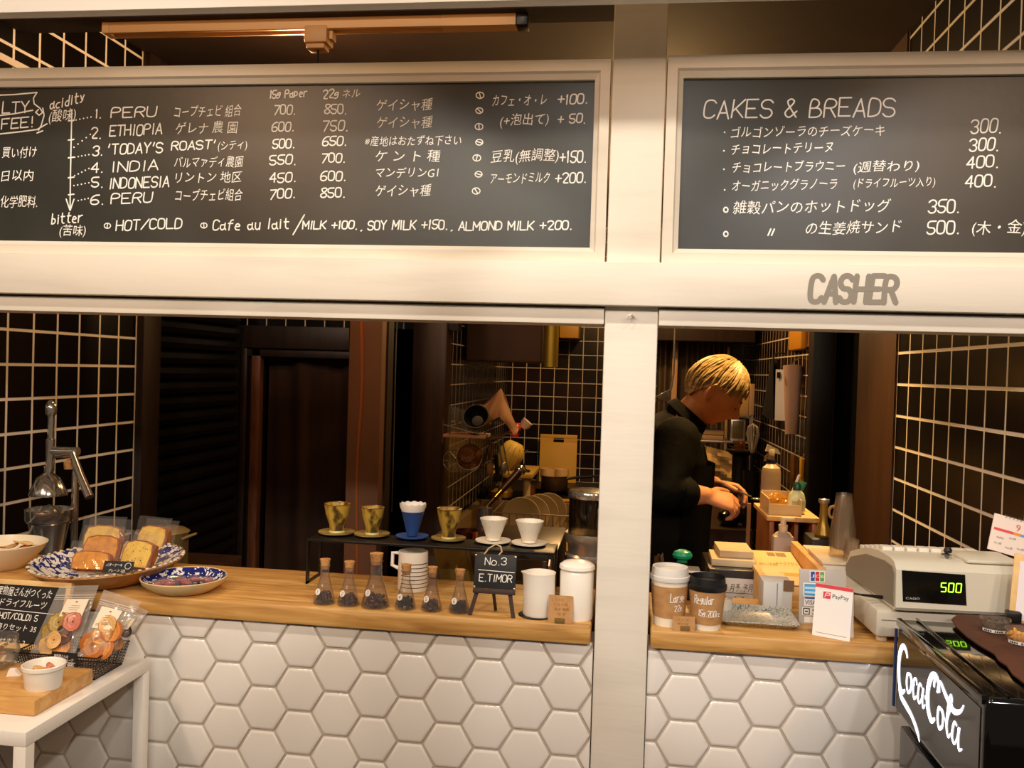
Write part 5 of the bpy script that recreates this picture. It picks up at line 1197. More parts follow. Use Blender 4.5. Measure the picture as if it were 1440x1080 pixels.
obj('back', MB().sheet(lambda u, v: ((p1.x-p0.x)*u*(1-.1*v), .10*(1-v)-.0, (p1.z-zs[1]-.015)*v*(1-.25*u)), 4, 4), MATS['cream_paper'], t, 20)
# tall black grinder with flat tray, cup on it
p = at(1042, 690, 2.55); k = mpp(p); zt = at(1042, 634, 2.55).z; zb = .80
solo('back_bench', MB().box(.02, .60, 2.35, 3.3, 0, .80, .004), mat('bench_brown', '3a2414', .5), 'brown work bench deep in the passage behind the man', 'bench')
t = thing('electric_grinder', 'slim black electric grinder with a flat tray top behind the hands of the man', 'grinder', (p.x, 2.60, zb+.0005))
obj('body', MB().lathe([(0, 0), (.05, 0), (.05, .02), (12*k, .04), (12*k, zt-zb-.03), (0, zt-zb-.03)], 24), BLACKP, t); obj('tray', MB().lathe([(0, zt-zb-.03), (10*k, zt-zb-.03), (21*k, zt-zb-.006), (21*k, zt-zb), (0, zt-zb)], 28), BLACKP, t)
t = thing('glass_cup', 'small glass cup on the tray of the black grinder', 'cup', (p.x-.01, 2.60, zt+.001))
obj('cup', MB().lathe([(0, 0), (.02, 0), (.03, .04), (.028, .04), (.018, .004), (0, .004)], 24), clear('amber_cup', 'e8c890', .2, .03, .4, 'b08840'), t); obj('handle', MB().tube([(-.026, 0, .035), (-.046, 0, .032), (-.044, 0, .015), (-.024, 0, .01)], .003, 8), GLASS, t)
p = at(1032, 665, 2.5); solo('round_kettle', MB().lathe([(0, 0), (.035, .0), (.055, .03), (.05, .06), (.03, .075), (.008, .08), (.01, .092), (0, .095)], 24), mat('black_gloss', '14100c', .15), 'round black gloss kettle beside the black grinder', 'kettle', (p.x-.02, 2.46, zb+.0005))
# whisk in a dark tub
p = at(1060, 640, 2.4); q = at(1059, 597, 2.4); k = mpp(p)
t = thing('balloon_whisk', 'white wire balloon whisk standing in a dark holder', 'whisk', (p.x, 2.45, zb+.0005)); zw = p.z-zb
m = MB()
for a in range(4):
    ca, sa_ = math.cos(a*.785), math.sin(a*.785)
    P = [(w_*8.5*k*ca*s, w_*8.5*k*sa_*s, zw+(q.z-p.z)*h_) for w_, h_, s in ((.15, 0, 1), (.7, .35, 1), (1, .65, 1), (.8, .9, 1), (0, 1, 1), (.8, .9, -1), (1, .65, -1), (.7, .35, -1), (.15, 0, -1))]
    m.tube(P, .0028, 6)
obj('wires', m, mat('white_wire', 'd8d0c4', .3, .5), t); obj('handle', MB().tube([(0, 0, zw+.005), (0, 0, zw-.12)], .010, 10), BLACKP, t)
obj('holder', MB().lathe([(0, 0), (.035, 0), (.04, zw-.08), (.036, zw-.08), (.03, .005), (0, .005)], 20), BLACKP, t)
# hanging things on the right kitchen wall
p0 = at(1099, 516, 2.95)
def wx(px, py, X=.80): return ax(px, py, X)
a_, b_ = wx(1108, 520, .80), wx(1120, 600, .80)
t = thing('rolled_poster', 'rolled beige poster hanging on the right kitchen wall', 'poster', (.80, a_.y, b_.z))
Lr = a_.z-b_.z; kr = mpp(a_)
obj('roll', MB().tube([(.018, -.02, Lr+.02), (.018, -.06, -.05)], [.046, .030], 20), mat('beige_poster_paper', 'a88878', .8, bump=(90, .15)), t)
obj('loose_edge', MB().sheet(lambda u, v: (-.015-.045*u, -.03-.02*v+.02*u, Lr*(1-v)+.015*v-.0), 4, 6), PAPER, t)
m = MB(); 
for j in range(3): m.box(-.055, -.035, -.05-.0, -.0485, Lr*(.75-.2*j), Lr*(.82-.2*j))
obj('dark_mark', MB().box(-.058, -.040, -.036, -.034, Lr*.84, Lr*.95), INK, t)
obj('hook', MB().tube([(.018, -.02, Lr+.02), (.03, -.01, Lr+.05), (.06, -.01, Lr+.06)], .004, 6), CHROME, t)
p = wx(1078, 575, .78); q = wx(1084, 505, .78)
def flap(u, v):
    w_ = .10*(1-.7*v); return (.03*math.sin(u*5)*(1-v), (u-.5)*w_*2.2, (q.z-p.z+.05)*v+.012*math.sin(u*9)*(1-v))
t = thing('apron', 'black apron bunched on a hook on the right kitchen wall', 'apron', (.80, p.y, p.z-.05))
obj('cloth', MB().sheet(flap, 16, 12).sheet(lambda u, v: Vector(flap(u, v))+Vector((.03+.01*math.sin(u*6), .005, .0)), 16, 12), mat('black_cloth', '14100e', .95), t, 60)
obj('hook', MB().tube([(.0, 0, q.z-p.z+.04), (.02, 0, q.z-p.z+.085), (.066, 0, q.z-p.z+.085)], .005, 6), BLACKM, t)
for i, (px, py) in enumerate(((1094, 574), (1098, 577))):
    p = wx(px, py, .80); t = thing('hanging_sieve', 'small tan wooden scoop hanging under the black apron' if i == 0 else 'second tan wooden scoop hanging beside the first under the apron', 'scoop', p)
    obj('handle', MB().tube([(0, 0, .0), (0, 0, .12), (.066, 0, .13)], .006, 8), mat('tan_wood', 'a87848', .7), t); obj('bowl', MB().ball((0, 0, -.02), (.016, .022, .035), 14, 8), MATS['tan_wood'], t)

p = at(934, 556, 2.9); k = mpp(p)
t = thing('hanging_ladle', 'dark steel ladle hanging left of the man, near the pillar', 'ladle', p)
obj('bowl', MB().lathe([(0, -9*k), (7*k, -7*k), (11*k, -1*k), (12*k, 4*k), (10.5*k, 4*k), (6*k, -5*k), (0, -7*k)], 28, M=rot('Y', -30)), STEEL, t)
obj('handle', MB().tube([(9*k, 0, 8*k), (12*k, .0, 30*k), (12*k, .02, 2.30-p.z)], .005, 8), STEEL, t)
solo('hanging_rail', MB().tube([(p.x-.25, 2.92, 2.302), (p.x+.35, 2.92, 2.302)], .007, 8).tube([(p.x-.2, 2.92, 2.302), (p.x-.2, 2.92, 2.62)], .005, 6).tube([(p.x+.3, 2.92, 2.302), (p.x+.3, 2.92, 2.62)], .005, 6), BLACKM, 'black rail hung from the ceiling carrying the steel ladle', 'rail')
p = at(930, 596, 2.9); k = mpp(p)

t = thing('dish_drainer', 'steel wire dish drainer standing in the sink behind the white drippers', 'dish rack', (-.42, 2.75, .6405))
m = MB()
for i in range(12): m.tube([(-.2+.036*i, -.2, .15), (-.2+.036*i, -.2, .01), (-.2+.036*i, .18, .01), (-.2+.036*i, .18, .15)], .0025, 5)
for y_ in (-.2, .18): m.tube([(-.21, y_, .15), (.21, y_, .15)], .004, 6)
for x_ in (-.21, .21): m.tube([(x_, -.2, .15), (x_, .18, .15)], .004, 6)
obj('wires', m, STEEL, t)
for i in range(4):
    solo('soup_plate', MB().lathe([(0, 0), (.05, .004), (.10, .02), (.098, .024), (.05, .009), (0, .006)], 28, M=rot('X', 78)), mat('cream_plate_glaze', 'd8c49c', .35), 'cream plate standing on edge in the wire dish drainer', 'plate', (-.50+.04*i, 2.66+.07*i, .7555), 0, 'plates in the dish drainer')
solo('dish_cloth', MB().box(-.11, .11, -.012, .012, -.10, .012, .008), mat('ochre_cloth', 'b88a3c', .95), 'ochre dish cloth hung over the front rim of the steel sink', 'cloth', (-.25, 2.074, .7415))
# ================================================================ right counter
def cupt(label, px, py, k0, tw, bw_, hpx, lidcol, group=None):
    pass
b0 = on(941, 884, ZC); b0.y = max(b0.y, .045); k = mpp(b0)
CREAMC = mat('cream_paper_cup', 'e6dcc6', .6)
t = thing('paper_cup', 'large paper coffee cup with a white lid and kraft sleeve beside the pillar', 'cup', b0+Vector((0, 0, .0005)))
R0, R1, H = 20.5*k, 26*k, 66*k
obj('cup', MB().lathe([(0, 0), (R0, 0), (R1, H), (0, H)], 40), CREAMC, t)
rr = lambda z: R0+(R1-R0)*z/H
obj('sleeve', MB().lathe([(rr(H*.20)+.0002, H*.20), (rr(H*.20)+.0012, H*.20), (rr(H*.86)+.0012, H*.86), (rr(H*.86)+.0002, H*.86)], 40), KRAFT, t)
obj('lid', MB().lathe([(0, H), (R1*1.05, H-.004), (R1*1.07, H), (R1*1.06, H+.005), (R1*1.0, H+.006), (R1*.97, H+.018), (R1*.94, H+.022), (R1*.86, H+.022), (R1*.84, H+.016), (0, H+.016)], 40), mat('white_lid', 'd9d4ca', .35), t)
def cupwrite(t, txt, R0, R1, H, a0, a1, z, h, st):
    m = MB(); tb = MB(); w_ = (a1-a0)*.03; latin(tb, txt, Vector((0, 0, 0)), Vector((1, 0, 0)), h, st, .1)
    sc = (a1-a0)
    # bend the flat line around the cup
    tb = MB(); Lw = sc*(R0+(R1-R0)*z/H); latin(tb, txt, Vector((0, 0, 0)), Vector((Lw, 0, 0)), h, st, .1)
    V = []
    for v in tb.v:
        rz = R0+(R1-R0)*(z+v.z)/H+.0017; a = a0+v.x/(R0+(R1-R0)*z/H); V.append((rz*math.cos(a), rz*math.sin(a), z+v.z))
    m.add(V, tb.f); obj('white_writing', m, CHALK, t, 0)
cupwrite(t, 'Large', R0, R1, H, math.radians(-90), math.radians(-38), H*.55, 12*k, .0016)
cupwrite(t, '22g.', R0, R1, H, math.radians(-75), math.radians(-40), H*.36, 8*k, .0014)
b1 = on(994, 886, ZC); b1.y = max(b1.y, .035); k = mpp(b1)
t = thing('paper_cup', 'regular paper coffee cup with a black lid and kraft sleeve beside the foil tray', 'cup', b1+Vector((0, 0, .0005)))
R0, R1, H = 19*k, 25*k, 58*k
obj('cup', MB().lathe([(0, 0), (R0, 0), (R1, H), (0, H)], 40), CREAMC, t)
obj('sleeve', MB().lathe([(rr(H*.15)+.0002, H*.15), (rr(H*.15)+.0012, H*.15), (rr(H*.97)+.0012, H*.97), (rr(H*.97)+.0002, H*.97)], 40), KRAFT, t)
obj('lid', MB().lathe([(0, H), (R1*1.06, H-.004), (R1*1.08, H), (R1*1.07, H+.006), (R1*1.0, H+.008), (R1*.97, H+.020), (R1*.92, H+.022), (R1*.88, H+.012), (0, H+.012)], 40), BLACKP, t)
cupwrite(t, 'Regular', R0, R1, H, math.radians(-140), math.radians(-72), H*.66, 12*k, .0016)
cupwrite(t, '15g.200cc', R0, R1, H, math.radians(-125), math.radians(-42), H*.36, 9*k, .0015)
cc = on(961, 889, ZC); k = mpp(cc)
t = thing('kraft_card', 'small kraft paper card standing between the two paper cups', 'card', Vector((cc.x, max(cc.y, .002), ZC+.0004)))
obj('card', MB().box(-15*k, 16*k, -.0006, .0006, 0, 20*k, 0, rot('X', -6)), KRAFT, t)
obj('clip', MB().box(-4*k, 9*k, -.002, .004, 0, 7*k, .0005), MATS['olive_clip'], t)
for j in range(2):
    m = MB(); kana(m, ('コップ', 'サイズ')[j], rot('X', -6) @ Vector((-9*k, -.0009, (14-6*j)*k)), Vector((16*k, 0, 0)), 4*k); obj('ink_writing', m, MATS['brown_ink'], t, 0)
# foil tray
f0, f1 = on(1015, 884, ZC), on(1128, 893, ZC); fb = on(1015, 858, ZC); k = mpp(f0)
t = thing('cash_tray', 'shallow silver grey cash tray with a crackle pattern on the right counter', 'tray', ((f0.x+f1.x)/2, (f0.y+fb.y)/2+.01, ZC+.0004), -1)
hw, hd = (f1.x-f0.x)/2, (fb.y-f0.y)/2
FOIL, nt_, b_f = nodes('crackled_silver')
tc_ = nt_.nodes.new('ShaderNodeTexCoord'); nz_ = nt_.nodes.new('ShaderNodeTexNoise'); nz_.inputs['Scale'].default_value = 30
mx_ = nt_.nodes.new('ShaderNodeMix'); mx_.data_type = 'VECTOR'; mx_.inputs[0].default_value = .02
vo_ = nt_.nodes.new('ShaderNodeTexVoronoi'); vo_.feature = 'DISTANCE_TO_EDGE'; vo_.inputs['Scale'].default_value = 105
rp_ = nt_.nodes.new('ShaderNodeValToRGB'); rp_.color_ramp.elements[0].position = .02; rp_.color_ramp.elements[0].color = hx('4a4a42'); rp_.color_ramp.elements[1].position = .05; rp_.color_ramp.elements[1].color = hx('c4c2b6')
nt_.links.new(tc_.outputs['Object'], nz_.inputs['Vector']); nt_.links.new(tc_.outputs['Object'], mx_.inputs[4]); nt_.links.new(nz_.outputs['Color'], mx_.inputs[5]); nt_.links.new(mx_.outputs[1], vo_.inputs['Vector'])
nt_.links.new(vo_.outputs['Distance'], rp_.inputs[0]); nt_.links.new(rp_.outputs[0], b_f.inputs['Base Color']); b_f.inputs['Roughness'].default_value = .3; b_f.inputs['Metallic'].default_value = .3
def rrect(w_, d_, r): return [(sx*(w_-r)+r*math.cos(a), sy*(d_-r)+r*math.sin(a)) for sx, sy, s0 in ((1, 1, 0), (-1, 1, 1.5708), (-1, -1, 3.1416), (1, -1, 4.7124)) for a in [s0+q*.3927 for q in range(5)]]
V = []; F = []; rings = []
for w_, d_, z in ((hw*.86, hd*.80, 0), (hw, hd, .012), (hw*1.02, hd*1.03, .0125), (hw*1.02, hd*1.03, .0115), (hw*.99, hd*.98, .0135), (hw*.86, hd*.80, .0022)):
    pts = rrect(w_, d_, .012); rings.append(len(V)); V += [(x, y, z) for x, y in pts]
n = 20
for a, b_ in zip(rings, rings[1:]): F += [(a+i, a+(i+1) % n, b_+(i+1) % n, b_+i) for i in range(n)]
F += [tuple(range(n)), tuple(range(rings[-1], rings[-1]+n))]
obj('tray', MB().add(V, F), FOIL, t, 50)
# paper tape ring behind the tray
tp = on(1026, 858, ZC); k = mpp(tp)
m = MB()
m.tube([(.020*math.cos(a*.2)-.0, .022*math.sin(a*.2), .014) for a in range(-9, 13)], .0012, 6)
P = [(.028*math.cos(a*.16), .024*math.sin(a*.16)) for a in range(-11, 10)]
V = [(x, y, z) for z in (.0005, .026) for x, y in P]; n = len(P)
solo('paper_band', MB().add(V, [(i, i+1, n+i+1, n+i) for i in range(n-1)]), mat('pale_paper_band', 'd8cfc0', .7), 'curled strip of pale paper behind the cash tray', 'paper strip', (tp.x-.02, max(tp.y+.01, .17), ZC), -40)
# payment tent card without its code
pl, pr = on(1142, 893, ZC), on(1195, 903, ZC); k = mpp(pl)
ang = math.degrees(math.atan2(pr.y-pl.y, pr.x-pl.x)); W_ = (pr-pl).length; Hh = 72*k
t = thing('payment_card', 'white tent card with a red top band, reading PayPay, at the counter edge', 'sign', Vector((pl.x, max(pl.y, .004), ZC+.0005)), ang)
a_ = 9; lean = rot('X', -a_)
CARDW = mat('white_card', 'f2eee8', .5)
obj('front_panel', MB().box(0, W_, -.0008, .0008, 0, Hh, 0, lean), CARDW, t)
T2 = shift(0, 2*Hh*math.sin(math.radians(a_)), 0) @ rot('X', a_)
obj('back_panel', MB().box(0, W_, -.0008, .0008, 0, Hh, 0, T2), CARDW, t)
lm3 = lean.to_3x3(); upv = lm3 @ Vector((0, 0, 1))
def pp(x, z, d=.0011): return lean @ Vector((x*W_, -d, z*Hh))
def flat(par, name, pts, mt, d=.0011): return obj(name, MB().add([pp(x, z, d) for x, z in pts], [tuple(range(len(pts)))]), mt, par, 0)
RED = mat('red_card_ink', 'd8404a', .5)
flat(t, 'red_band', [(0, .93), (1, .93), (1, 1), (0, 1)], RED)
flat(t, 'red_logo', [(.22, .735), (.42, .735), (.42, .865), (.22, .865)], RED)
m = MB(); latin(m, 'P', pp(.27, .755, .0014), pp(.40, .755)-pp(.27, .755), .09*Hh, .0013, .02, upv); obj('logo_letter', m, CARDW, t, 0)
m = MB(); typed(m, 'PayPay', pp(.47, .735), pp(.90, .735)-pp(.47, .735), None, upv); obj('printed_text', m, INK, t, 0)
m = MB(); m.ribbon([(0, 0), (W_*.8, 0)], .0009, frame(pp(.1, .07), Vector((1, 0, 0)), upv)); obj('printed_line', m, mat('grey_ink', '8a8680', .7), t, 0)
# card brand stand
ql, qr = on(1124, 878, ZC), on(1170, 882, ZC); ql.y = max(ql.y, .11); k = mpp(ql)
t = thing('card_stand', 'clear stand of card payment logos behind the white tent card', 'sign', (ql.x, ql.y, ZC+.0005), 2)
W_ = 64*k; Hh = 76*k; lean = rot('X', -6); lm3 = lean.to_3x3(); upv = lm3 @ Vector((0, 0, 1))
GREYC = mat('grey_acrylic', 'b4aea6', .25)
obj('back_panel', MB().box(0, W_, -.001, .002, 0, Hh, .0005, lean), GREYC, t)
obj('foot', MB().box(0, W_, -.001, .06, 0, .002), GREYC, t)
def cp(px, py, d=.0013): return lean @ Vector(((px-1122)*k, -d, (880-py)*k))
def quad(name, x0, y0, x1, y1, mt, d=.0013): return obj(name, MB().add([cp(x0, y1, d), cp(x1, y1, d), cp(x1, y0, d), cp(x0, y0, d)], [(0, 1, 2, 3)]), mt, t, 0)
BLUEI, REDI, GREENI, SKY = mat('blue_ink', '2a4fa0', .5), mat('red_ink', 'c82a30', .5), mat('green_ink', '5aa03a', .5), mat('sky_blue_ink', '4aa0d8', .5)
STW = mat('sticker_white', 'ece8e2', .4)
quad('sticker', 1136, 806, 1157, 821, STW)
for i, (mt, ch) in enumerate(((BLUEI, 'J'), (REDI, 'C'), (GREENI, 'B'))):
    quad('colour_bar', 1137.5+6.4*i, 807, 1143+6.4*i, 820, mt, .0016); m = MB(); typed(m, ch, cp(1138.3+6.4*i, 815.5, .0019), cp(1142.3+6.4*i, 815.5)-cp(1138.3+6.4*i, 815.5), 4.5*k, upv); obj('logo_letter', m, STW, t, 0)
quad('sticker', 1127.5, 823, 1146, 842, STW); quad('blue_square', 1129, 824.5, 1144.5, 840.5, SKY, .0016)
for yy in (828.5, 834.5): quad('pale_bar', 1129.5, yy, 1144, yy+3, mat('pale_blue_ink', 'b8daf0', .5), .0019)
quad('sticker', 1128.5, 845, 1147, 855, STW); quad('blue_line', 1130, 843, 1146, 845, BLUEI, .0016)
m = MB(); typed(m, 'VISA', cp(1130, 853, .0016), cp(1145, 853)-cp(1130, 853), 6*k, upv); obj('logo_text', m, mat('navy_ink', '1c2450', .5), t, 0)
quad('sticker', 1126, 857, 1150, 868, STW)
m = MB()
m.ribbon([(-4*k, -4*k), (4*k, -4*k), (4*k, 4*k), (-4*k, 4*k), (-4*k, -4*k)], .0018, frame(cp(1132, 862.5, .0016), lm3 @ Vector((1, 0, 0)), upv)); m.ribbon([(-1.2*k, 0), (1.2*k, 0)], .0028, frame(cp(1132, 862.5, .0017), lm3 @ Vector((1, 0, 0)), upv))
obj('square_logo', m, INK, t, 0)
m = MB(); typed(m, 'S', cp(1140, 866.5, .0016), cp(1145, 866.5)-cp(1140, 866.5), 8*k, upv); obj('logo_text', m, INK, t, 0)
quad('mastercard_patch', 1152, 826, 1168, 834, mat('dark_violet_ink', '3c2c4c', .5))
for cx_, mt, d in ((1158, REDI, .0016), (1163.5, mat('orange_ink', 'e08a2a', .5), .0018)):
    obj('logo_disc', MB().lathe([(0, 0), (3.6*k, 0)], 20, M=Matrix.Translation(cp(cx_, 830.5, d)) @ lean @ rot('X', 90)), mt, t, 0)
quad('sticker', 1129, 870, 1142, 878, STW)
# white box + menu holder behind
u0, u1 = at(1071, 850, .23), at(1116, 852, .23)
t = thing('white_box', 'white paper box with a taped front behind the card logo stand', 'box', (u0.x, .215, ZC+.0005)); k = mpp(u0)
obj('carton', MB().box(0, u1.x-u0.x-.006, 0, .065, 0, at(1090, 817, .23).z-ZC, .002), mat('pale_blue_white_card', 'c9c8c4', .6), t)
obj('flap_line', MB().box((u1.x-u0.x)*.42, (u1.x-u0.x)*.42+.002, -.0008, 0, 0, at(1090, 817, .23).z-ZC-.002), mat('grey_line', '8a8884', .7), t)
obj('tape', MB().box((u1.x-u0.x)*.62, (u1.x-u0.x)*.95, -.0012, -.0003, .040, .064), mat('brown_tape', '7a6048', .4), t)
# grey box with calendar sheet
u0, u1 = at(995, 850, .42), at(1062, 850, .42); zt = at(1030, 801, .42).z; zl = at(1030, 813, .42).z
t = thing('document_case', 'dark clear document case with a calendar sheet behind the regular cup', 'case', (u0.x, .42, .7195))
Wd = u1.x-u0.x
obj('case', MB().box(0, Wd, 0, .20, 0, zt-.7195, .004), mat('smoke_plastic', '2a2320', .25), t)
obj('calendar_sheet', MB().box(.006, Wd-.002, -.0012, -.0004, .1, zl-.7195), mat('pale_sheet', 'c8bcae', .7), t)
zz = zl-.7195
for txt, x0, x1, z, h in (('月予', .45, .66, -.030, .021), ('予月', .72, .92, -.030, .021), ('曜', .30, .38, -.056, .015), ('予', .52, .60, -.056, .015), ('予', .68, .76, -.056, .015)):
    m = MB(); kana(m, txt, Vector((Wd*x0, -.0016, zz+z)), Vector((Wd*(x1-x0), 0, 0)), h); obj('print', m, INK, t, 0)
for zo in (-.036, -.060): obj('print', MB().box(.2*Wd, Wd*.98, -.0016, -.0012, zz+zo, zz+zo+.0012), INK, t, 0)
t = None
solo('under_bench', MB().box(.12, .79, .36, 1.05, .60, .719, .004).box(.26, .79, 1.0505, 1.35, .60, .719, .004), WALNUT, 'brown work bench behind the right counter carrying boxes and books', 'bench')
solo('under_cabinet', MB().box(.16, .75, .40, 1.0, 0, .599, .004), MATS['dark_cabinet'], 'dark cabinet under the bench behind the right counter', 'cabinet')
# notebooks on the case
u0, u1 = at(1000, 790, .46), at(1062, 792, .46)
for i, (w_, lab) in enumerate(((1.0, 'lower'), (.78, 'upper'))):
    solo('notebook', MB().box(0, (u1.x-u0.x)*w_, 0, .12, 0, .017, .002), mat('cream_pages', 'd2b890', .7), lab + ' of two cream notebooks stacked on the document case', 'notebook', (u0.x+(u1.x-u0.x)*(1-w_)*.9, .45+.02*i, zt+.0006+.0176*i), -2+3*i, 'notebooks on the document case')
# wooden tray box with a hand written sheet
c = [on(1072, 815, 1.055), on(1148, 800, 1.055), on(1128, 776, 1.055), on(1052, 778, 1.055)]
t = thing('paper_box', 'open tan wooden box with a hand written paper lid sheet, right of the notebooks', 'box', (at(1077, 815, .34).x, .34, .7195))
PLY = wood('pale_plywood', 'd09a58', 'e2b270', (6, 6, 6), 3, .6)
u0 = at(1076, 815, .34); u1 = at(1146, 808, .34); Wd = u1.x-u0.x; zt2 = at(1100, 812, .34).z-.7195
obj('box', MB().box(0, Wd, .0, .30, 0, zt2-.02, .003), PLY, t)
lean = Matrix.Translation((0, .0, zt2-.018)) @ rot('X', 4)
obj('sheet', MB().box(.004, Wd-.004, .0, .29, .0005, .0020, 0, lean), mat('orange_tint_paper', 'e6bd86', .8), t)
lm3 = lean.to_3x3()
for txt, x0, x1, y, h in (('00〜15:00', .06, .46, .15, .035), ('テイクアウト', .44, .92, .16, .035), ('〜', .4, .6, .08, .03)):
    m = MB(); kana(m, txt, lean @ Vector((Wd*x0, y, .0023)), lm3 @ Vector((Wd*(x1-x0), 0, 0)), h, lm3 @ Vector((0, 1, 0))); obj('ink_writing', m, MATS['brown_ink'], t, 0)
obj('highlight', MB().box(Wd*.5, Wd*.95, .07, .095, .0021, .0024, 0, lean), mat('amber_marker', 'cf9a3c', .8), t)
obj('photo_patch', MB().box(Wd*.38, Wd*.55, .24, .275, .0021, .0024, 0, lean).box(Wd*.58, Wd*.80, .24, .275, .0021, .0024, 0, lean), mat('brown_photo', '8a6a48', .6), t)
obj('side_rail', MB().box(Wd+.0, Wd+.018, -.02, .31, 0, zt2+.030, .002), PLY, t); obj('side_rail', MB().box(-.016, -.001, .0, .30, 0, zt2+.004, .002), PLY, t)
# soap pump and wooden caddy stand
u0, u1 = at(1082, 786, .78), at(1150, 786, .78); k = mpp(u0)
CAR = wood('orange_caddy_wood', '8a4c1e', 'a8642c', (8, 8, 1), 5, .5)
t = thing('wooden_caddy', 'orange brown wooden stand on the bench behind the soap pump', 'stand', (u0.x, .80, .7195)); Wd = u1.x-u0.x
zt3 = at(1110, 733, .80).z-.7195
obj('side_panel', MB().box(0, .014, 0, .24, 0, zt3, .002), CAR, t); obj('side_panel', MB().box(Wd-.014, Wd, 0, .24, 0, zt3, .002), CAR, t); obj('divider', MB().box(Wd*.55, Wd*.55+.012, .02, .24, 0, zt3, .002), CAR, t)
obj('back_panel', MB().box(.014, Wd-.014, .225, .24, 0, zt3, .0), CAR, t); obj('top', MB().box(-.01, Wd+.004, -.015, .245, zt3+.0005, zt3+.014, .002), PLY, t)
CT = .7195+zt3+.0145
sp_ = at(1105, 790, .70); k = mpp(sp_)
t = thing('soap_pump', 'pale soap pump bottle in front of the orange wooden stand', 'bottle', (at(1100, 780, .72).x, .72, .7195))
zs_ = lambda py: at(1100, py, .72).z-.7195
obj('bottle', MB().box(-15*k, 15*k, -.02, .02, 0, zs_(752), .010).lathe([(14*k, zs_(752)-.004), (10*k, zs_(749)), (6*k, zs_(747)), (0, zs_(747))], 24, sy=.8), mat('frosted_tan_plastic', 'b8a088', .4), t)
obj('pump', MB().lathe([(0, zs_(748)), (6*k, zs_(748)), (6.5*k, zs_(738)), (4*k, zs_(737)), (4*k, zs_(730)), (0, zs_(730))], 20).box(-.004, .03, -.006, .006, zs_(731), zs_(727), .002), mat('cream_pump', 'd8c09a', .4), t)
# crate with packets on the stand
u0, u1 = at(1078, 728, .84), at(1124, 726, .84)
t = thing('cream_tray', 'cream plastic tray of clear packets on the wooden stand', 'tray', (u0.x, .81, CT)); Wd = u1.x-u0.x
CRP = mat('cream_plastic_tray', 'd8b678', .4)
obj('tray', MB().box(0, Wd, 0, .16, 0, .003).box(0, .003, 0, .16, .003, .045).box(Wd-.003, Wd, 0, .16, .003, .045).box(.003, Wd-.003, 0, .003, .003, .030).box(.003, Wd-.003, .157, .16, .003, .05), CRP, t)
for i, (dx, dy, z) in enumerate(((.02, .03, .01), (.05, .08, .016), (.03, .11, .03))):
    def pk(u, v): return ((u-.5)*.06, (v-.5)*.05, .012*math.sin(u*3.14)*math.sin(v*3.14)+.004*math.sin(u*19+v*15+i))
    solo('plastic_packet', MB().sheet(pk, 14, 12).sheet(lambda u, v: Vector(pk(u, v))*Vector((1, 1, 0)).x if 0 else ((u-.5)*.06, (v-.5)*.05, -.002), 4, 4), clear('packet_film', 'f0d8a8', .35, .1, .4, 'c8983c'), 'crinkled clear packet in the cream tray on the wooden stand', 'packet', (u0.x+dx+.01, .81+dy, CT+z+.006), i*25, 'packets in the cream tray', 60)
# pale green detergent bottle
dpt = at(1125, 734, .80); k = mpp(dpt)
t = thing('detergent_bottle', 'pale yellow detergent bottle with a green label and dark green cap on the wooden stand', 'bottle', (dpt.x, .86, CT))
k = mpp(t.location)
obj('bottle', MB().lathe([(0, 0), (10*k, 0), (12*k, .006), (12.5*k, 18*k), (10*k, 28*k), (5*k, 33*k), (0, 33*k)], 32, sy=.55), mat('pale_yellow_bottle', 'e2dc9a', .3), t)
obj('cap', MB().lathe([(0, 33*k), (5.5*k, 33*k), (5.5*k, 40*k), (3*k, 44*k), (0, 44*k)], 20), mat('dark_green_plastic', '1c4a34', .35), t)
m = MB()
def lb(u, v): a = math.radians(-90+10+(u-.5)*92); return (12.7*k*math.cos(a), 12.7*k*.55*math.sin(a)-.0006, (4+14*v)*k)
obj('label', MB().sheet(lb, 10, 2), mat('sage_label', 'a8b078', .5), t)
# tongs / green brush on the stand
g0, g1 = at(1114, 706, .90), at(1131, 668, .93)
t = thing('green_brush', 'green and white bottle brush standing behind the detergent bottle', 'brush', (g0.x, .93, CT))
m = MB().tube([(0, 0, .004), (g1.x-g0.x, 0, g1.z-CT-.02)], .010, 10); obj('head', m, mat('green_plastic', '3a7a54', .4), t)
obj('handle', MB().tube([(-.012, 0, .004), (g1.x-g0.x-.014, 0, g1.z-CT)], .004, 8), mat('white_plastic', 'd8d0c0', .4), t)
# yellow cartons clipped on the wall
p0 = wx(1108, 660, .84); p1 = wx(1126, 660, .84)
for i, (px, w_, h_, mt, lab) in enumerate(((1118, .10, .16, clear('amber_pack', 'e0b060', .5, .1, .3, '8a6430'), 'amber clear pack hung on the right kitchen wall above the brush'), (1130, .05, .12, mat('yellow_card', 'd8a438', .6), 'narrow yellow card hung on the right kitchen wall beside the amber pack'))):
    q = wx(px, 662, .855)
    t = thing('hanging_pack' if i == 0 else 'hanging_card', lab, 'pack' if i == 0 else 'card', (.853, q.y, q.z))
    obj('panel', MB().box(-.014, .0, -w_/2, w_/2, -h_/2, h_/2, .003), mt, t); obj('hook', MB().tube([(-.006, 0, h_/2-.001), (.002, 0, h_/2+.02), (.013, 0, h_/2+.02)], .003, 6), CHROME, t)
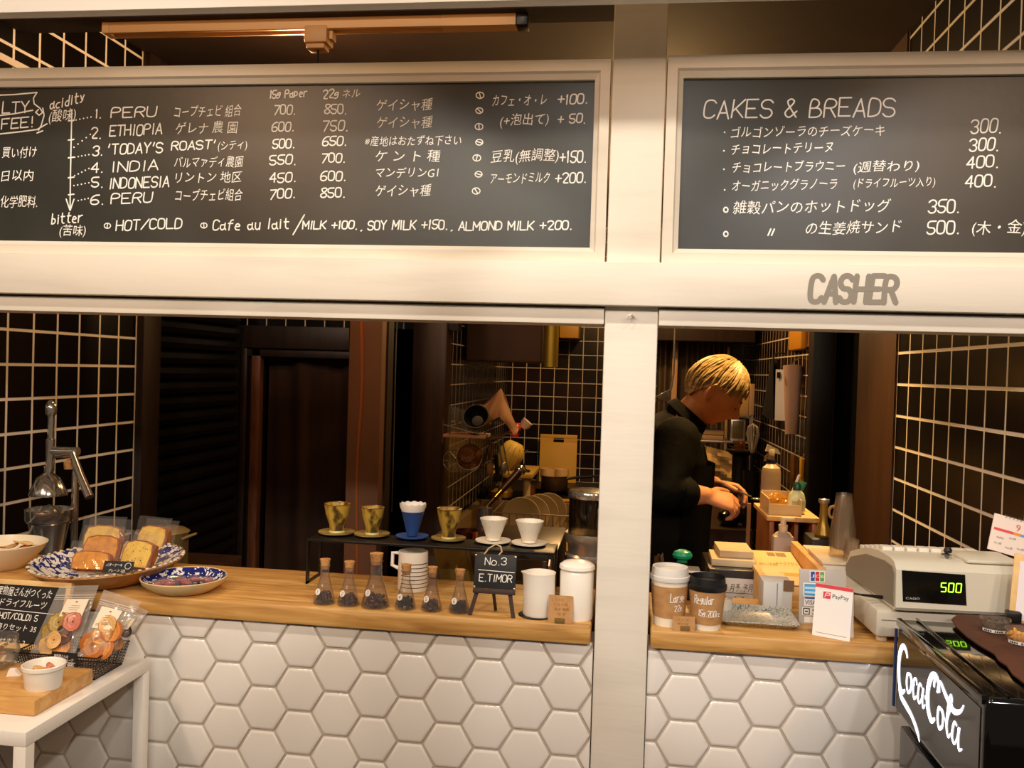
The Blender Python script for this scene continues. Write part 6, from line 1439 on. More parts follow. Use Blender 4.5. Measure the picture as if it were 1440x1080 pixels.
# big frosted spray bottle
p = at(1070, 714, 1.6); k = mpp(p)
t = thing('spray_bottle', 'tall frosted spray bottle with a white trigger head on the bench by the right wall', 'bottle', (p.x, 1.40, .7195))
k = mpp(t.location); zz = lambda py: at(1072, py, 1.40).z-.7195
obj('bottle', MB().lathe([(0, 0), (13*k, 0), (13.5*k, .006), (13.5*k, zz(664)), (12*k, zz(657)), (6*k, zz(652)), (5*k, zz(648)), (0, zz(648))], 32), mat('frosted_pink_white', 'b09882', .35), t)
obj('collar', MB().lathe([(0, zz(651)), (6*k, zz(651)), (6*k, zz(646)), (0, zz(646))], 20), mat('navy_collar', '242c4c', .4), t)
obj('trigger_head', MB().box(-5*k, 4*k, -.008, .008, zz(646), zz(630), .004).add([Vector(v) for v in ((-9*k, -.007, zz(634)), (12*k, -.007, zz(638)), (8*k, -.007, zz(631)), (-6*k, -.007, zz(624)), (-9*k, .007, zz(634)), (12*k, .007, zz(638)), (8*k, .007, zz(631)), (-6*k, .007, zz(624)))], [(0, 1, 2, 3), (4, 5, 6, 7), (0, 1, 5, 4), (1, 2, 6, 5), (2, 3, 7, 6), (3, 0, 4, 7)]), mat('white_trigger', 'd8ccb8', .35), t)
obj('trigger', MB().tube([(-3*k, 0, zz(636)), (-8*k, 0, zz(642)), (-9*k, 0, zz(648))], .004, 8), MATS['white_trigger'], t)
# the spray stands on a riser block so that it meets the bench
solo('long_bench', MB().box(.50, .855, 1.36, 2.3, .60, .7188, .004).box(.53, .84, 1.4, 2.28, 0, .60), WALNUT, 'long brown bench along the right kitchen wall under the spray bottle', 'bench')
# bowls on the bench near the man
p = at(1045, 772, .95); k = mpp(p)
t = solo('red_bowl', MB().lathe([(0, 0), (12*k, 0), (19*k, 10*k), (22*k, 20*k), (20*k, 20*k), (17*k, 11*k), (10*k, 3*k), (0, 3*k)], 32), mat('dark_red_bowl', '5a2010', .35), 'dark red bowl on the bench behind the notebooks', 'bowl', (p.x, 1.0, .7195))
p = at(1010, 770, 1.0); k = mpp(p)
t = thing('milk_pan', 'small black pan with a steel inside and side ring on the bench beside the man', 'pan', (p.x, 1.05, .7195))
obj('body', MB().lathe([(0, 0), (12*k, 0), (16*k, .03), (16.5*k, .10), (15*k, .10), (14*k, .03), (0, .012)], 28), mat('dark_pan', '2c241c', .3, .7), t); obj('ring', MB().tube([(-16*k-.012+.012*math.cos(a*.6), 0, .08+.016*math.sin(a*.6)) for a in range(11)], .003, 6, closed=True), BLACKM, t)
for i, px in enumerate((1038, 1066)):
    p = at(px, 765, 1.12); solo('steel_cup', MB().lathe([(0, 0), (.014, 0), (.015, .11), (.0135, .11), (.0125, .004), (0, .004)], 20), CHROME, ('small steel cup left of the wooden spindle' if i == 0 else 'small steel cup right of the wooden spindle'), 'cup', (p.x, 1.14, .7195))
p = at(1053, 755, 1.2); solo('wooden_spindle', MB().tube([(0, 0, 0), (0, 0, at(1053, 709, 1.2).z-.7195)], .007, 10), mat('tan_wood', 'a87848', .7), 'thin upright wooden spindle behind the red bowl', 'spindle', (p.x, 1.22, .7195))
solo('filter_bag', MB().add(*(lambda: ([(-.09, 0, 0), (.10, 0, 0), (.07, .0, .22), (-.06, 0, .24), (-.09, .08, 0), (.10, .08, 0), (.07, .04, .22), (-.06, .04, .24)], [(0, 1, 2, 3), (4, 5, 6, 7), (0, 1, 5, 4), (1, 2, 6, 5), (2, 3, 7, 6), (3, 0, 4, 7)]))()), mat('olive_paper_bag', 'a07c38', .75, bump=(20, .4)), 'olive yellow paper bag standing under the hands of the man', 'bag', (.355, 1.065, .7195))
# brass carafe and dark block near the doorway
p = at(1160, 758, .62); k = mpp(p); zz = lambda py: at(1160, py, .62).z
solo('dark_block', MB().box(0, 30*k, 0, .10, 0, zz(757)-.7195, .003), mat('black_block', '120d0a', .5), 'black box under the brass carafe', 'box', (at(1141, 780, .60).x, .60, .7195))
zb = zz(757)+.0005
t = thing('carafe', 'slender brass glass carafe with a steel rim and a round handle on the black box', 'carafe', (p.x, .645, zb))
obj('body', MB().lathe([(0, 0), (11*k, 0), (12*k, .006), (9*k, 12*k), (5.5*k, 22*k), (5*k, 44*k), (6*k, 50*k), (5*k, 50*k), (4.2*k, 44*k), (0, 40*k)], 28), mat('brass_glaze', '9a7830', .3, .5), t)
obj('rim', MB().lathe([(5*k, 47*k), (7*k, 48*k), (7.5*k, 53*k), (6*k, 53.5*k), (5*k, 50*k)], 24), STEEL, t)
obj('handle', MB().tube([(13*k+6*k*math.cos(a*.524), 0, 35*k+8.5*k*math.sin(a*.524)) for a in range(12)], .004, 8, closed=True), mat('tan_handle', 'a08050', .5), t)
# clear cups nested in two stacks
u0 = at(1159, 795, .33); u1 = at(1207, 797, .33); zt = at(1180, 793, .33).z
t = thing('white_carton', 'long white carton under the stacks of clear plastic cups', 'box', (u0.x, .345, .7195))
obj('carton', MB().box(0, u1.x-u0.x, 0, .235, 0, zt-.7195-.006, .003), mat('white_carton_card', 'd2c8ba', .6), t); obj('lid', MB().box(-.002, u1.x-u0.x+.004, -.003, .16, zt-.7195-.0055, zt-.7195, .001), mat('cream_lid_card', 'dcc8a8', .6), t)
CUPC = clear('clear_cup_plastic', 'fffdfa', .035, .08, .22, 'e8cfae', .95)
def ccup(c, R0, R1, H, lab, up=False):
    t = solo('clear_cup', MB().lathe([(0, H-.002), (R0*.97, H-.002), (R0, H), (R0, H-.003), (R1*.98, .004), (R1*1.04, .004), (R1*1.05, 0), (R1*.98, 0), (R0*.97, H-.004)], 32), CUPC, lab, 'cup', c, 0, 'nested clear cups on the white carton')
    return t
p = on(1184, 789, zt); k = mpp(p); p.y = .40
for i in range(10): ccup((at(1184, 780, .42).x, .42, zt+.0006+i*.0066), 11*k, 17.5*k, 55*k, 'clear plastic cup in the tall upturned nested stack on the white carton')
for i in range(3):
    solo('clear_cup', MB().lathe([(0, 26*k-.002), (9*k, 26*k-.002), (9*k, 26*k), (11.5*k, .004), (12*k, 0), (11*k, 0), (8.6*k, 26*k-.004)], 28), CUPC, 'small clear cup in the short stack at the right end of the white carton', 'cup', (at(1200, 780, .375).x-.004, .372, zt+.0006+i*.004), 0, 'short stack of small clear cups')
# bag and green-topped dispenser beside the pillar, cables
u = at(925, 815, .30)
t = thing('plastic_bag', 'crumpled clear brown plastic bag behind the large paper cup', 'bag', (u.x-.01, .31, .9)); t.location.z = .7195
zt = at(930, 780, .31).z-.7195
def crb(u, v): return (.0+(.085*(1-.75*v))*u*1.0, .012*math.sin(u*11+v*3)+.01*math.cos(v*9+u*4), zt*v)
obj('film', MB().sheet(crb, 16, 12).sheet(lambda u, v: Vector(crb(u, v))+Vector((0, .05*(1-v), 0)), 16, 12), clear('brown_film', 'c8a078', .5, .12, .4, '7a5a3c'), t, 20)
u = at(962, 800, .36); k = mpp(u); zz = lambda py: at(962, py, .36).z
t = thing('tape_dispenser', 'dark dispenser with a bright green top knob behind the paper cups', 'dispenser', (u.x, .43, .7195))
obj('body', MB().lathe([(0, 0), (.03, 0), (.03, .02), (8*k, .03), (8*k, zz(799)-.7195), (0, zz(799)-.7195)], 24), BLACKP, t)
obj('green_top', MB().lathe([(0, zz(800)-.7195), (7*k, zz(800)-.7195), (7*k, zz(796)-.7195), (13*k, zz(793)-.7195), (14.5*k, zz(789)-.7195), (12*k, zz(784)-.7195), (5*k, zz(781)-.7195), (0, zz(780.5)-.7195)], 28, sx=1.0, sy=.8), mat('bright_green_plastic', '149a6a', .3), t)
p = at(985, 805, .26)
t = thing('card_reader', 'dark card reader with a white cable loop behind the black cup lid', 'card reader', (at(985, 830, .235).x, .24, ZC+.0005))
obj('body', MB().box(-.035, .045, 0, .05, 0, at(985, 808, .25).z-ZC, .006), BLACKP, t)
z_ = at(985, 806, .25).z-ZC
obj('cable', MB().tube([(-.06, .0, z_-.005), (-.03, -.004, z_+.004), (.01, -.006, z_+.004), (.035, -.010, z_-.004), (.046, -.014, z_-.03), (.048, -.01, .01)], .0028, 8), mat('white_cable', 'd8d0c8', .4), t)
obj('grey_strip', MB().box(-.05, .0, -.004, .05, z_+.0005, z_+.006, .002), mat('grey_strip', '8a8880', .3), t)
# ---------------------------------------------------------------- cash register
RGM = mat('ivory_plastic', 'd8d2be', .4); RGD = mat('ivory_drawer', 'c9c2b0', .45)
fl_, rgA = on(1232, 906, ZC), 0
fl_.y = max(fl_.y, .0); k = mpp(fl_)
t = thing('cash_register', 'ivory cash register showing 500 on its green display, on the right counter', 'cash register', (fl_.x, fl_.y+.006, ZC), 3)
Wd = .385; Dd = .34; z0 = .012; z1 = .012+at(1231, 858, fl_.y).z-ZC-.012
obj('drawer', MB().box(0, Wd-.04, 0, Dd, z0, z1, .007), RGD, t)
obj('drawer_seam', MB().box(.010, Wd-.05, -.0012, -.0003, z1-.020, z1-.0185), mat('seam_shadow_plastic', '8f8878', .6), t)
for x_ in (.02, Wd-.07):
    for y_ in (.025, Dd-.03): obj('foot', MB().lathe([(0, .0004), (.010, .0004), (.011, .012), (0, .012)], 16, c=(x_, y_, 0)), RGM, t)
# body in section (y, z), swept across x: sloping keyboard, display at the back facing the customer
bx0, bx1 = .030, .030+158*mpp(at(1340, 820, .03))
zb1, zt1 = at(1265, 852, .03).z-ZC, at(1262, 787, .03).z-ZC
sec = [(-.012, zb1), (-.016, zb1+.006), (-.012, zt1-.012), (.0, zt1), (.02, zt1+.004), (.09, zt1+.004), (.17, zt1-.006), (.27, zt1-.035), (.30, zb1+.012), (.30, zb1), ]
obj('body', MB().prism(sec, bx0, bx1+.03, Matrix(((0, 0, 1, 0), (1, 0, 0, 0), (0, 1, 0, 0), (0, 0, 0, 1)))), RGM, t)
sd = [(-.008, zb1+.006), (-.006, zt1-.02), (.004, zt1-.010), (.05, zt1-.008), (.16, zt1-.018), (.26, zt1-.045), (.29, zb1+.02), (.29, zb1)]
obj('side_panel', MB().prism(sd, bx0-.0022, bx0-.0003, Matrix(((0, 0, 1, 0), (1, 0, 0, 0), (0, 1, 0, 0), (0, 0, 0, 1)))), mat('shadow_grey_plastic', '8a8272', .55), t)  # shade of the left face put into the colour as darker grey
obj('plinth', MB().box(bx0+.01, bx1, .01, .28, z1, zb1), RGD, t)
# window and digits on the front face
dz0, dz1 = zb1+.018, zt1-.013
def ff(x, z, d=0): return Vector((x, -.0155+.0035*(z-zb1)/(zt1-zb1)-d, z))
wx0, wx1 = bx0+.010, bx0+.6*(bx1-bx0)
wn = obj('display_window', MB().add([ff(wx0+.003, dz0, .0012), ff(wx1, dz0-.002, .0012), ff(wx1-.004, dz1-.003, .0012), ff(wx0, dz1, .0012), ff(wx0+.003, dz0), ff(wx1, dz0-.002), ff(wx1-.004, dz1-.003), ff(wx0, dz1)], [(0, 1, 2, 3), (4, 5, 6, 7), (0, 1, 5, 4), (1, 2, 6, 5), (2, 3, 7, 6), (3, 0, 4, 7)]), mat('black_display_glass', '0d0d0a', .1), t, 0)
m = MB(); typed(m, 'CASIO', ff(wx0+.008, dz0+.0045, .0016), Vector((.026, 0, 0)), .0042); obj('maker_name', m, mat('silver_print', 'c8c8c0', .4), wn, 0)
def digit(ch, x, z, w_, h_):
    seg = {'5': 'afgcd', '0': 'abcdef'}[ch]; m = MB(); s = .0020
    pos = {'a': (0, h_, w_, h_), 'd': (0, 0, w_, 0), 'g': (0, h_/2, w_, h_/2), 'f': (0, h_/2, 0, h_), 'e': (0, 0, 0, h_/2), 'b': (w_, h_/2, w_, h_), 'c': (w_, 0, w_, h_/2)}
    for q in seg:
        x0, y0, x1, y1 = pos[q]; dx, dy = (x1-x0)*.10, (y1-y0)*.08
        m.ribbon([(x0+dx, y0+dy), (x1-dx, y1-dy)], s, frame(ff(x, z, .0018), Vector((1, 0, 0)), Vector((.05, 0, 1)).normalized()))
    return m
for i, ch in enumerate('500'):
    obj('digit', digit(ch, wx0+(wx1-wx0)*(.60+.115*i), (dz0+dz1)/2-.007, (wx1-wx0)*.075, .0165), mat('green_led', '9be830', .5, emis=('a8f028', 2.6)), wn, 0)
m = MB()
for i in range(8):
    for j in range(5): m.box(bx0+.012+i*.024, bx0+.032+i*.024, .10+j*.030, .126+j*.030, zt1-.004-.005*j, zt1+.010-.006*j, .002)
obj('keys', m, mat('white_keys', 'e6e0d0', .4), t)
obj('key_lock', MB().lathe([(0, 0), (.010, 0), (.010, .008), (.006, .010), (0, .012)], 20, c=(bx0+.110, .035, zt1+.0035)), CHROME, t)
obj('key_head', MB().lathe([(0, 0), (.007, .001), (.008, .006), (.005, .011), (0, .012)], 16, c=(bx0+.112, .033, zt1+.015)), BLACKP, t)
obj('paper_roll_cover', MB().box(bx0+.135, bx1+.02, .0, .10, zt1+.003, zt1+.010, .003), RGM, t)
obj('power_cord', MB().tube([(bx0-.003, .05, zb1+.008), (bx0-.016, .045, zb1+.010), (bx0-.05, .03, zb1+.016), (bx0-.085, .045, zb1+.018), (bx0-.10, .09, zb1+.005)], [.004, .0035, .002, .002, .002], 8), BLACKP, t)
# desk calendar and clipboard behind the register
p = at(1385, 790, .16); k = mpp(p)
t = thing('desk_calendar', 'white spiral desk calendar page for month 9 leaning behind the register', 'calendar', (p.x-.004, .14, ZC+zt1+.0115), -4)
W_ = 48*k; H_ = 52*k; lean = rot('X', -18) @ rot('Y', 14); lm3 = lean.to_3x3(); upv = lm3 @ Vector((0, 0, 1)); uxv = lm3 @ Vector((1, 0, 0))
obj('page', MB().box(0, W_, 0, .003, 0, H_, 0, lean), mat('calendar_paper', 'ead9cc', .7), t)
def cq(x, z, d=.0006): return lean @ Vector((x*W_, -d, z*H_))
for i, (x0, x1, mt) in enumerate(((.06, .58, RED), (.58, .78, MATS['orange_ink']), (.78, .98, SKY))):
    obj('colour_bar', MB().add([cq(x0, .56), cq(x1, .56), cq(x1, .63), cq(x0, .63)], [(0, 1, 2, 3)]), mt, t, 0)
m = MB(); typed(m, '9', cq(.62, .68), uxv*(.12*W_), None, upv); obj('month_number', m, RED, t, 0)
for xx, zz_ in ((.18, .36), (.5, .42), (.15, .2), (.45, .15), (.75, .2)):
    m = MB(); latin(m, ('me', 'art', 'fri', 'may', 'tea')[int(xx*100) % 5], cq(xx, zz_), uxv*(.2*W_), 4*k, .0006, .2, upv); obj('ink_writing', m, MATS['grey_ink'], t, 0)
m = MB()
for i in range(6): m.tube([cq(.3+.1*i+.02*math.cos(a*.8), 1.0+.035*math.sin(a*.8), .004*math.cos(a*.8)) for a in range(8)], .0008, 5, closed=True)
obj('spiral', m, CHROME, t)
p = at(1415, 890, -.02); k = mpp(p)
# ---------------------------------------------------------------- glowing drinks cooler
CB = mat('black_gloss_plastic', '0a0a0a', .08, coat=.6); CBM = mat('black_cooler_shell', '131110', .25)
A0 = at(1262, 869, -.05); CX = A0.x; CZ = A0.z
A1 = on(1391, 982, CZ)
cyf, cyn = A0.y, A1.y
t = thing('drinks_cooler', 'black drinks cooler with a glowing white script sign in front of the counter', 'cooler', (CX, cyf, 0))
Ld = cyf-cyn                                   # sign length towards the room
Wc = .52
bev = .02
sec = [(0, .02), (0, CZ-.005), (.010, CZ), (Wc, CZ), (Wc, .02)]
SM = Matrix(((1, 0, 0, 0), (0, 0, 1, 0), (0, 1, 0, 0), (0, 0, 0, 1)))
zs0 = at(1256, 1000, -.05).z                    # bottom of the sign box
obj('cabinet', MB().prism([(.035, .02), (.035, zs0-.004), (Wc, zs0-.004), (Wc, .02)], -Ld+.004, -.004, SM), CBM, t)
obj('sign_box', MB().box(0, Wc, -Ld, 0, zs0, CZ, .010, None, 3), CB, t)
m = MB().box(-.004, .006, -Ld+.006, -.006, CZ-.012, CZ+.002, .002).box(.03, .034, -Ld+.006, -.006, CZ, CZ+.004, .001); obj('top_moulding', m, CB, t)
obj('corner_strip', MB().tube([(-.001, .0005, zs0+.01), (-.001, .0005, CZ-.02)], .003, 8), mat('blue_grey_edge', '30406a', .1), t)  # thin plain blue-grey strip down the far corner
obj('door_panel', MB().box(.008, .034, -Ld+.012, -.012, .06, zs0-.02, .004), mat('dark_door_glass', '101418', .05), t)
obj('foot', MB().box(.06, Wc-.04, -Ld+.03, -.03, 0, .02), BLACKP, t)
pan = obj('sign_panel', MB().box(-.0015, .0, -Ld+.016, -.014, zs0+.012, CZ-.020), mat('smoked_sign_panel', '24201d', .12), t)
# script lettering drawn along the panel: s runs from the far end to the near end, h is height
GLOW = mat('white_sign_glow', 'f4f6ff', .4, emis=('f2f4ff', 3.2))
SL, SHh = Ld-.03, CZ-zs0-.032
def catmull(P, n=8):
    Q = [P[0]]+list(P)+[P[-1]]; out = []
    for i in range(1, len(Q)-2):
        for j in range(n):
            u = j/n; a, b_, c_, d_ = Q[i-1], Q[i], Q[i+1], Q[i+2]
            out.append(tuple(.5*((2*b_[q])+(-a[q]+c_[q])*u+(2*a[q]-5*b_[q]+4*c_[q]-d_[q])*u*u+(-a[q]+3*b_[q]-3*c_[q]+d_[q])*u**3) for q in range(3)))
    out.append(P[-1]); return out
# strokes: (s 0-100, h 0-100, width)
SCR = [
 [(17, 86, 1.5), (15, 93, 2.5), (10, 96, 3.2), (5, 86, 4.4), (3, 66, 4.6), (5, 46, 4.2), (10, 38, 3), (15, 44, 1.6)],                       # first capital
 [(5, 44, 2.2), (8, 32, 3.4), (18, 27, 3.6), (27, 23, 3), (36, 14, 3.2), (41, 4, 1)],                                                       # its trailing swash
 [(22, 70, 2.4), (18, 66, 3.4), (17.5, 54, 3.6), (20, 46, 3), (24, 52, 3.2), (24.5, 64, 3), (22, 70, 2.4), (26, 66, 1.4), (29, 62, 1.2)],     # o
 [(34, 66, 2.4), (32, 72, 2.2), (29, 68, 3.2), (28, 56, 3.6), (30, 47, 3), (34, 53, 1.4)],                                                   # c
 [(41, 70, 1.8), (38, 71, 2.6), (36, 62, 3.4), (36, 51, 3.2), (39, 49, 2), (42, 60, 1.6), (43, 70, 3), (42.5, 56, 3.4), (44, 48, 2.6), (47, 54, 1.2)],   # a
 [(46, 62, 3.0), (50, 64, 3.0)],                                                                                                             # dash
 [(66, 84, 1.6), (64, 94, 2.2), (60, 99, 2.6), (54, 92, 4.2), (50, 74, 4.8), (51, 54, 4.8), (56, 44, 3.4), (61, 50, 1.6)],                    # second capital
 [(58, 84, 2), (60, 97, 2.4), (64, 92, 2), (63, 82, 1.6), (66, 96, 2), (74, 88, 3), (84, 80, 3.2), (92, 86, 2), (96, 96, 1)],                 # its flag
 [(69, 68, 2.4), (65.5, 66, 3.4), (64.5, 54, 3.6), (67, 45, 3), (71, 51, 3.2), (71.5, 62, 3), (69, 68, 2.4), (73, 63, 1.4), (75, 60, 1.2)],     # o
 [(75, 58, 1.6), (80, 76, 2), (82, 90, 2.2), (80, 93, 2), (77.5, 78, 3.2), (76.5, 56, 3.6), (79, 47, 2.6), (82, 53, 1.4)],                      # l
 [(89, 68, 1.8), (86, 69, 2.6), (84, 60, 3.4), (84, 50, 3.2), (87, 47, 2), (90, 58, 1.6), (91.5, 68, 3), (91, 54, 3.4), (92.5, 46, 2.6), (96, 50, 1.2)],  # a
]
for st in SCR:
    P = catmull(st); m = MB(); k_ = SL/100*.88
    pts = [(p[0]*k_, (p[1]-50)/100*SHh*1.0) for p in P]; cap = st[0][0] in (17, 5, 66, 58); ws = [p[2]*k_*(.92 if cap else .58) for p in P]
    M = Matrix(((0, 0, -1, -.0022), (-1, 0, 0, -.014), (0, 1, 0, (zs0+CZ-.008)/2-.09*SHh), (0, 0, 0, 1)))
    m.ribbon(pts, ws, M); obj('glowing_letter', m, GLOW, pan, 0)
# brown leather cloth, two snack tubs, clipboard
LEA = mat('brown_leather', '5a3322', .7, var=('46261a', 18, .4, .7), bump=(80, .25))
cz = CZ+.0045
q0 = on(1336, 858, cz); 
out = [(1336, 857), (1350, 856), (1440, 866), (1520, 880), (1540, 960), (1500, 985), (1440, 962), (1424, 950), (1416, 938), (1404, 930), (1398, 921), (1386, 914), (1376, 908), (1360, 897), (1346, 884), (1338, 872)]
poly = [on(x, y, cz) for x, y in out]; cxy = sum((p for p in poly), Vector())/len(poly)
poly2 = [(p.x-cxy.x, min(p.y, -.02)-cxy.y) for p in poly]
solo('leather_cloth', MB().prism(poly2, 0, .0025), LEA, 'ragged brown leather cloth on top of the drinks cooler', 'cloth', (cxy.x, cxy.y, cz))
zc = cz+.003
TUB = clear('clear_tub', 'f6f0e8', .06, .04, .5, 'e8dcc8')
def tub(px, py, rpx, label, bits, bl):
    p = on(px, py, zc); k = mpp(p); p.z = zc; t = thing('snack_tub', label, 'tub', p, 0, 'snack tubs on the cooler'); R = rpx*k; H = R*1.0
    obj('tub', MB().lathe([(0, 0), (R*.88, 0), (R*.9, .002), (R, H), (R*1.05, H), (R*1.05, H-.003), (R*.97, H-.004), (R*.87, .004), (0, .003)], 36), TUB, t)
    m = MB(); rr_ = random.Random(px)
    for i in range(70):
        a = rr_.uniform(0, 6.28); q = R*.78*math.sqrt(rr_.random()); z = .007+H*.42*rr_.random()
        M = Matrix.Translation((q*math.cos(a), q*math.sin(a), z)) @ Euler((rr_.uniform(0, 3), rr_.uniform(0, 3), 0)).to_matrix().to_4x4(); m.ball((0, 0, 0), (.0058, .0045, .0032), 8, 5, M)
    o = obj('snacks', m, bits, t); o['kind'] = 'stuff'; o['label'] = bl
    def bnd(u, v): a = math.radians(-170+160*u); r_ = R*.90+R*.1*(.1+.22*v)+.0006; return (r_*math.cos(a), r_*math.sin(a), H*(.10+.22*v))
    lb = obj('label_band', MB().sheet(bnd, 24, 1), STW, t)
    m = MB()
    for i in range(14):
        u = .1+.055*i
        a = math.radians(-170+160*u); r_ = R*.90+R*.022+.0012
        if i % 5 != 4: m.box(-.0011, .0011, -.0001, .0001, -.0014, .0014, 0, Matrix.Translation((r_*math.cos(a), r_*math.sin(a), H*.21)) @ rot('Z', math.degrees(a)+90))
    obj('print', m, INK, lb, 0)
    return t
tub(1399, 888, 19, 'clear tub of dark snack pieces on the leather cloth, further from the room', mat('dark_snack', '4a4038', .5), 'dark grey snack pieces')
tub(1436, 905, 20, 'clear tub of yellow banana chips on the leather cloth, nearest the room', mat('yellow_snack', 'd8a040', .5), 'golden yellow chips')
p = on(1424, 882, zc); 
t = thing('clipboard', 'wooden clipboard with a printed sheet leaning behind the snack tubs', 'clipboard', (on(1416, 872, zc).x-.002, -.055, zc), -8)
k = mpp(t.location); lean = rot('X', -12) @ rot('Y', 6)
obj('board', MB().box(0, .19, 0, .004, 0, .125, .002, lean), PINE, t); obj('clip', MB().box(.07, .12, -.006, -.0005, .108, .128, .002, lean), BLACKM, t)
obj('sheet', MB().box(.010, .185, -.0012, -.0003, .006, .112, 0, lean), mat('white_sheet', 'ece4e4', .7), t)
for j in range(7):
    m = MB().box(.03, .15, -.0016, -.0013, .076-.0095*j, .0775-.0095*j, 0, lean); obj('printed_line', m, MATS['grey_ink'], t, 0)
obj('easel_foot', MB().box(-.004, .02, -.01, .012, 0, .02, .003), BLACKP, t)
# ================================================================ the man at work
SKIN = mat('skin', 'c98a5c', .5, var=('b8744a', 12, .45, .7)); SKIN.node_tree.nodes['Principled BSDF'].inputs['Subsurface Weight'].default_value = .08
HAIRM = mat('ash_blond_hair', 'bca070', .45, var=('8a6f44', 40, .4, .65), stretch=(1, 1, 3))
SHIRT = mat('black_olive_shirt', '080705', .8, spec=.08, var=('12100a', 10, .4, .7), bump=(22, .25, .01))
APRONM = mat('black_apron', '070606', .85, spec=.08, bump=(14, .3, .01))
def remesh(m, vox, name, mt, parent, sm=4, loc=None):
    me = bpy.data.meshes.new('tmp'); me.from_pydata([tuple(v) for v in m.v], [], m.f); me.update()
    bm = bmesh.new(); bm.from_mesh(me); bmesh.ops.recalc_face_normals(bm, faces=bm.faces[:]); bm.to_mesh(me); bm.free()
    o = bpy.data.objects.new('tmp', me); COL.objects.link(o)
    r = o.modifiers.new('r', 'REMESH'); r.mode = 'VOXEL'; r.voxel_size = vox
    q = o.modifiers.new('s', 'SMOOTH'); q.factor = .5; q.iterations = sm
    dg = bpy.context.evaluated_depsgraph_get(); dg.update()
    out = bpy.data.meshes.new_from_object(o.evaluated_get(dg)); bpy.data.objects.remove(o)
    out.name = name; out.materials.clear(); out.materials.append(mt)
    out.polygons.foreach_set('use_smooth', [True]*len(out.polygons))
    n = bpy.data.objects.new(name, out); COL.objects.link(n); n.parent = parent
    return n
def limb(m, pts, rs, n=16):
    P = catmull([(*p, r) for p, r in zip([tuple(Vector(q)) for q in pts], rs)], 4) if 0 else None
    m.tube(pts, rs, n)
    for p, r in zip(pts, rs): m.ball(tuple(p), r*.995, n, 10)
def loft(m, rings, n=28):
    V = []; F = []
    for c, ex, ey in rings:                          # c centre, ex / ey half axes as vectors
        c = Vector(c); ex = Vector(ex); ey = Vector(ey)
        V += [c+ex*math.cos(2*math.pi*i/n)+ey*math.sin(2*math.pi*i/n) for i in range(n)]
    for j in range(len(rings)-1): F += [(j*n+i, j*n+(i+1) % n, (j+1)*n+(i+1) % n, (j+1)*n+i) for i in range(n)]
    F += [tuple(range(n)), tuple(range((len(rings)-1)*n, len(rings)*n))]
    m.add(V, F)
YM = 1.35
pel = at(930, 778, YM); root = Vector((pel.x, YM, 0))
man = thing('person', 'man with ash blond hair in a dark shirt and black apron, bending over his work', 'person', root)
def W(px, py, dy=0): return at(px, py, YM+dy)-root
hipz = .86
hip = Vector((0, 0, hipz)); neck = W(966, 585); chest = W(941, 640); headc = W(1004, 551)
shR, shL = W(948, 612, -.0)+Vector((0, -.175, 0)), W(950, 612)+Vector((0, .175, 0))
elR, wrR = W(934, 692, -.27), W(992, 697, -.22)
elL, wrL = W(955, 690, .20), W(1004, 681, .10)
B = MB()
# torso, neck
ty = Vector((0, 1, 0))
def ring(c, d, hx_, hy_): d = Vector(d).normalized(); return (c, d.cross(ty).normalized()*hx_*-1, ty*hy_)
loft(B, [ring(hip-Vector((0, 0, .10)), (0, 0, 1), .10, .15), ring(hip, (0, 0, 1), .115, .165), ring(hip.lerp(chest, .5), chest-hip, .105, .15), ring(chest, neck-hip, .115, .17), ring(shR.lerp(shL, .5)+Vector((0, 0, .01)), neck-chest, .095, .165), ring(neck-Vector((.01, 0, .02)), headc-neck, .062, .085)])
limb(B, [neck-Vector((.03, 0, .05)), neck.lerp(headc, .35), neck.lerp(headc, .75)], [.064, .055, .054])
# head: an ellipsoid turned down, with brow, nose, lips, chin, sockets
pitch = 36
HM = Matrix.Translation(headc) @ rot('Y', pitch)
def headpt(th, ph):
    x, y, z = math.sin(th)*math.cos(ph), math.sin(th)*math.sin(ph), math.cos(th)
    X, Y_, Z = .097*x, .076*y, .118*z
    if z < 0:
        X *= 1-.10*z*z; Y_ *= 1-.34*z*z
        if x < 0: X *= 1+.30*z
    if x > 0:
        g = lambda cy_, cz_, sy_, sz_: math.exp(-((Y_-cy_)/sy_)**2-((Z-cz_)/sz_)**2)
        f = min(1, x*1.6)
        X += f*(.004*g(0, .022, .05, .012)                                    # brow
             - .009*(g(.031, .004, .016, .012)+g(-.031, .004, .016, .012))    # sockets
             + .005*(g(.031, .003, .011, .007)+g(-.031, .003, .011, .007))    # lids
             + .027*g(0, -.026, .011, .017)+.012*g(0, -.006, .009, .02)       # nose
             + .006*(g(.011, -.032, .006, .008)+g(-.011, -.032, .006, .008))
             + .007*g(0, -.056, .020, .007)+.007*g(0, -.067, .017, .007)-.004*g(0, -.0615, .024, .0028)
             + .012*g(0, -.093, .022, .016)-.003*g(0, -.080, .02, .006)
             + .004*(g(.045, -.02, .02, .02)+g(-.045, -.02, .02, .02)))
    return HM @ Vector((X, Y_, Z))
hm = MB().lathe([(1, 0)], 3) if 0 else MB()
nu, nv = 72, 56
V = [headpt(math.pi*j/nv, 2*math.pi*i/nu) for j in range(1, nv) for i in range(nu)]
F = [(j*nu+i, j*nu+(i+1) % nu, (j+1)*nu+(i+1) % nu, (j+1)*nu+i) for j in range(nv-2) for i in range(nu)]
V += [headpt(0, 0), headpt(math.pi, 0)]; a_ = len(V)-2
F += [(a_, (i+1) % nu, i) for i in range(nu)]+[(a_+1, (nv-2)*nu+i, (nv-2)*nu+(i+1) % nu) for i in range(nu)]
B.add(V, F)
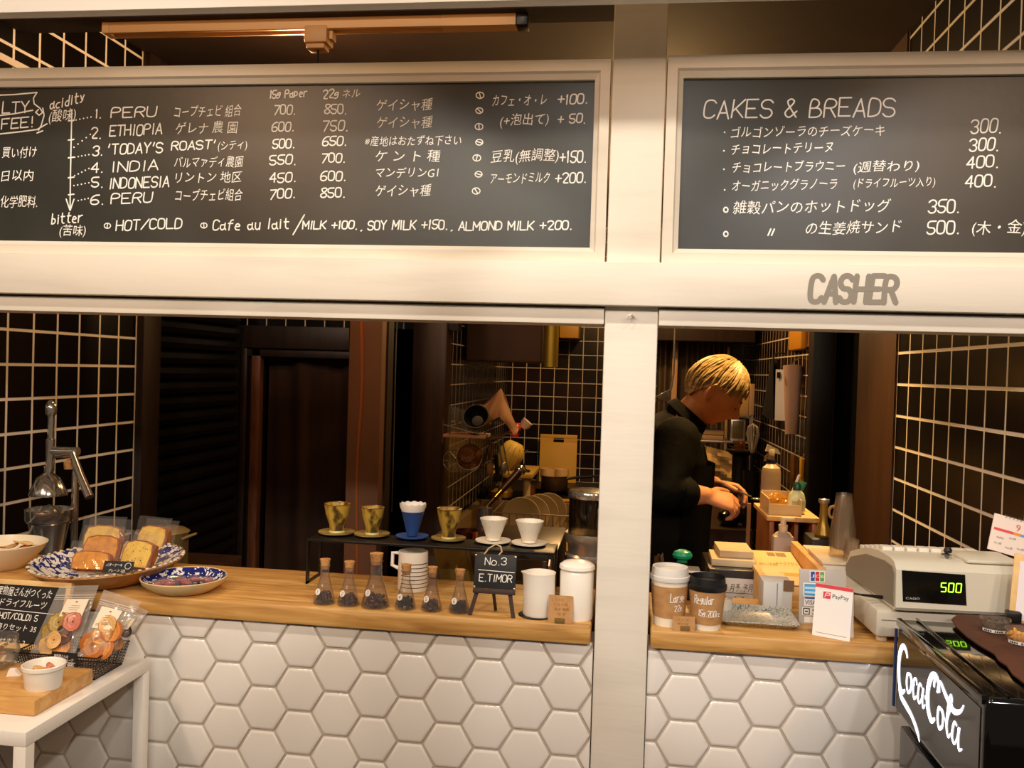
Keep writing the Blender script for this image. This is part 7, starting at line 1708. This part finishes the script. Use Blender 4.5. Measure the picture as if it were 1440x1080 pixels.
for s in (-1, 1):                                   # ears: rim, lobe
    T = HM @ shift(-.012, s*.074, -.008) @ rot('Z', s*-18)
    B.ball((0, 0, 0), (.019, .009, .032), 14, 10, T)
    B.tube([T @ Vector((.017*math.cos(a*.42+.5), s*.007, .031*math.sin(a*.42+.5))) for a in range(11)], .0048, 8)
    B.ball((.004, 0, -.026), (.009, .006, .010), 10, 8, T)
# arms
limb(B, [shR, shR.lerp(elR, .5), elR, elR.lerp(wrR, .35), wrR], [.062, .052, .043, .043, .029])
limb(B, [shL, shL.lerp(elL, .5), elL, elL.lerp(wrL, .35), wrL], [.062, .052, .043, .043, .029])
def hand(wr, fwd, back, side, curl, thumb_curl):
    """palm with four unequal fingers bent at the knuckles, thumb from the side near the wrist"""
    f = Vector(fwd).normalized(); bk = Vector(back); bk = (bk-f*bk.dot(f)).normalized(); sd = f.cross(bk)*side
    loft(B, [(wr-f*.01, sd*.027, bk*.020), (wr+f*.03, sd*.038, bk*.017), (wr+f*.075, sd*.042, bk*.015), (wr+f*.092, sd*.040, bk*.012)], 18)
    for i, (o, L_) in enumerate(((.031, .074), (.0105, .084), (-.0105, .078), (-.031, .060))):
        p = wr+f*(.086-.004*abs(i-1))+sd*o; d = f; P = [p-f*.02, p]; R = [.0095, .0095]
        for seg, (q, c_) in enumerate(((.42, curl[0]), (.32, curl[1]), (.26, curl[2]))):
            d = (Matrix.Rotation(math.radians(-(c_+5*i)), 3, sd*side) @ d) if True else d
            p = p+d*L_*q; P.append(p); R.append(.0090-.0009*seg)
        B.tube(P, R, 12)
        for p_, r_ in zip(P, R): B.ball(tuple(p_), r_*1.02, 12, 8)
    p = wr+f*.022+sd*.026; d = (f*.6+sd*.75-bk*.25).normalized(); P = [p-d*.012, p]; R = [.013, .0125]
    for q, c_ in ((.034, 0), (.030, thumb_curl), (.024, thumb_curl)):
        d = (d+f*.011*c_-sd*.008*c_-bk*.004*c_).normalized(); p = p+d*q; P.append(p); R.append(R[-1]-.0012)
    B.tube(P, R, 12)
    for p_, r_ in zip(P, R): B.ball(tuple(p_), r_*1.02, 12, 8)
    return P[-1]
fR = Vector((1, .12, -.22)); fL = Vector((1, -.25, -.10))
tR = hand(wrR, fR, (.1, -.55, .8), -1, (28, 34, 22), 20)
tL = hand(wrL, fL, (.1, .35, .9), 1, (30, 38, 24), 22)
# legs
for s in (-1, 1):
    limb(B, [hip+Vector((0, s*.085, -.05)), Vector((.02, s*.09, .47)), Vector((-.01, s*.09, .09))], [.088, .058, .040])
    limb(B, [Vector((-.03, s*.09, .05)), Vector((.13, s*.10, .035))], [.038, .032])
body = remesh(B, .0048, 'body', SKIN, man, 3)
# hair: a close cap and locks that fall from the crown
Hh_ = MB()
def scalp(th, ph, k=1.05):
    x, y, z = math.sin(th)*math.cos(ph), math.sin(th)*math.sin(ph), math.cos(th)
    X, Y_, Z = .097*x*k-.003, .078*y*k, .120*z*k
    if z < 0 and x < 0: X *= 1+.22*z
    if z < 0: Y_ *= 1-.2*z*z
    return HM @ Vector((X, Y_, Z))
def limit(ph):                                      # how far from the crown hair reaches, by direction (0 = face)
    a = abs((ph+math.pi) % (2*math.pi)-math.pi)
    return 1.20 if a < .55 else 1.20+.25*(a-.55)/.5 if a < 1.05 else 1.45-.10*(a-1.05)/.5 if a < 1.55 else 1.35+.70*(a-1.55)/.9 if a < 2.45 else 2.08
rr = random.Random(5)
nP, nT = 60, 14
V = [scalp(limit(2*math.pi*i/nP)*j/nT, 2*math.pi*i/nP, 1.03) for j in range(nT+1) for i in range(nP)]
F = [(j*nP+i, j*nP+(i+1) % nP, (j+1)*nP+(i+1) % nP, (j+1)*nP+i) for j in range(nT) for i in range(nP)]
Hh_.add(V, F)
for i in range(420):
    ph = rr.uniform(0, 2*math.pi); t0 = rr.uniform(.0, .8)**1.1; L_ = limit(ph)*(1+rr.uniform(-.06, .07))
    t1 = min(L_, t0+rr.uniform(.6, 1.3)); kk = rr.uniform(1.045, 1.11); sw = rr.uniform(-.22, .22)
    P = []
    for j in range(7):
        u = j/6; th = t0+(t1-t0)*u
        lift = kk+.03*math.sin(u*3.1)+(.035*u*u if abs((ph+math.pi) % (2*math.pi)-math.pi) < .8 else 0)
        P.append(scalp(th, ph+sw*u*u, lift))
    w_ = rr.uniform(.0035, .0065)
    Hh_.tube(P, [w_*.6, w_, w_*1.1, w_*1.1, w_, w_*.7, w_*.15], 6, flat=.55)
obj('hair', Hh_, HAIRM, man, 60)
for s in (-1, 1):
    m = MB().tube([HM @ Vector((.094-.012*abs(y_-.03)/.03-.0, s*y_, .026-.004*abs(y_-.032)/.02)) for y_ in (.014, .024, .034, .046)], [.003, .0042, .004, .002], 8); obj('eyebrow', m, mat('grey_brown_brow', '7a6244', .7), man)
    m = MB().tube([HM @ Vector((.0905-.25*(y_-.03)**2*20-.0, s*y_, -.002-.003*abs(y_-.031)/.012)) for y_ in (.020, .026, .032, .038, .043)], .0016, 6); obj('eyelashes', m, mat('dark_lash', '2a1810', .7), man)
# dark shirt, rolled at the forearm
S = MB()
loft(S, [ring(hip-Vector((0, 0, .04)), (0, 0, 1), .128, .178), ring(hip.lerp(chest, .45)+Vector((.0, 0, 0)), chest-hip, .135, .175), ring(chest, neck-hip, .138, .192), ring(shR.lerp(shL, .5)+Vector((0, 0, .012)), neck-chest, .114, .185), ring(neck-Vector((.012, 0, .035)), headc-neck, .080, .10), ring(neck-Vector((.004, 0, .018)), headc-neck, .068, .072)])
for a_, b_, w_ in ((shR, elR, wrR), (shL, elL, wrL)):
    limb(S, [a_-Vector((0, 0, .002)), a_.lerp(b_, .5), b_, b_.lerp(w_, .5)], [.078, .070, .062, .052])
for i in range(0, len(S.v)):
    v = S.v[i]; n_ = mnoise.noise(v*14)*.008+mnoise.noise(v*30)*.003; S.v[i] = v+Vector((n_, n_*.6, n_*.4))
obj_s = remesh(S, .008, 'shirt', SHIRT, man, 2)
cd_ = (headc-neck).normalized()
V = []; n = 36
ex = cd_.cross(ty).normalized()
for z, k_ in ((-.028, 1.1), (.012, 1.02), (.022, 1.08), (-.012, 1.28)):
    for i in range(n):
        a = 2*math.pi*i/n; V.append(neck+cd_*(z-.006*math.cos(a)*-1)+ex*(-.066*k_*math.cos(a))+ty*(.066*k_*math.sin(a)))
obj('collar', MB().add(V, [(j*n+i, j*n+(i+1) % n, (j+1)*n+(i+1) % n, (j+1)*n+i) for j in range(3) for i in range(n)]), SHIRT, man, 60)
for b_, w_, r_ in ((elR, wrR, .053), (elL, wrL, .053)):
    d = (w_-b_).normalized(); c_ = b_.lerp(w_, .5); obj('cuff', MB().tube([c_-d*.025, c_+d*.008], [r_, r_*.96], 20).tube([c_+d*.006, c_-d*.02], [r_*.98+.002, r_+.003], 20, cap=False), SHIRT, man)
# trousers, apron, shoes
T_ = MB(); loft(T_, [ring(hip-Vector((0, 0, .14)), (0, 0, 1), .12, .175), ring(hip+Vector((0, 0, .02)), (0, 0, 1), .125, .172)])
for s in (-1, 1): limb(T_, [hip+Vector((0, s*.085, -.07)), Vector((.02, s*.092, .47)), Vector((-.01, s*.092, .09))], [.102, .075, .062])
remesh(T_, .010, 'trousers', APRONM, man, 3)
def apr(u, v):
    z = .45+(chest.z-.02-.45)*v; a = (u-.5)*2.5
    ctr = hip.lerp(chest, max(0, (z-hip.z)/(chest.z-hip.z))) if z > hip.z else Vector((0, 0, z))
    fl_ = 1+.12*max(0, (hip.z-z)/.4)+.02*math.sin(a*7+v*3)
    return Vector((ctr.x+.152*fl_*math.cos(a), .198*fl_*math.sin(a), z))
m = MB().sheet(apr, 30, 24).sheet(lambda u, v: apr(u, v)*Vector((1, 1, 1)).x+Vector((.004, 0, 0)), 30, 24); obj('apron', m, APRONM, man, 60)
for s in (-1, 1):
    m = MB(); m.ball((.055, s*.095, .042), (.145, .048, .046), 20, 12); m.box(-.085, .195, s*.095-.046, s*.095+.046, .0005, .018, .008); obj('shoe', m, BLACKP, man)
# spoon held in his left hand
tip = tL+root
sp = thing('steel_spoon', 'small steel spoon held in the hands of the man', 'spoon', tip+Vector((.0, -.0, -.004)))
obj('handle', MB().tube([(-.05, .02, .018), (.0, 0, .003), (.05, -.02, -.014)], .003, 8), CHROME, sp); obj('bowl', MB().ball((.066, -.026, -.02), (.018, .011, .005), 14, 8), CHROME, sp)
